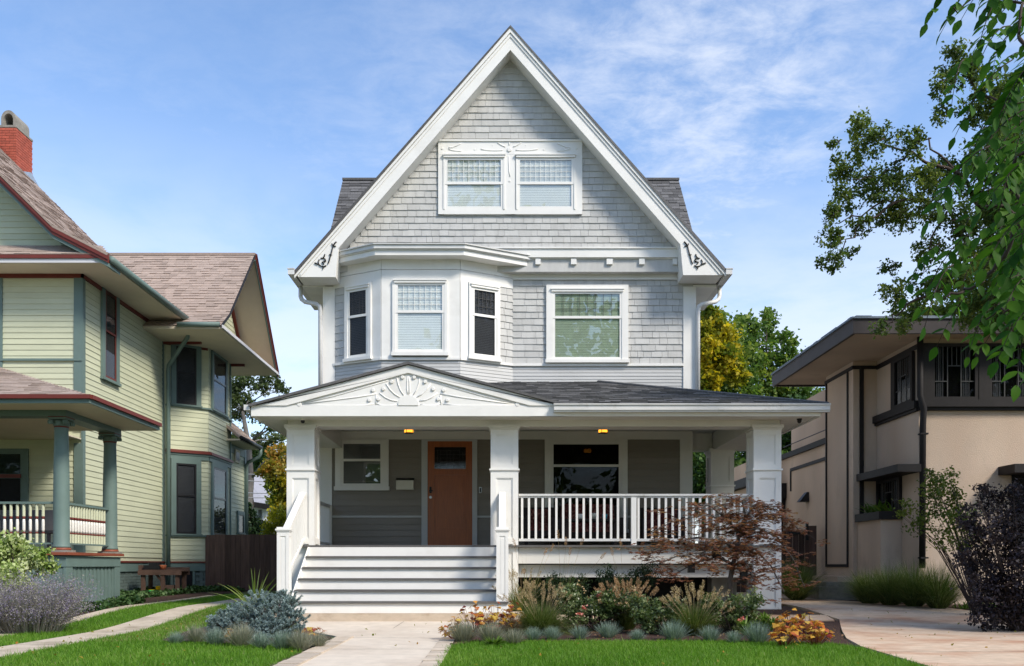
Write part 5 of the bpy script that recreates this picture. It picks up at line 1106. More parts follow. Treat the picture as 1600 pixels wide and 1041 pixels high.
# front windows
sz = [FF.px(0, 642)[1], FF.px(0, 626)[1]]
MB(FF).box(XW-0.02, 18, 0.0, 0.12, sz[0]+0.06, sz[1]).box(XW-0.02, 18, 0.0, 0.07, sz[0], sz[0]+0.06).build('sill_course', 'brown_trim', sh)
MB().box(XW-0.10, XW, 16.98, 18.89, sz[0]+0.05, sz[1]).box(XW-0.06, XW, 16.98, 18.89, sz[0], sz[0]+0.05).build('sill_course', 'brown_trim', sh)
hd = FF.px(0, 538)[1]
def prairie_window(fr, u0, u1, z0, z1, d=0.0):
    f = MB(fr); f.box(u0, u0+0.07, d+0.0, d+0.06, z0, z1); f.box(u1-0.07, u1, d, d+0.06, z0, z1); f.box(u0+0.07, u1-0.07, d, d+0.06, z0, z0+0.06); f.box(u0+0.07, u1-0.07, d, d+0.06, z1-0.06, z1); W = f.build('window', 'brown_trim', sh)
    MB(fr).box(u0+0.07, u1-0.07, d+0.002, d+0.006, z0+0.06, z1-0.06).build('room', 'dark_room', W); MB(fr).box(u0+0.07, u1-0.07, d+0.022, d+0.026, z0+0.06, z1-0.06).build('pane', 'glass_dark', W)  # indoor shade painted as a dark panel behind the pane
    a, b, c, e = u0+0.07, u1-0.07, z0+0.06, z1-0.06; w_ = b-a; h = e-c; k = MB(fr)
    for t_ in (0.33, 0.67): k.box(a+w_*t_-0.01, a+w_*t_+0.01, d+0.026, d+0.034, c, e)
    for t0, t1, zz in ((0, 0.33, 0.31), (0.67, 1, 0.31), (0.33, 0.67, 0.62)): k.box(a+w_*t0, a+w_*t1, d+0.026, d+0.033, c+h*zz-0.01, c+h*zz+0.01)
    for t_, za, zb2 in ((0.11, 0.31, 1), (0.22, 0.31, 1), (0.44, 0.62, 1), (0.56, 0.62, 1), (0.78, 0.31, 1), (0.89, 0.31, 1)): k.box(a+w_*t_-0.006, a+w_*t_+0.006, d+0.026, d+0.032, c+h*za, c+h*zb2)
    k.build('leaded_bars', 'lead', W)
    q = MB(fr)
    for t_ in (0.06, 0.72):
        for j in range(4): q.box(a+w_*t_+j*0.035, a+w_*t_+j*0.035+0.025, d+0.008, d+0.012+0.006*(j % 2), c, e)
    q.build('curtain', 'dark_blind', W)
for a, b in ((1452, 1526), (1541, 1615), (1630, 1704)):
    prairie_window(FF, FF.px(a, 0)[0], FF.px(b, 0)[0], sz[1], hd, 0.02)
MB(FF).box(XW, 18, -0.01, 0.03, hd, 5.05).build('window_head', 'brown_trim', sh)
for a, b in ((1436.5, 1452), (1526, 1541), (1615, 1630), (1704, 1730)): MB(FF).box(FF.px(a, 0)[0], FF.px(b, 0)[0], 0.0, 0.09, sz[1], hd).build('mullion_post', 'brown_trim', sh)
prairie_window(FSR, 24-17.95, 24-17.12, sz[1], 5.05, 0.02)
MB(FSR).box(24-18.1, 24-17.95, 0.0, 0.06, sz[1], 5.07).build('mullion_post', 'brown_trim', sh)
# canopies and planter ledge
MB().box(7.45, XW-0.001, 16.88, 18.86, 2.72, 2.865).build('canopy', 'brown_trim', sh)
cxa = FF.px(1572, 0)[0]; MB().box(cxa-0.15, cxa+2.5, 16.45, YR-0.001, 2.66, 2.82).build('canopy', 'brown_trim', sh)
MB().box(7.42, XW-0.001, 17.66, 18.86, 1.862, 2.02).build('planter_ledge', 'brown_trim', sh); MB().box(7.5, XW-0.01, 17.74, 18.8, 2.02, 2.03).build('planter_soil', 'mulch', sh)
prairie_window(FSR, 24-18.8, 24-17.70, 2.03, 2.715, 0.004)
MB(FF).box(cxa+0.1, cxa+2.0, 0.004, 0.02, 1.3, 2.66).build('lower_window', 'dark_room', sh)
# corner downspout with brackets
elbow('downspout', [(XW-0.02, 16.9, 5.26), (XW-0.02, 16.9, 4.15), (XW+0.02, 16.84, 3.9), (XW+0.04, 16.92, 3.6), (XW+0.03, 16.92, 0.9)], 0.06, 'brown_trim', sh)
for z in (1.08, 3.42): MB().box(XW-0.02, XW+0.12, 16.86, 17.0, z, z+0.03).build('pipe_bracket', 'brown_trim', sh)
# rear wing: parapet, bands, wall lamp, leader box, dark side porch
mb = MB(); mb.slab([(7.52, 20.5, 3.93), (7.52, 24.4, 3.93), (12, 24.4, 4.1), (12, 20.5, 4.1)], 0.13); mb.build('rear_roof', 'brown_trim', sh)
MB().box(7.57, 7.599, 20.5, 23.6, 3.42, 3.50).box(7.57, 7.599, 23.55, 23.6, 2.9, 3.42).build('trim_band', 'brown_trim', sh)
MB().tube([(7.58, 20.6, 4.13), (7.58, 24.2, 4.13)], 0.012, 5).build('roof_rail', 'iron', sh)
sky_l = MB(); sky_l.box(7.9, 8.3, 21.4, 21.9, 4.0, 4.16); sky_l.build('roof_vent', 'far_white', sh)
MB().box(7.54, 7.60, 20.5, 23.8, 0.62, 0.68).build('base_trim', 'brown_trim', sh)
mb = MB(); mb.box(7.40, 7.6, 23.95, 24.3, 2.75, 3.15); mb.lathe((7.5, 24.12, 0), [(0.08, 2.4), (0.14, 2.75)], 8); mb.tube([(7.5, 24.12, 2.5), (7.48, 24.1, 1.9), (7.52, 24.15, 1.6), (7.52, 24.15, 0.4)], 0.07, 7); mb.build('leader_head', 'brown_trim', sh)
MB().box(7.1, 12, 24.5, 30, 0.15, 3.2).build('rear_wing', 'stucco', sh); MB().box(6.9, 12, 24.42, 30, 3.2, 3.45).build('rear_roof', 'brown_trim', sh); MB().box(7.12, 7.5, 24.44, 24.499, 1.8, 2.9).build('rear_window', 'dark_room', sh); MB().box(7.0, 10, 25.5, 29, 3.46, 3.9).build('rear_storey', 'stucco', sh)
lx = 7.6; ly = 24-0.0
wl = thing('wall_lamp', (7.6, 22.2, wz(777, 22.2)), 'black wedge shaped wall lamp on the stucco wall beside the driveway', 'wall lamp')
yl = 7.6*F/(1262-CX); zl = wz(777, yl)
MB().add([(7.60, yl-0.12, zl-0.12), (7.60, yl+0.12, zl-0.12), (7.36, yl+0.12, zl-0.12), (7.36, yl-0.12, zl-0.12), (7.60, yl-0.10, zl+0.12), (7.60, yl+0.10, zl+0.12), (7.55, yl+0.10, zl+0.12), (7.55, yl-0.10, zl+0.12)], [(0, 1, 2, 3), (7, 6, 5, 4), (3, 2, 6, 7), (0, 3, 7, 4), (1, 5, 6, 2)]).build('lamp_shade', 'black_plastic', wl)
# plinth steps at the pier
MB().box(6.62, 7.42, 18.75, 20.3, 0.1, 0.50).build('plinth_step', 'cement', sh); MB().box(6.80, 7.42, 18.82, 20.3, 0.501, 0.60).build('plinth_step', 'cement', sh); MB().box(7.05, 7.42, 18.86, 20.4, 0.601, 0.72).build('plinth_step', 'stucco', sh)

# ------------------------------------------------------------------ fence and gate, far house, power lines, potting bench
fe = thing('board_fence', (-5.9, 24.5, 0.2), 'dark stained board fence between the green and the grey house', 'fence')
FFN = Frame((-8.25, 24.9), (-3.9, 24.3)); L = FFN.len; u = 0.0
while u < L:
    w_ = random.uniform(0.13, 0.16); zt = 1.80+random.uniform(-0.012, 0.012)
    piece('plank', 'box', 'fence_wood', fe, FFN, u, min(u+w_-0.007, L), -0.012, 0.012+random.uniform(-0.004, 0.004), 0.18, zt); u += w_
MB(FFN).box(0, L, -0.06, -0.02, 0.5, 0.6).box(0, L, -0.06, -0.02, 1.45, 1.55).build('fence_rail', 'fence_wood', fe)
gt = thing('wooden_gate', (7.0, 21.4, 0.2), 'dark wooden gate between the grey and the stucco house', 'gate')
FGT = Frame((5.6, 21.6), (7.58, 21.3))
gx = 0.0
while gx < FGT.len-0.3:
    piece('plank', 'box', 'fence_wood', gt, FGT, gx, gx+0.128, -0.015, 0.015, 0.3, wz(829, 21.4)); gx += 0.135
MB(FGT).box(FGT.len-0.28, FGT.len-0.12, -0.07, 0.07, 0.15, wz(826, 21.4)+0.06).build('gate_post', 'fence_wood', gt); MB(FGT).box(FGT.len-0.75, FGT.len-0.28, 0.02, 0.05, wz(835, 21.4), wz(831, 21.4)).build('hinge_strap', 'iron', gt)
MB(FGT).box(FGT.len-0.36, FGT.len-0.30, -0.05, 0.06, 1.55, wz(824, 21.4)+0.1).build('gate_latch', 'iron', gt)
fh = thing('far_house', (-19, 60, 0), 'white house with a grey roof far behind the board fence', 'house')
Yf = 62.0
fx = lambda px: wx(px, Yf)     # noqa: E731
mb = MB(); mb.prism([(fx(330), 0.2), (fx(424), 0.2), (fx(424), wz(783, Yf)), (fx(330), wz(783, Yf))], Yf, Yf+8); mb.build('wall', 'far_white', fh)
rf = MB(); rf.add([(fx(425), Yf-0.8, wz(792, Yf)), (fx(320), Yf-0.8, wz(775, Yf)), (fx(320), Yf+4, wz(690, Yf)), (fx(390), Yf+4, wz(738, Yf)), (fx(425), Yf+8, wz(792, Yf))], [(0, 1, 2, 3), (0, 3, 4)]); rf.build('roof', 'far_roof', fh)
MB().slab([(fx(426), Yf-0.9, wz(790, Yf)), (fx(318), Yf-0.9, wz(773, Yf)), (fx(318), Yf-0.3, wz(771, Yf)), (fx(426), Yf-0.3, wz(788, Yf))], 0.35).build('eave', 'brown_trim', fh)
for a, b in ((404, 409), (420.5, 423)): MB().box(fx(a), fx(b), Yf-0.1, Yf-0.02, wz(828, Yf), wz(797, Yf)).build('window', 'room_grey', fh)
Yw = 44.0
for k, (ya, yb) in enumerate(((739.5, 740.5), (748, 754), (768.5, 770.5), (776, 777))):
    pts = [(wx(340+i*14, Yw), Yw, wz(ya+(yb-ya)*i/9+2.2*math.sin(math.pi*i/9)*0.6, Yw)) for i in range(14)]
    tag(MB().tube(pts, 0.022, 5).build('power_line', 'wire'), ['topmost thin power line strung above the far white house', 'second power line from the top, sagging to the right', 'third power line from the top above the far white house', 'lowest thin power line above the far white house'][k], 'cable', 'power lines behind the fence')
tbh = thing('potting_bench', (-8.3, 22.0, 0.2), 'weathered wooden work bench beside the green house wall', 'work bench')
Yt = 21.6; X0, X1 = wx(213, Yt), wx(281, Yt); zt = wz(893, Yt)
for i in range(4): piece('plank', 'box', 'bench_wood', tbh, Frame((0, 0), dr=(1, 0)), X0+0.04, X1, -(Yt+0.12+0.13*i+0.125), -(Yt+0.12+0.13*i), zt, zt+0.04+0.004*(i % 2))
MB().box(X0, X1, Yt+0.08, Yt+0.115, zt-0.09, zt+0.02).box(X0, X1, Yt+0.65, Yt+0.69, zt-0.09, zt+0.10).box(X0, X0+0.04, Yt+0.12, Yt+0.65, zt-0.09, zt+0.15).build('apron', 'bench_wood', tbh)
for x, y in ((X0+0.06, Yt+0.12), (X1-0.16, Yt+0.12), ((X0+X1)/2+0.02, Yt+0.1), (X0+0.06, Yt+0.58), (X1-0.16, Yt+0.58)): MB().box(x, x+0.09, y, y+0.07, 0.2, zt-0.0).build('leg', 'bench_wood', tbh)
MB().add([(X0+0.35, Yt+0.13, zt-0.02), (X0+0.42, Yt+0.13, zt-0.02), ((X0+X1)/2+0.02, Yt+0.13, 0.62), ((X0+X1)/2+0.02, Yt+0.13, 0.54), (X0+0.35, Yt+0.17, zt-0.02), (X0+0.42, Yt+0.17, zt-0.02), ((X0+X1)/2+0.02, Yt+0.17, 0.62), ((X0+X1)/2+0.02, Yt+0.17, 0.54)], [(0, 1, 2, 3), (7, 6, 5, 4), (0, 4, 5, 1), (3, 2, 6, 7)]).build('brace', 'bench_wood', tbh)
o = MB().box(wx(219, Yt), wx(244, Yt), Yt+0.2, Yt+0.55, zt+0.045, zt+0.15).box(wx(226, Yt), wx(240, Yt), Yt+0.25, Yt+0.5, zt+0.15, zt+0.22).build('plant_tray', 'black_plastic'); tag(o, 'stack of black plant trays on the work bench', 'tray')
o = MB().lathe((wx(247, Yt), Yt+0.3, zt+0.045), [(0.06, 0), (0.09, 0.10), (0.085, 0.11), (0.07, 0.08)], 14).build('clay_pot', 'terracotta', smooth=True); tag(o, 'small terracotta pot on the work bench', 'pot')
o = MB().plan([(wx(226, Yt), Yt+0.25), (wx(252, Yt), Yt+0.2), (wx(258, Yt), Yt+0.5), (wx(230, Yt), Yt+0.6)], 0.21, 0.36).plan([(wx(236, Yt), Yt+0.3), (wx(250, Yt), Yt+0.28), (wx(250, Yt), Yt+0.5), (wx(238, Yt), Yt+0.5)], 0.36, 0.45).build('soil_bag', 'yellow_plastic'); tag(o, 'yellow plastic bag of soil under the work bench', 'bag')
o = MB().lathe((wx(233, Yt), Yt+0.12, 0.21), [(0.06, 0), (0.1, 0.05), (0.1, 0.10), (0.05, 0.14)], 10).build('watering_bag', 'green_plastic', smooth=True); tag(o, 'bright green plastic bag beside the yellow soil bag', 'bag')
o = MB().box(wx(252, Yt), wx(268, Yt), Yt+0.15, Yt+0.5, 0.2, 0.47).build('cardboard_box', 'bench_wood'); tag(o, 'brown box leaning under the right end of the work bench', 'box')

# ------------------------------------------------------------------ vegetation helpers
RNG = np.random.default_rng(11)
def unit_rand(n, zbias=0.0):
    v = RNG.normal(size=(n, 3)); v[:, 2] += zbias; return v/np.linalg.norm(v, axis=1)[:, None]
def leaf_arrays(pos, size, aspect=0.32, axis=None, up=None, fold=0.12):
    n = len(pos); size = np.broadcast_to(size, (n,))[:, None]
    a = unit_rand(n) if axis is None else axis/np.linalg.norm(axis, axis=1)[:, None]
    r = unit_rand(n) if up is None else up
    s = np.cross(a, r); s /= np.linalg.norm(s, axis=1)[:, None]+1e-9
    nr = np.cross(s, a)
    p0 = pos; p2 = pos+a*size-nr*size*fold; mid = pos+a*size*0.45+nr*size*fold
    p1 = mid+s*size*aspect; p3 = mid-s*size*aspect
    V = np.stack([p0, p1, p2, p3], 1).reshape(-1, 3); Fc = np.arange(4*n).reshape(n, 4)
    return V, Fc
def leaves(name, pos, size, m, parent=None, var=None, **k):
    kind = k.pop('kind', None); label = k.pop('label', None); V, Fc = leaf_arrays(pos, size, **k)
    if var is None: var = RNG.random(len(pos))
    return np_mesh(name, V, Fc, m, parent, var, kind=kind, label=label)
def blade_arrays(base, length, width, az, lean, droop, segs=3):
    n = len(base); length = np.broadcast_to(length, (n,)); width = np.broadcast_to(width, (n,)); lean = np.broadcast_to(lean, (n,)); droop = np.broadcast_to(droop, (n,))
    d = np.stack([np.cos(az), np.sin(az), np.zeros(n)], 1); tw = az+math.pi/2+RNG.normal(0, 0.5, n); s = np.stack([np.cos(tw), np.sin(tw), np.zeros(n)], 1)
    V = np.zeros((n, segs+1, 2, 3))
    for i in range(segs+1):
        t = i/segs
        p = base+d*(length*(lean*t+droop*0.6*t*t))[:, None]; p[:, 2] += length*(t*np.sqrt(np.maximum(1-lean**2, 0.05))-droop*t*t)
        w_ = (width*(1-t**1.6)*0.5+0.0004)[:, None]
        V[:, i, 0] = p-s*w_; V[:, i, 1] = p+s*w_
    idx = np.arange(n*(segs+1)*2).reshape(n, segs+1, 2)
    Fc = np.concatenate([np.stack([idx[:, i, 0], idx[:, i, 1], idx[:, i+1, 1], idx[:, i+1, 0]], 1) for i in range(segs)], 0)
    return V.reshape(-1, 3), Fc, segs
def blades(name, base, length, width, az, lean, droop, m, parent=None, var=None, segs=3, kind=None):
    V, Fc, sg = blade_arrays(base, length, width, az, lean, droop, segs); n = len(base)
    v = RNG.random(n) if var is None else var
    return np_mesh(name, V, Fc, m, parent, np.tile(v, sg), kind=kind)
def gz(x, y): return np.array([ground_z(float(b)) for b in np.atleast_1d(y)])
def sample_poly(poly, n):
    P = np.array(poly); lo, hi = P.min(0), P.max(0); out = np.zeros((0, 2))
    while len(out) < n:
        q = lo+RNG.random((n*2, 2))*(hi-lo); ins = np.zeros(len(q), bool); x, y = q[:, 0], q[:, 1]
        for i in range(len(P)):
            (x1, y1), (x2, y2) = P[i], P[(i+1) % len(P)]
            if y1 == y2: continue
            ins ^= ((y1 > y) != (y2 > y)) & (x < (x2-x1)*(y-y1)/(y2-y1)+x1)
        out = np.concatenate([out, q[ins]])
    return out[:n]

# lawn grass, many thousand blades
def clip_poly_y(poly, ymin):
    out = []
    for i in range(len(poly)):
        a, b = poly[i], poly[(i+1) % len(poly)]
        if a[1] >= ymin: out.append(a)
        if (a[1] >= ymin) != (b[1] >= ymin):
            t = (ymin-a[1])/(b[1]-a[1]); out.append((a[0]+(b[0]-a[0])*t, ymin))
    return out
def area(p): return abs(sum(p[i][0]*p[(i+1) % len(p)][1]-p[(i+1) % len(p)][0]*p[i][1] for i in range(len(p))))/2
for poly, dens, hh in ((LAWN_R, 5200, 0.062), (LAWN_L, 3000, 0.062), (LAWN_M, 2800, 0.06)):
    pl = clip_poly_y(poly, 7.6); n = int(area(pl)*dens); q = sample_poly(pl, n)+RNG.normal(0, 0.02, (n, 2))
    patch = 0.5+0.5*np.sin(q[:, 0]*1.7+1.3*np.sin(q[:, 1]*1.1))*np.sin(q[:, 1]*1.3+0.7*np.sin(q[:, 0]*2.3))
    base = np.column_stack([q, gz(q[:, 0], q[:, 1])]); ln = hh*RNG.uniform(0.5, 1.2, n)*(1+0.7*(RNG.random(n) < 0.03))
    var = np.clip(RNG.random(n)*0.65+0.25*patch+0.05, 0, 1)
    blades('lawn_grass', base, ln, 0.0055, RNG.uniform(0, 6.28, n), RNG.uniform(0.1, 0.65, n), RNG.uniform(0.0, 0.35, n), 'grass_leaf', None, var, segs=2, kind='stuff')
# thin dry patches and a few fallen leaves
n = 9000; q = np.concatenate([sample_poly([(-5.05, 11), (-4.3, 11.2), (-4.5, 13), (-4.25, 16.5), (-5.1, 16.5)], 6500), sample_poly(clip_poly_y(LAWN_R, 8.2), 1500), sample_poly(clip_poly_y(LAWN_L, 8.2), 1000)])
blades('dry_grass', np.column_stack([q, gz(q[:, 0], q[:, 1])]), 0.05*RNG.uniform(0.5, 1.2, n), 0.0055, RNG.uniform(0, 6.28, n), RNG.uniform(0.3, 0.85, n), RNG.uniform(0, 0.4, n), 'seed_head', None, RNG.random(n)*0.8, segs=2, kind='stuff')
q = np.concatenate([sample_poly(clip_poly_y(LAWN_R, 8.2), 26), sample_poly(clip_poly_y(LAWN_L, 8.2), 40), sample_poly([(4.2, 9), (8.5, 9), (8, 15), (5.6, 16)], 60), sample_poly([(-1.8, 9), (-0.85, 9), (-0.8, 13.5), (-2.3, 13.5)], 12), sample_poly([(-5.7, 9), (-5.2, 9), (-5.2, 17), (-5.7, 17)], 16)])
leaves('fallen_leaves', np.column_stack([q, gz(q[:, 0], q[:, 1])+0.045]), 0.05*RNG.uniform(0.5, 1.1, len(q)), 'autumn_leaf', None, None, aspect=0.35, up=unit_rand(len(q), 3.0), kind='stuff')

def limb_tree(trunk_pts, trunk_r, clumps, m='bark', parent=None, twigs=5):
    mb = MB(); mb.tube(trunk_pts, trunk_r, 9)
    T = [Vector(p) for p in trunk_pts]
    for (c, r) in clumps:
        c = Vector(c); k = min(range(1, len(T)), key=lambda i: (T[i]-c).length+abs(T[i].z-c.z)*0.3+max(0, T[i].z-c.z)*2)
        s = T[k]; d = (c-s).length; mid = s.lerp(c, 0.5)+Vector((random.uniform(-1, 1), random.uniform(-1, 1), random.uniform(0.2, 1)))*d*0.10
        rr = max(0.025, trunk_r[k]*0.45) if hasattr(trunk_r, '__len__') else 0.05
        mb.tube([s, s.lerp(mid, 0.5)+Vector((0, 0, 0.03*d)), mid, c], [rr, rr*0.75, rr*0.55, rr*0.25], 6)
        for j in range(twigs):
            e = c+Vector((random.gauss(0, 1), random.gauss(0, 1), random.gauss(0, 1))).normalized()*r*0.85; b0 = mid.lerp(c, random.uniform(0.2, 0.95))
            mb.tube([b0, b0.lerp(e, 0.5)+Vector((0, 0, r*0.06)), e], [rr*0.25, rr*0.16, rr*0.06], 4)
    return mb.build('trunk', m, parent, smooth=True)
def crown_points(clumps, n, sub=14, spread=0.24, flat=1.0):
    pos = []; var = []; wts = np.array([r**2 for c, r in clumps]); wts = wts/wts.sum()
    for (c, r), w_ in zip(clumps, wts):
        k = max(3, int(sub)); nn = max(20, int(n*w_)); base_v = RNG.uniform(0.15, 0.75)
        ctr = np.array(c)+unit_rand(k)*r*(RNG.random((k, 1))**0.45)*np.array([1, 1, flat]); cv = np.clip(base_v+RNG.normal(0, 0.20, k), 0, 1)
        wi = RNG.integers(0, k, nn); p = ctr[wi]+RNG.normal(size=(nn, 3))*r*spread*RNG.uniform(0.6, 1.2, (nn, 1))*np.array([1, 1, 0.75])
        pos.append(p); var.append(np.clip(cv[wi]+RNG.normal(0, 0.16, nn), 0, 1))
    return np.concatenate(pos), np.concatenate(var)
def tree(name, label, cat, base, h, r, clumps, n, leaf, m, group=None, bark='bark', sub=14, spread=0.24, aspect=0.34, twigs=5, extra=None):
    t = thing(name, base, label, cat, group); x, y, z = base
    pts = [(x+random.gauss(0, 0.03*h*i/5), y+random.gauss(0, 0.03*h*i/5), z-0.2+(h+0.2)*i/5) for i in range(6)]
    limb_tree(pts, [r*1.25, r, r*0.85, r*0.7, r*0.5, r*0.3], clumps, bark, t, twigs)
    p, v = crown_points(clumps, n, sub, spread); up = unit_rand(len(p), 0.8)
    leaves('crown', p, leaf*RNG.uniform(0.6, 1.25, len(p)), m, t, v, aspect=aspect, up=up)
    if extra:
        cl, n2, m2 = extra; p, v = crown_points(cl, n2, sub, spread); leaves('crown', p, leaf*RNG.uniform(0.6, 1.2, len(p)), m2, t, v, aspect=aspect, label='patch of crown turned yellow')
    return t
def clumps_px(L, Y, dy=0.0):
    out = []
    for x, y, r in L:
        yy = Y+RNG.uniform(-dy, dy); out.append(((wx(x, yy), yy, wz(y, yy)), r*yy/F))
    return out

# ------------------------------------------------------------------ trees behind
Y = 38.0
tree('honey_locust', 'yellowing tree just right of the grey house upper corner', 'tree', (wx(1120, Y), Y, 0.2), 9.5, 0.22, clumps_px([(1105, 520, 30), (1130, 515, 34), (1100, 560, 30), (1140, 560, 36), (1110, 600, 32), (1150, 600, 34), (1085, 640, 40), (1125, 640, 40), (1095, 700, 40), (1090, 740, 36)], Y, 1.5), 11000, 0.20, 'far_leaf', sub=15, extra=(clumps_px([(1112, 500, 20), (1122, 545, 32), (1100, 520, 22), (1135, 560, 22), (1105, 590, 20), (1150, 585, 18), (1100, 620, 16)], Y-2.6, 0.6), 8500, 'yellow_leaf'))
Y = 42.0
tree('ash_tree', 'tall loose green tree behind the right end of the porch roof', 'tree', (wx(1215, Y), Y, 0.2), 10.5, 0.25, clumps_px([(1170, 520, 26), (1195, 510, 22), (1215, 545, 30), (1180, 565, 38), (1215, 590, 36), (1160, 600, 36), (1200, 625, 40), (1245, 610, 34), (1235, 560, 18), (1250, 650, 40), (1190, 670, 44), (1275, 640, 30), (1240, 700, 40), (1160, 500, 12), (1205, 490, 10), (1240, 535, 10)], Y, 1.5), 15000, 0.20, 'far_leaf', sub=14, spread=0.22)
Y = 34.0
tree('bushy_tree', 'dense dark green tree filling the gap beyond the side porch', 'tree', (wx(1100, Y), Y, 0.2), 5, 0.18, clumps_px([(1080, 700, 40), (1110, 730, 50), (1090, 780, 50), (1160, 720, 46), (1200, 700, 44), (1230, 670, 40), (1260, 690, 42), (1160, 780, 50), (1060, 750, 40), (1215, 750, 40), (1280, 720, 36), (1240, 640, 24)], Y, 1.5), 20000, 0.17, 'dark_leaf', sub=18)
Y = 36.0
tree('elm_tree', 'sunny yellow green tree behind the stucco house roof', 'tree', (wx(1560, Y), Y, 0.2), 8, 0.25, clumps_px([(1540, 470, 40), (1580, 460, 50), (1500, 480, 36), (1460, 490, 34), (1620, 470, 60), (1430, 500, 26), (1560, 420, 40), (1600, 400, 50), (1650, 420, 60), (1400, 510, 24)], Y, 1.5), 12000, 0.19, 'shrub_leaf', sub=16)
Y = 48.0
tree('cottonwood', 'airy grey green tree with bare forks between the two houses', 'tree', (wx(385, Y), Y, 0.2), 9.0, 0.30, clumps_px([(365, 610, 22), (385, 600, 22), (410, 595, 18), (430, 600, 14), (360, 650, 22), (395, 640, 20), (420, 660, 18), (435, 690, 18), (405, 690, 16), (375, 690, 20), (440, 640, 14), (350, 600, 20), (430, 720, 14), (470, 650, 22), (480, 700, 24), (330, 620, 26), (445, 610, 8)], Y, 2), 9000, 0.19, 'airy_leaf', sub=12, spread=0.24, bark='bark_grey')
Y = 52.0
tree('dark_oak', 'dark green tree behind the power lines', 'tree', (wx(392, Y), Y, 0.2), 5.5, 0.25, clumps_px([(395, 712, 24), (378, 730, 22), (412, 722, 18), (362, 750, 20)], Y, 1.5), 7000, 0.2, 'dark_leaf', sub=14)
Y = 40.0
tree('maple_tree', 'autumn maple turning yellow and orange behind the board fence', 'tree', (wx(432, Y), Y, 0.2), 4.6, 0.16, clumps_px([(428, 735, 16), (440, 715, 20), (424, 752, 10), (443, 760, 20), (438, 785, 14), (455, 790, 24), (460, 740, 26), (470, 780, 26), (412, 738, 11), (440, 805, 16)], Y, 1.2), 9000, 0.17, 'autumn_leaf', sub=14, extra=(clumps_px([(432, 770, 16), (440, 800, 18), (450, 750, 16)], Y-0.8, 0.5), 2200, 'yellow_leaf'))
Y = 34.0
tree('young_spruce', 'small dark evergreen peeping over the board fence', 'tree', (wx(397, Y), Y, 0.2), 2.4, 0.08, clumps_px([(386, 795, 9), (392, 812, 13), (386, 828, 16), (404, 832, 14), (395, 845, 22), (412, 822, 7)], Y, 0.5), 5000, 0.12, 'yew_leaf', sub=16)
Y = 29.0
tree('golden_shrub', 'bright golden yellow shrub behind the board fence', 'shrub', (wx(432, Y), Y, 0.2), 1.3, 0.05, clumps_px([(425, 820, 13), (440, 812, 16), (418, 832, 14), (450, 825, 20), (435, 840, 18), (465, 820, 20)], Y, 0.4), 3600, 0.085, 'gold_leaf', sub=14)
# the big oak out to the right whose boughs reach in front of the stucco house
Y = 14.2
oak_in = [(1305, 405, 20), (1300, 370, 22), (1298, 335, 18), (1318, 265, 28), (1345, 195, 24), (1320, 312, 26), (1372, 220, 26), (1395, 290, 34), (1425, 225, 26), (1440, 320, 32), (1470, 270, 34), (1490, 85, 24), (1478, 130, 24), (1510, 110, 26), (1518, 175, 28), (1500, 345, 34), (1455, 390, 26), (1398, 455, 22), (1420, 485, 26), (1375, 512, 14), (1450, 450, 28), (1540, 260, 44), (1570, 330, 54), (1555, 430, 44), (1590, 200, 54), (1530, 490, 34), (1345, 350, 20), (1375, 340, 18), (1405, 330, 22), (1340, 225, 16), (1300, 225, 10), (1285, 410, 10), (1330, 395, 10), (1355, 280, 22), (1412, 510, 14), (1390, 420, 14), (1540, 130, 26), (1560, 480, 40), (1590, 380, 44), (1520, 420, 36), (1575, 150, 34), (1545, 340, 40), (1480, 440, 28), (1600, 280, 46), (1470, 180, 16), (1450, 275, 26), (1410, 345, 22), (1370, 300, 22), (1600, 470, 44), (1615, 360, 50), (1610, 180, 50), (1570, 230, 40), (1550, 400, 40), (1575, 300, 44)]
cl = clumps_px(oak_in, Y, 0.7)
outc = [((RNG.uniform(10.5, 14.5), RNG.uniform(8.0, 12.6), RNG.uniform(6.2, 10.5)), RNG.uniform(0.9, 1.4)) for _ in range(15)]
t = thing('oak_tree', (12.6, 9.0, 0.1), 'big oak reaching in from the right over the stucco house roof', 'tree')
pts = [(12.6, 9.0, -0.1), (12.6, 9.0, 1.6), (12.5, 9.1, 3.4), (12.2, 9.3, 5.2), (12.0, 9.4, 7.0), (11.9, 9.5, 9.0)]
limb_tree(pts, [0.42, 0.34, 0.3, 0.26, 0.2, 0.12], outc[:12], 'bark', t, 4)
bo = MB()
P_oak = lambda x, y: (wx(x, Y), Y, wz(y, Y))     # noqa: E731
for a in ([(12.0, 9.4, 7.0), P_oak(1620, 330), P_oak(1500, 275), P_oak(1420, 240), P_oak(1340, 212)], [(12.1, 9.35, 6.2), P_oak(1640, 440), P_oak(1480, 330), P_oak(1400, 315), P_oak(1310, 350)], [(11.95, 9.45, 8.0), P_oak(1640, 250), P_oak(1560, 170), P_oak(1500, 110)], [(12.15, 9.3, 5.6), P_oak(1620, 520), P_oak(1520, 440), P_oak(1420, 480), P_oak(1380, 508)], [P_oak(1400, 315), P_oak(1340, 360), P_oak(1305, 405)], [P_oak(1420, 240), P_oak(1380, 270), P_oak(1330, 280)], [P_oak(1500, 275), P_oak(1450, 225), P_oak(1425, 200)], [P_oak(1480, 330), P_oak(1455, 380), P_oak(1440, 430)]):
    bo.tube(*bent(a, [0.08, 0.045, 0.028, 0.018, 0.008] if a[0][1] < 10 else [0.02, 0.013, 0.006], 0.03), 6)
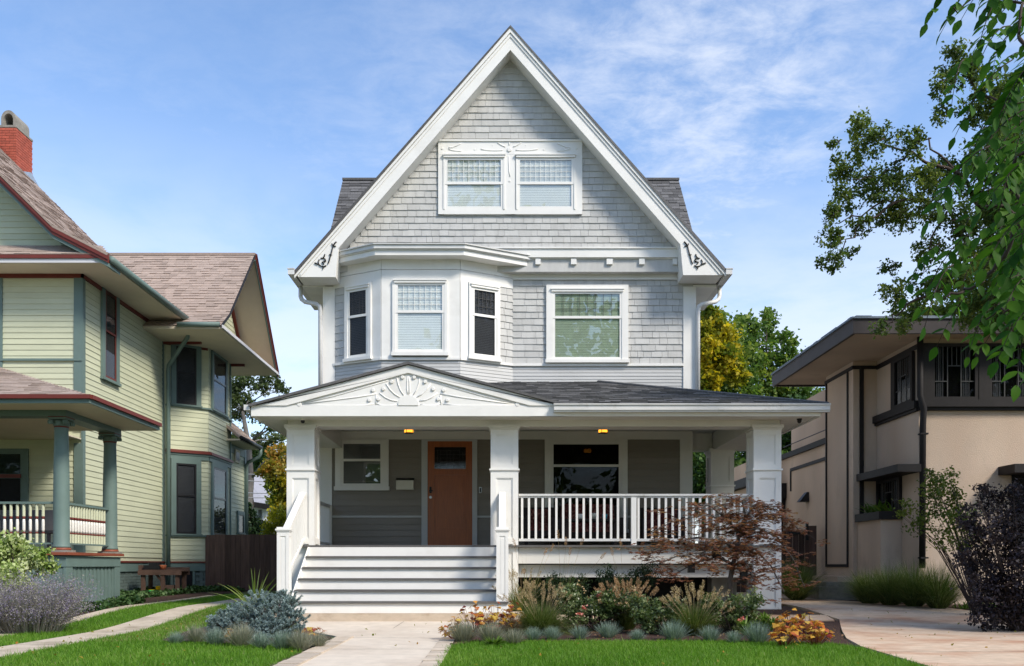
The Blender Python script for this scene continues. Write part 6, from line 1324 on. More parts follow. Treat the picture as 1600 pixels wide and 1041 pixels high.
for (c, r) in cl:
    for j in range(5):
        e = Vector(c)+Vector((random.gauss(0, 1), random.gauss(0, 1), random.gauss(0, 1))).normalized()*r*random.uniform(0.6, 1.15); b0 = Vector(c)+Vector((0.12, 0, 0.03))
        bo.tube([b0, b0.lerp(e, 0.5)+Vector((0, 0, 0.02)), e], [0.008, 0.006, 0.003], 4)
bo.build('bough', 'bark', t, smooth=True)
p, v = crown_points(cl, 46000, sub=26, spread=0.19); leaves('crown', p, 0.058*RNG.uniform(0.6, 1.25, len(p)), 'oak_leaf', t, v, aspect=0.36, up=unit_rand(len(p), 0.8))
p, v = crown_points(outc, 9000, sub=12, spread=0.25); leaves('crown', p, 0.16*RNG.uniform(0.7, 1.2, len(p)), 'oak_leaf', t, v, aspect=0.36)
# the leafy row of trees across the road, behind the camera: it closes off the low sky and shows in the window glass
rowc = []
for k in range(17):
    x = -48+6*k+random.uniform(-1.5, 1.5); yy = -17+random.uniform(-3, 2); h = random.uniform(11.5, 14.5) if -13 < x < -1 else random.uniform(15, 19) if not 0 < x < 11 else 26
    rowc += [((x+random.gauss(0, 2.2), yy+random.gauss(0, 1.8), h*random.uniform(0.12, 1.0)), random.uniform(1.4, 2.2)) for _ in range(15 if h < 20 else 26)]
p, v = crown_points(rowc, 26000, sub=9, spread=0.3); leaves('treeline', p, 0.62*RNG.uniform(0.6, 1.2, len(p)), 'far_leaf', None, v, aspect=0.42, kind='stuff')

# ------------------------------------------------------------------ near street tree: hanging compound leaves
st = thing('near_tree', (4.6, 2.4, 0.0), 'street tree with large hanging compound leaves at the right edge of the view', 'tree')
MB().tube([(4.6, 2.4, -0.1), (4.55, 2.45, 1.2), (4.5, 2.5, 2.4), (4.4, 2.6, 3.6), (4.5, 2.5, 6.0)], [0.22, 0.18, 0.17, 0.14, 0.05], 10).build('trunk', 'bark', st, smooth=True)
def leaflet_mesh(name, w_, bend):
    vs = [(0, 0, 0)]
    for t_, ww in ((0.12, 0.5), (0.35, 1.0), (0.62, 0.85), (0.85, 0.4)):
        z = -bend*t_*t_; vs += [(-w_*ww, t_, z+0.05*ww), (0, t_, z), (w_*ww, t_, z+0.05*ww)]
    vs.append((0, 1.0, -bend)); fs = [(0, 2, 1), (0, 3, 2)]
    for i in range(3):
        b = 1+3*i; fs += [(b, b+1, b+4, b+3), (b+1, b+2, b+5, b+4)]
    fs += [(10, 11, 13), (11, 12, 13)]
    me = bpy.data.meshes.new(name); me.from_pydata(vs, [], fs); me.materials.append(M['street_leaf']); me.polygons.foreach_set('use_smooth', [True]*len(me.polygons)); return me
LM = [leaflet_mesh('leaflet', 0.24, 0.10), leaflet_mesh('leaflet', 0.27, 0.2), leaflet_mesh('leaflet', 0.22, 0.05)]
tips = [(1447, 40), (1470, 52), (1500, 34), (1528, 80), (1545, 100), (1486, 170), (1490, 218), (1512, 244), (1536, 258), (1560, 185), (1450, 348), (1472, 332), (1500, 375), (1530, 335), (1412, 468), (1436, 482), (1444, 514), (1462, 545), (1490, 505), (1512, 560), (1525, 525), (1545, 475), (1556, 568), (1575, 525), (1588, 605), (1590, 475), (1560, 425), (1538, 405), (1580, 355), (1565, 305), (1595, 265), (1580, 225), (1590, 145), (1570, 65), (1590, 35), (1600, 405), (1520, 445), (1482, 445), (1500, 412), (1550, 352), (1603, 545), (1610, 335), (1612, 185), (1608, 105), (1540, 300), (1575, 440), (1595, 490), (1520, 290), (1556, 505), (1590, 320), (1600, 70), (1555, 30), (1530, 10)]
LEAFL = []; tw = MB()
tips += [(x+random.uniform(-14, 22), y+random.uniform(-22, 22)) for x, y in tips if x > 1500]
tips = [(x, y, 0) for x, y in tips]+[(random.uniform(1545, 1640), random.uniform(110, 490), 1) for _ in range(48)]
for tx, ty, far in tips:
    yy = random.uniform(3.0, 4.3) if far == 0 else random.uniform(5.0, 7.0); tip = Vector((wx(tx, yy), yy, wz(ty, yy))); L_ = random.uniform(0.24, 0.34)
    D = Vector((random.uniform(0.35, 0.9), random.uniform(-0.5, 0.5), random.uniform(0.5, 1.2))).normalized(); n = random.choice((5, 6, 6, 7))
    root = tip+D*L_; sag = Vector((0.0, 0, 0.05)); rac = [root.lerp(tip, i/5)+sag*4*(i/5)*(1-i/5) for i in range(6)]
    tw.tube(rac, [0.0028, 0.0025, 0.0022, 0.002, 0.0016, 0.0012], 4)
    up = Vector((random.gauss(0, 0.35), random.uniform(-0.9, 0.0), 1)).normalized()
    for i in range(n+1):
        t_ = 0.12+0.86*i/n; k = t_*5; i0 = min(4, int(k)); b = rac[i0].lerp(rac[i0+1], k-i0)
        ax = (tip-root).normalized(); sd = ax.cross(up).normalized()
        for s in ((-1, 1) if i < n else (0,)):
            a = (sd*s*random.uniform(0.7, 1.1)+ax*random.uniform(0.45, 0.75)+Vector((0, 0, -0.35))).normalized()
            nn = up+Vector(unit_rand(1)[0]*0.45); x_ = a.cross(nn).normalized(); z_ = x_.cross(a); ln = random.uniform(0.056, 0.072)*(0.8 if i == 0 else 1.0)
            mt = Matrix((( x_.x*ln, a.x*ln, z_.x*ln, b.x), (x_.y*ln, a.y*ln, z_.y*ln, b.y), (x_.z*ln, a.z*ln, z_.z*ln, b.z), (0, 0, 0, 1)))
            LEAFL.append((ln/b.y, mt))
Pn = lambda x, y, d: (wx(x, d), d, wz(y, d))     # noqa: E731
for a in ([(4.42, 2.6, 3.3), Pn(1680, 200, 3.4), Pn(1600, 328, 3.5), Pn(1540, 322, 3.5)], [(4.42, 2.6, 3.6), Pn(1700, 60, 3.4), Pn(1600, 10, 3.6), Pn(1540, -8, 3.7), Pn(1490, 12, 3.7)], [Pn(1680, 200, 3.4), Pn(1600, 190, 3.6), Pn(1545, 150, 3.6)], [Pn(1600, 328, 3.5), Pn(1560, 410, 3.6), Pn(1510, 450, 3.7), Pn(1470, 470, 3.7)], [Pn(1680, 200, 3.4), Pn(1640, 420, 3.5), Pn(1590, 470, 3.5), Pn(1540, 500, 3.6)]):
    tw.tube(*bent(a, [0.011, 0.008, 0.006, 0.004, 0.003], 0.012), 6)
tw.build('twigs', 'twig', st, kind='stuff', smooth=True)
LEAFL.sort(key=lambda q: -q[0])
massv = []; massf = []; mv = []
for k, (_, mt) in enumerate(LEAFL):
    me = LM[k % 3]
    if k < 300:
        o = bpy.data.objects.new('leaf', me); o.matrix_basis = mt; link(o, st)
    else:
        b = len(massv); massv += [tuple(mt @ v.co) for v in me.vertices]; r = random.random()
        for pgn in me.polygons: massf.append(tuple(i+b for i in pgn.vertices)); mv.append(r)
mm = MB(); mm.v = massv; mm.f = massf; mm.var = mv; mm.build('leaf_mass', 'street_leaf_mass', st, kind='stuff', smooth=True)

# ------------------------------------------------------------------ planting
def bed_z(x, y):
    return float(ground_z(y)+0.024)
def fescue(px, py, wpx, label, m='fescue_blade', group='blue fescue tufts edging the beds'):
    yb = CZ*F/(py+7-CY); x = wx(px, yb); r = wpx*0.62*yb/F; z = bed_z(x, yb)-0.01; n = int(520*max(0.7, min(1.6, r/0.14)))
    az = RNG.uniform(0, 6.28, n); rad = RNG.random(n)**0.5*r*0.35; base = np.column_stack([x+rad*np.cos(az), yb+rad*np.sin(az), np.full(n, z)])
    az2 = az+RNG.normal(0, 0.35, n); lean = RNG.uniform(0.05, 0.85, n)
    o = blades('fescue_tuft', base, r*RNG.uniform(0.95, 1.5, n), 0.0042, az2, lean, RNG.uniform(0.0, 0.25, n)*lean, m, None, None, segs=3); tag(o, label, 'grass tuft', group); return o
ordw = ['first', 'second', 'third', 'fourth', 'fifth', 'sixth', 'seventh', 'eighth', 'ninth', 'tenth', 'eleventh', 'twelfth']
for i, (x, y, w_, m) in enumerate([(724, 998, 44, 'fescue_dry'), (767, 999, 40, 'fescue_dry'), (803, 1002, 30, 'fescue_dry'), (833, 996, 26, 'fescue_blade'), (863, 995, 26, 'fescue_blade'), (906, 994, 26, 'fescue_blade'), (950, 992, 32, 'fescue_blade'), (996, 996, 22, 'fescue_blade'), (1053, 996, 38, 'fescue_blade'), (1110, 997, 30, 'fescue_blade'), (1147, 1000, 24, 'fescue_blade'), (1184, 1000, 40, 'fescue_blade')]):
    fescue(x, y, w_, f'{"grey dry" if m == "fescue_dry" else "blue"} fescue tuft, {ordw[i]} from the walk in the row along the right lawn', m)
for i, (x, y, w_, m) in enumerate([(497, 1006, 30, 'fescue_dry'), (470, 1011, 40, 'fescue_dry'), (441, 1010, 36, 'fescue_blade'), (408, 1008, 30, 'fescue_blade'), (376, 1005, 44, 'fescue_dry'), (338, 1003, 34, 'fescue_blade'), (308, 999, 34, 'fescue_dry'), (275, 1001, 24, 'fescue_blade')]):
    fescue(x, y, w_, f'{"grey" if m == "fescue_dry" else "blue"} fescue tuft, {ordw[i]} from the walk in the row before the blue spruce', m)
# coral bells with lobed leaves, each leaf its own piece
def lobed_leaf(name, m):
    vs = [(0, 0, 0)]; n = 15
    for k in range(n):
        a = -2.6+5.2*k/(n-1); r = (0.5+0.12*math.cos(a*3.6))*(1.0 if abs(a) < 2 else 0.85); vs.append((r*math.sin(a), r*math.cos(a)+0.1, 0.05*math.cos(k*2.2)-0.10*r))
    me = bpy.data.meshes.new(name); me.from_pydata(vs, [], [(0, i+1, i+2) for i in range(n-1)]); me.materials.append(M[m]); me.polygons.foreach_set('use_smooth', [True]*len(me.polygons)); return me
HL = [lobed_leaf('lobed_leaf', 'heuchera_leaf'), lobed_leaf('lobed_leaf', 'heuchera_red')]
def heuchera(px, py, wpx, label, red=0.25, n=22):
    yb = CZ*F/(py+8-CY); 
    for _ in range(3): yb = (CZ-bed_z(0, yb))*F/(py+8-CY)
    x = wx(px, yb); z = bed_z(x, yb); r = wpx*0.62*yb/F
    t = thing('coral_bells', (x, yb, z), label, 'flowering plant', 'orange coral bells clumps'); stem = MB()
    for i in range(n):
        a = random.uniform(0, 6.28); q = r*math.sqrt(random.random()); h = r*random.uniform(0.4, 1.45)*(1.3-0.7*q/r)
        c = Vector((x+q*math.cos(a), yb+q*math.sin(a), z+h)); o = bpy.data.objects.new('leaf', HL[1 if random.random() < red else 0]); s = random.uniform(0.055, 0.088)
        o.matrix_basis = Matrix.Translation(c) @ Matrix.Rotation(a-math.pi/2, 4, 'Z') @ Matrix.Rotation(random.uniform(-1.15, 0.1), 4, 'X') @ Matrix.Rotation(random.uniform(-0.4, 0.4), 4, 'Y') @ Matrix.Scale(s, 4); link(o, t)
        stem.tube([(x+0.2*q*math.cos(a), yb+0.2*q*math.sin(a), z-0.02), tuple(c)], 0.0025, 3)
    stem.build('stalks', 'red_trim', t); return t
for px, py, w_, lb, rd in ((712, 990, 36, 'orange coral bells clump nearest the walk at its right edge', 0.2), (742, 979, 50, 'gold and red coral bells clump behind the first dry fescue', 0.35), (772, 976, 44, 'gold coral bells clump between walk and fountain grass', 0.15), (800, 970, 42, 'dark red coral bells clump at the end of the concrete step slab', 0.75),
                        (1224, 1001, 44, 'low orange coral bells clump beside the last blue fescue tuft', 0.15), (1236, 982, 38, 'yellow orange coral bells clump near the driveway edge, farthest back', 0.1), (1260, 988, 42, 'orange coral bells clump in the middle of the driveway corner', 0.25), (1276, 999, 40, 'orange coral bells clump at the corner of bed and driveway', 0.2),
                        (490, 992, 30, 'small red and gold coral bells clump beside the blue spruce', 0.45), (362, 990, 16, 'tiny tan coral bells clump left of the blue spruce', 0.0)):
    heuchera(px, py, w_, lb, rd, n=58 if w_ > 30 else 26)
# ornamental grasses
def fountain_grass(x, y, R, H, label, nb=1500, heads=45, m='fountain_blade', hm='seed_head', group=None, hl=0.09, bias=0.0, lean_max=0.8, arch=0.0):
    z = bed_z(x, y); t = thing('fountain_grass', (x, y, z), label, 'ornamental grass', group)
    az = RNG.uniform(0, 6.28, nb); rad = RNG.random(nb)**0.5*R*0.22; base = np.column_stack([x+rad*np.cos(az), y+rad*np.sin(az), np.full(nb, z)])
    lean = RNG.beta(1.6, 1.5, nb)*lean_max; ln = H*RNG.uniform(0.8, 1.25, nb)*(1+0.25*lean)
    blades('grass_blades', base, ln, 0.0055, az+RNG.normal(0, 0.25, nb), lean, (0.30+arch)*lean+RNG.uniform(0.0, 0.15, nb), m, t, None, segs=6)
    if heads:
        st_ = MB(); pos = []; ax = []; sz = []
        for i in range(heads):
            a = random.uniform(0, 6.28); le = random.uniform(0.1, 0.75); l_ = H*random.uniform(1.1, 1.55)
            b0 = Vector((x+0.06*R*math.cos(a), y+0.06*R*math.sin(a), z)); d = Vector((math.cos(a)*le+bias, math.sin(a)*le, math.sqrt(max(0.1, 1-le*le)))).normalized(); b1 = b0+d*l_*0.6; b2 = b0+d*l_+Vector((math.cos(a), math.sin(a), -0.6))*le*0.12*l_
            st_.tube([b0, b1, b2], 0.0022, 3)
            dd = (b2-b1).normalized(); k = 60
            for j in range(k):
                s_ = j/k; r_ = hl*0.13*math.sin(math.pi*(0.12+0.85*s_)); q = unit_rand(1)[0]; q = Vector(q)-dd*Vector(q).dot(dd); q.normalize(); pos.append(b2+dd*(s_*hl)+q*r_*0.4); ax.append(q*0.9+dd*0.9); sz.append(hl*0.24)
        st_.build('stalks', 'seed_head' , t); P = np.array(pos); A = np.array(ax); leaves('seed_heads', P, np.array(sz), hm, t, None, axis=A, aspect=0.12)
    return t
gr = 'fountain grasses in the front bed'
fountain_grass(wx(845, 12.3), 12.3, 0.62, 0.42, 'big round fountain grass with pale seed heads beside the stairs', 3200, 46, group=gr, hl=0.11, lean_max=0.9, arch=0.45)
fountain_grass(wx(1085, 11.95), 11.95, 0.40, 0.42, 'fountain grass with upright pale seed heads in the middle of the front bed', 1500, 48, group=gr, hl=0.12, lean_max=0.7, arch=0.3)
fountain_grass(wx(978, 12.9), 12.9, 0.42, 0.44, 'tawny fountain grass with rust seed heads behind the rose bushes', 1000, 60, m='fountain_blade', hm='tan_head', group=gr, hl=0.12)
fountain_grass(wx(812, 14.9), 14.75, 0.35, 0.45, 'small dry fountain grass against the foot of the middle porch post', 600, 30, group=gr, hm='seed_head', m='fountain_blade', hl=0.10)
for i, (x, y, H) in enumerate(((wx(1352, 17.3), 17.1, 0.66), (wx(1388, 16.6), 16.5, 0.72), (wx(1425, 16.2), 16.1, 0.78), (wx(1462, 15.8), 15.7, 0.78), (wx(1240, 18.8), 18.6, 0.85))):
    fountain_grass(x, y, 0.55, H, ['leftmost green grass clump at the foot of the stucco bay', 'second green grass clump under the planter window', 'third green grass clump beside the corner downspout', 'green grass clump right of the corner downspout', 'dark green grass clump by the wooden gate'][i], 1700, 0, group='grass clumps along the stucco wall', lean_max=0.85, arch=0.2)
# reedy airy stalks behind, in front of the porch skirt
for i, (px, Yq) in enumerate(((822, 14.9), (878, 14.9), (975, 14.95))):
    fountain_grass(wx(px, Yq), Yq, 0.45, 0.85, ['thin reedy grass stalks by the middle porch post', 'thin reedy grass stalks before the porch skirt', 'thin reedy grass stalks right of the dark yew'][i], 46, 5, hm='tan_head', m='fountain_blade', group='reedy grasses before the porch', hl=0.13, lean_max=0.45)
# shrubs made of many small leaves on a twig frame
def shrub(name, label, cat, x, y, clumps, n, leaf, m, group=None, z=None, sub=14, spread=0.25, aspect=0.33, extra=None, twig_m='twig'):
    z = bed_z(x, y) if z is None else z; t = thing(name, (x, y, z), label, cat, group); mb = MB()
    for (c, r) in clumps:
        c = Vector(c)
        for j in range(3):
            e = c+Vector((random.gauss(0, 1), random.gauss(0, 1), random.gauss(0, 1))).normalized()*r*0.8; s = Vector((x+random.gauss(0, 0.04), y+random.gauss(0, 0.04), z-0.03)); mid = s.lerp(e, 0.55)+Vector((0, 0, 0.12*(e-s).length))
            mb.tube([s, mid, e], [0.009, 0.006, 0.002], 4)
    mb.build('stems', twig_m, t)
    p, v = crown_points(clumps, n, sub, spread); p[:, 2] = np.maximum(p[:, 2], z+0.005)
    leaves('foliage', p, leaf*RNG.uniform(0.6, 1.25, len(p)), m, t, v, aspect=aspect, up=unit_rand(len(p), 0.9))
    if extra:
        nm, pts, sz, m2 = extra; leaves(nm, np.array(pts), np.array(sz), m2, t, None, aspect=0.45)
    return t
def rose(px, Yq, top, wpx, label, n, tan):
    zc = bed_z(0, Yq); H = wz(top, Yq)-zc; cl = []
    for i in range(18):
        xx = px+random.uniform(-0.42, 0.42)*wpx; cl.append(((wx(xx, Yq), Yq+random.uniform(-0.25, 0.25), zc+H*random.uniform(0.2, 0.85)), random.uniform(0.11, 0.17)))
    t = shrub('rose_bush', label, 'rose bush', wx(px, Yq), Yq, cl, n, 0.042, 'rose_leaf', 'rose bushes in the front bed', sub=12)
    pts = []
    for i in range(tan):
        c, r = random.choice(cl[:7]); q = np.array(c)+np.array([random.gauss(0, r*0.8), -abs(random.gauss(0, r*0.5)), r*random.uniform(0.5, 1.3)])
        for j in range(9): pts.append(q+RNG.normal(size=3)*0.022)
    if pts: leaves('dry_blooms', np.array(pts), 0.035, 'rose_tan', t, None, aspect=0.45, kind='stuff')
    return t
r1 = rose(935, 12.7, 920, 125, 'rose bush with dry tan blooms and a few pink roses left of centre', 6500, 46)
r2 = rose(1028, 12.2, 938, 80, 'low leafy rose bush left of the upright fountain grass', 5000, 6)
r3 = rose(1142, 12.3, 926, 100, 'leafy green rose bush right of the upright fountain grass', 6500, 3)
def roses(t, L):
    for px, py, Yq in L:
        c = np.array([wx(px, Yq), Yq, wz(py, Yq)]); leaves('rose', c+RNG.normal(size=(16, 3))*0.013, 0.04, 'petal', t, None, aspect=0.5)
roses(r1, [(937, 928, 12.5), (936, 934, 12.5), (913, 949, 12.4), (905, 960, 12.4)]); roses(r3, [(1160, 968, 12.0)])
for px, lb, sc in ((868, 'dark yew bush before the porch, left one', 1.0), (957, 'dark yew bush before the porch, right one and taller', 1.15)):
    Yq = 14.9; cl = [((wx(px+random.uniform(-48, 48)*sc, Yq), Yq+random.uniform(-0.2, 0.2), 0.15+random.uniform(0.05, 0.62)*sc), random.uniform(0.14, 0.22)) for _ in range(14)]
    shrub('yew_bush', lb, 'shrub', wx(px, Yq), Yq, cl, 7000, 0.05, 'yew_leaf', 'yew bushes before the porch', sub=18, aspect=0.16)
for px, py, lb in ((1195, 968, 'bright green perennial beside the right porch post'), (1165, 985, 'green perennial between rose bush and coral bells'), (1208, 978, 'green perennial just left of the driveway coral bells'), (1180, 975, 'green perennial behind the last two blue fescue tufts'), (772, 1000, 'green hosta like plant beside the dry fescue tufts'), (448, 1000, 'small green hosta at the foot of the blue spruce')):
    yb = CZ*F/(py+8-CY)
    for _ in range(3): yb = (CZ-bed_z(0, yb))*F/(py+8-CY)
    x = wx(px, yb); z = bed_z(x, yb); n = 90; az = RNG.uniform(0, 6.28, n); h = 0.16 if py < 990 else 0.09
    base = np.column_stack([x+0.03*np.cos(az), yb+0.03*np.sin(az), np.full(n, z)+ (RNG.random(n)*h if py < 990 else 0)])
    tag(blades('perennial', base, RNG.uniform(0.10, 0.17, n), 0.028, az, RNG.uniform(0.4, 0.9, n), RNG.uniform(0.1, 0.4, n), 'hosta_leaf', None, None, segs=4), lb, 'plant', 'green perennials in the beds')
# dwarf blue spruce: shoots bristling with needles
def spruce():
    Yb = 11.9; t = thing('blue_spruce', (wx(405, Yb), Yb, bed_z(0, Yb)), 'dwarf blue spruce mound left of the front walk', 'shrub'); z0 = bed_z(0, Yb)
    blobs = [(395, 985, 40, 0), (430, 970, 34, 0), (365, 985, 30, 0), (445, 955, 24, 0.1), (410, 955, 26, 0.15), (350, 978, 20, 0), (460, 975, 20, 0), (438, 944, 14, 0.15), (385, 965, 24, 0.1), (345, 985, 14, 0), (450, 990, 22, -0.1), (405, 1000, 26, -0.15), (425, 995, 24, -0.2)]
    P = []; A = []; S = []; V = []; wood = MB()
    for px, py, rp, dy in blobs:
        yy = Yb+dy; c = np.array([wx(px, yy), yy, wz(py, yy)]); r = rp*yy/F
        for i in range(int(16+rp*2.6)):
            d = unit_rand(1, 0.35)[0]; d[1] = -abs(d[1]) if random.random() < 0.7 else d[1]; b = c+d*r*RNG.uniform(0.6, 1.0); b[2] = max(b[2], z0+0.03); L_ = RNG.uniform(0.065, 0.115); ax = d*0.8+np.array([RNG.normal(0, 0.3), RNG.normal(0, 0.3), 0.25]); ax /= np.linalg.norm(ax)
            wood.tube([tuple(b-ax*0.05), tuple(b+ax*L_)], 0.003, 3); k = 80; tt = RNG.random(k)**0.8
            q = unit_rand(k); q -= ax*(q@ax)[:, None]; q /= np.linalg.norm(q, axis=1)[:, None]
            P.append(b+ax*(tt*L_)[:, None]); A.append(q*0.9+ax*0.75); S.append(np.full(k, 0.026)*RNG.uniform(0.8, 1.2, k)); V.append(np.clip(RNG.normal(0.45, 0.18)+RNG.normal(0, 0.14, k), 0, 1))
        wood.tube([(wx(405, Yb), Yb, z0), tuple(c)], [0.02, 0.008], 5)
    wood.build('branches', 'twig', t); leaves('needles', np.concatenate(P), np.concatenate(S), 'spruce_needle', t, np.concatenate(V), axis=np.concatenate(A), aspect=0.13)
spruce()
# strap leaved potted-lily like plant by the stair: each strap a leaf of its own
def strap_plant():
    Yb = 14.6; x, z = wx(398, Yb), bed_z(0, Yb); t = thing('strap_plant', (x, Yb, z), 'arching strap leaved plant striped yellow green left of the stairs', 'plant')
    for i in range(40):
        a = random.uniform(0, 6.28); n = 1; le = random.uniform(0.1, 0.85)
        V, Fc, sg = blade_arrays(np.array([[x, Yb, z]]), np.array([random.uniform(0.6, 1.05)]), np.array([0.038]), np.array([a]), np.array([le]), np.array([0.35*le+0.1]), 6)
        np_mesh('leaf', V, Fc, 'strap_leaf', t)
strap_plant()
# laceleaf japanese maple
def jmaple():
    Yb = 14.4; t = thing('japanese_maple', (wx(1140, Yb), Yb, bed_z(0, Yb)), 'weeping bronze red japanese maple in front of the porch railing', 'tree'); z0 = bed_z(0, Yb)
    W = lambda x, y, d=0.0: (wx(x, Yb+d), Yb+d, wz(y, Yb+d))     # noqa: E731
    wd = MB(); wd.tube([(wx(1139, Yb), Yb, z0-0.05), W(1141, 905), W(1146, 880), W(1150, 860), W(1155, 838)], [0.05, 0.043, 0.038, 0.032, 0.024], 8)
    arms = [[W(1146, 882), W(1120, 870, -0.1), W(1085, 880, -0.2), W(1050, 900, -0.25)], [W(1150, 860), W(1130, 845, -0.1), W(1090, 840, -0.25), W(1040, 850, -0.35), W(1005, 868, -0.4)], [W(1155, 838), W(1140, 815, -0.1), W(1100, 805, -0.2), W(1050, 815, -0.3), W(1015, 835, -0.35)], [W(1155, 838), W(1165, 805, 0.05), W(1160, 785, 0), W(1135, 775, -0.1)], [W(1155, 838), W(1185, 825, -0.1), W(1215, 840, -0.15), W(1240, 875, -0.2), W(1258, 920, -0.2)], [W(1150, 860), W(1180, 858, -0.2), W(1205, 885, -0.3), W(1225, 925, -0.35)], [W(1155, 838), W(1190, 805, 0.1), W(1225, 805, 0.1), W(1255, 835, 0.1)], [W(1146, 882), W(1165, 878, -0.3), W(1178, 905, -0.4), W(1180, 930, -0.4)], [W(1141, 815, -0.1), W(1110, 790, -0.15), W(1085, 790, -0.2)], [W(1155, 838), W(1175, 790, 0.05), W(1195, 790, 0.05), W(1220, 800, 0)], [W(1130, 845), W(1100, 862, -0.3), W(1060, 868, -0.4), W(1020, 885, -0.4)]]
    ctr = []
    for a in arms:
        P = [Vector(p) for p in a]; wd.tube(P, [0.024, 0.018, 0.013, 0.008, 0.005][:len(P)], 6)
        for i in range(len(P)-1):
            for j in range(9):
                b = P[i].lerp(P[i+1], random.random()); e = b+Vector((random.gauss(0, 0.17), random.gauss(-0.03, 0.16), random.gauss(-0.02, 0.085)))
                wd.tube([b, b.lerp(e, 0.5)+Vector((random.gauss(0, 0.02), 0, 0.03)), e], [0.005, 0.0035, 0.0015], 4); ctr.append((e, 0.065))
                for _ in range(2):
                    f = e+Vector((random.gauss(0, 0.08), random.gauss(0, 0.08), random.gauss(-0.015, 0.03))); wd.tube([e, f], [0.002, 0.001], 3); ctr.append((f, 0.05))
    wd.build('trunk', 'bark_grey', t, smooth=True)
    P = []; A = []; S = []; V = []; U = []
    for c, r in ctr:
        
        v0 = np.clip(RNG.normal(0.5, 0.22), 0, 1)
        for k in range(RNG.integers(3, 6)):
            c0 = np.array(c)+RNG.normal(size=3)*np.array([r, r, r*0.4]); d0 = RNG.uniform(0, 6.28); u = unit_rand(1, 2.0)[0]; ax0 = np.array([math.cos(d0), math.sin(d0), -0.25])
            for j in range(7):
                a = d0+(j-3)*0.42; l_ = 0.07*(1-0.09*abs(j-3))*RNG.uniform(0.8, 1.15); P.append(c0); A.append([math.cos(a), math.sin(a), -0.30+RNG.normal(0, 0.12)]); S.append(l_); V.append(np.clip(v0+RNG.normal(0, 0.1), 0, 1)); U.append(u)
    leaves('foliage', np.array(P), np.array(S), 'maple_leaf', t, np.array(V), axis=np.array(A), up=np.array(U), aspect=0.115, fold=0.05)
    def lan(px, py, d, label, shape):
        x, y, z = W(px, py, d); l_ = thing('garden_lantern', (x, y, z), label, 'lantern', 'dark lanterns hanging in the maple')
        if shape == 'round': MB().lathe((x, y, z), [(0.03, 0.06), (0.07, 0.02), (0.078, -0.03), (0.06, -0.08), (0.03, -0.09)], 12).build('lantern_body', 'iron', l_, smooth=True); MB().lathe((x, y, z), [(0.045, 0.06), (0.05, 0.075), (0.03, 0.095)], 10).build('lantern_cap', 'iron', l_)
        else: MB().box(x-0.05, x+0.05, y-0.05, y+0.05, z-0.08, z+0.05).build('lantern_body', 'iron', l_); MB().box(x-0.06, x+0.06, y-0.06, y+0.06, z+0.05, z+0.062).lathe((x, y, z), [(0.045, 0.062), (0.01, 0.095)], 8).build('lantern_cap', 'iron', l_)
        MB().tube([(x, y, z+0.08), (x, y, z+0.2)], 0.003, 4).build('hanger', 'iron', l_)
    lan(1119, 864, -0.12, 'round dark lantern hanging in the middle of the maple', 'round'); lan(1080, 887, -0.25, 'square dark lantern hanging at the left of the maple', 'box'); lan(1162, 897, -0.3, 'square dark lantern hanging right of the maple trunk', 'box')
jmaple()
bx = wx(1158, 15.3); tag(MB().box(bx-0.12, bx+0.12, 15.2, 15.42, 0.15, wz(929, 15.3)).build('stone_block', 'cement'), 'pale stone block behind the rose bush at the porch pier', 'stone')
# left edge: variegated dogwood, russian sage, ground cover
Yq = 13.4; cl = [((wx(x, Yq), Yq+random.uniform(-0.2, 0.2), wz(y, Yq)), r) for x, y, r in ((10, 870, 0.26), (40, 880, 0.22), (20, 850, 0.16), (55, 870, 0.16), (65, 885, 0.12), (-20, 860, 0.3), (30, 900, 0.25), (-10, 900, 0.28))]
shrub('variegated_shrub', 'cream and green variegated shrub at the left edge before the green porch', 'shrub', wx(20, Yq), Yq, cl, 6500, 0.066, 'variegated_leaf', sub=14)
def sage():
    Yq = 12.6; x = wx(38, Yq); z = ground_z(Yq); t = thing('russian_sage', (x, Yq, z), 'hazy lavender russian sage mound at the lower left edge', 'flowering plant'); n = 1500
    az = RNG.uniform(0, 6.28, n); rad = RNG.random(n)**0.5; base = np.column_stack([x+0.50*rad*np.cos(az), Yq+0.3*rad*np.sin(az), np.full(n, z)])
    lean = RNG.beta(2, 2, n)*0.85; ln = RNG.uniform(0.5, 0.98, n); dr = RNG.uniform(0.0, 0.15, n)
    blades('sage_stems', base, ln, 0.005, az, lean, dr, 'sage_stem', t, None, segs=4)
    P = []; A = []
    for k in range(26):
        tt = RNG.uniform(0.3, 1.0, n)[:, None]; d = np.stack([np.cos(az), np.sin(az), np.zeros(n)], 1); p = base+d*(ln*(lean*tt[:, 0]+dr*0.6*tt[:, 0]**2))[:, None]; p[:, 2] += ln*(tt[:, 0]*np.sqrt(1-lean**2)-dr*tt[:, 0]**2); P.append(p+RNG.normal(size=(n, 3))*0.006)
    P = np.concatenate(P); s = RNG.random(len(P)) < 0.36
    leaves('sage_flowers', P[s], 0.022, 'sage_flower', t, None, aspect=0.3); leaves('sage_leaves', P[~s][::2], 0.032, 'sage_stem', t, None, aspect=0.16)
sage()
q = sample_poly([(-9.15, 18.3), (-7.6, 18.3), (-7.05, 17.6), (-6.95, 15.5), (-7.35, 14.6), (-7.55, 15.6), (-7.6, 18.0), (-7.9, 20), (-7.6, 23.4), (-6.95, 23.4), (-6.95, 24.2), (-9.1, 24.2)], 15000)
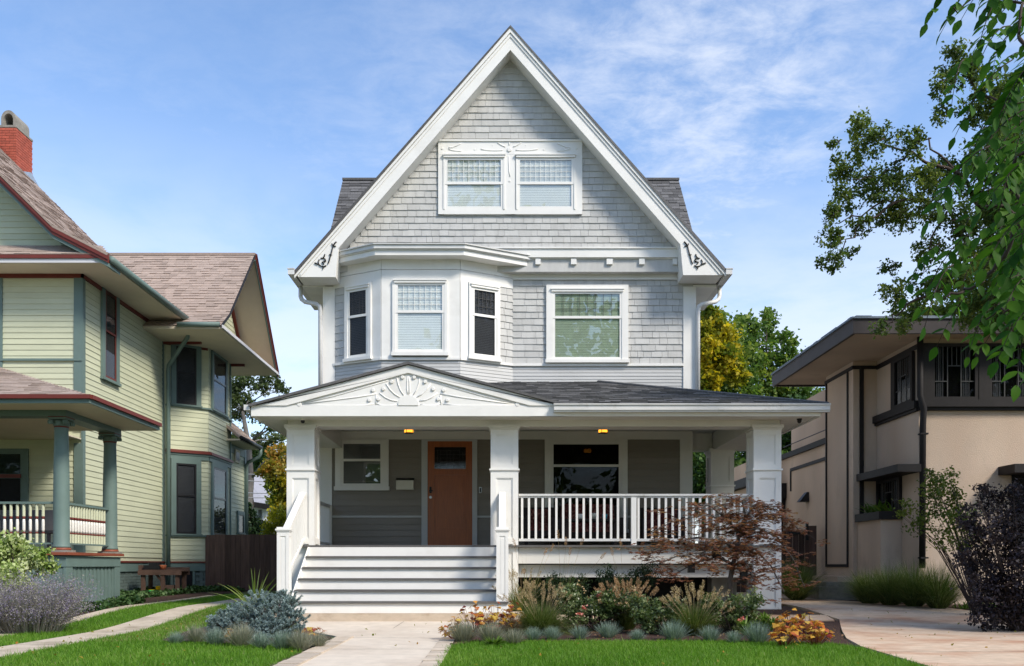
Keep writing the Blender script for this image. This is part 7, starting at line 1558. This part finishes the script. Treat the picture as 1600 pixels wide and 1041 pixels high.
pz = np.column_stack([q, np.array([ground_z(b) for b in q[:, 1]])+RNG.random(len(q))*0.10*(0.5+0.5*np.sin(q[:, 1]*3.1+q[:, 0]*2))+0.02]); leaves('ground_cover', pz, 0.085*RNG.uniform(0.6, 1.2, len(q)), 'ivy_leaf', None, None, aspect=0.4, up=unit_rand(len(q), 2.5), kind='stuff')
# right edge: green shrub and dark ninebark, fern in the planter, low leaves
Yq = 14.6; cl = [((wx(x, Yq), Yq+random.uniform(-0.2, 0.25), wz(y, Yq)), r*Yq/F) for x, y, r in ((1450, 760, 18), (1480, 755, 22), (1465, 785, 24), (1500, 775, 20), (1430, 795, 16), (1445, 820, 20), (1480, 815, 26), (1510, 810, 22), (1415, 802, 8), (1470, 845, 18), (1500, 850, 16), (1520, 835, 18), (1490, 740, 10), (1460, 740, 10))]
shrub('burning_bush', 'open yellow green shrub before the stucco wall', 'shrub', wx(1530, Yq), Yq, cl, 3600, 0.052, 'shrub_leaf', sub=12, spread=0.3)
Yq = 12.6; cl = [((wx(x, Yq), Yq+random.uniform(-0.3, 0.3), wz(y, Yq)), r*Yq/F) for x, y, r in ((1580, 790, 30), (1555, 820, 32), (1600, 840, 40), (1530, 800, 20), (1525, 840, 22), (1570, 870, 40), (1540, 880, 28), (1600, 900, 44), (1560, 920, 36), (1590, 945, 40), (1620, 800, 36), (1640, 860, 50), (1640, 930, 50), (1505, 865, 14), (1530, 930, 18), (1555, 765, 16), (1590, 765, 18), (1545, 950, 20), (1510, 815, 12), (1518, 765, 10), (1530, 960, 22), (1570, 965, 26), (1610, 970, 30), (1550, 905, 30), (1585, 885, 34))]
shrub('ninebark_shrub', 'big dark purple leaved shrub at the right edge', 'shrub', wx(1590, Yq), Yq, cl, 17000, 0.052, 'ninebark_leaf', sub=15, z=0.03)
n = 420; yy = RNG.uniform(14.0, 16.0, n); xx = 8.35+RNG.random(n)*0.9-(yy-14.3)*0.28; base = np.column_stack([xx, yy, gz(xx, yy)]); blades('low_lilies', base, RNG.uniform(0.15, 0.38, n), 0.025, RNG.uniform(0, 6.28, n), RNG.uniform(0.3, 0.85, n), RNG.uniform(0.1, 0.4, n), 'hosta_leaf', None, RNG.random(n)*0.6, segs=4, kind='stuff')
n = 60; az = RNG.uniform(1.6, 4.7, n); base = np.column_stack([RNG.uniform(7.5, 7.75, n), RNG.uniform(17.75, 18.6, n), np.full(n, 2.03)]); o = blades('window_fern', base, RNG.uniform(0.2, 0.42, n), 0.05, az, RNG.uniform(0.5, 0.9, n), RNG.uniform(0.1, 0.4, n), 'hosta_leaf', None, None, segs=4); tag(o, 'green fern spilling from the stucco house window planter', 'fern')
n = 900; q = sample_poly(BED_R, n); sc = np.column_stack([q, np.array([ground_z(b) for b in q[:, 1]])+0.03]); leaves('bark_chips', sc, 0.045*RNG.uniform(0.5, 1.2, n), 'tan_head', None, RNG.random(n)*0.3, aspect=0.3, up=unit_rand(n, 3), kind='stuff')
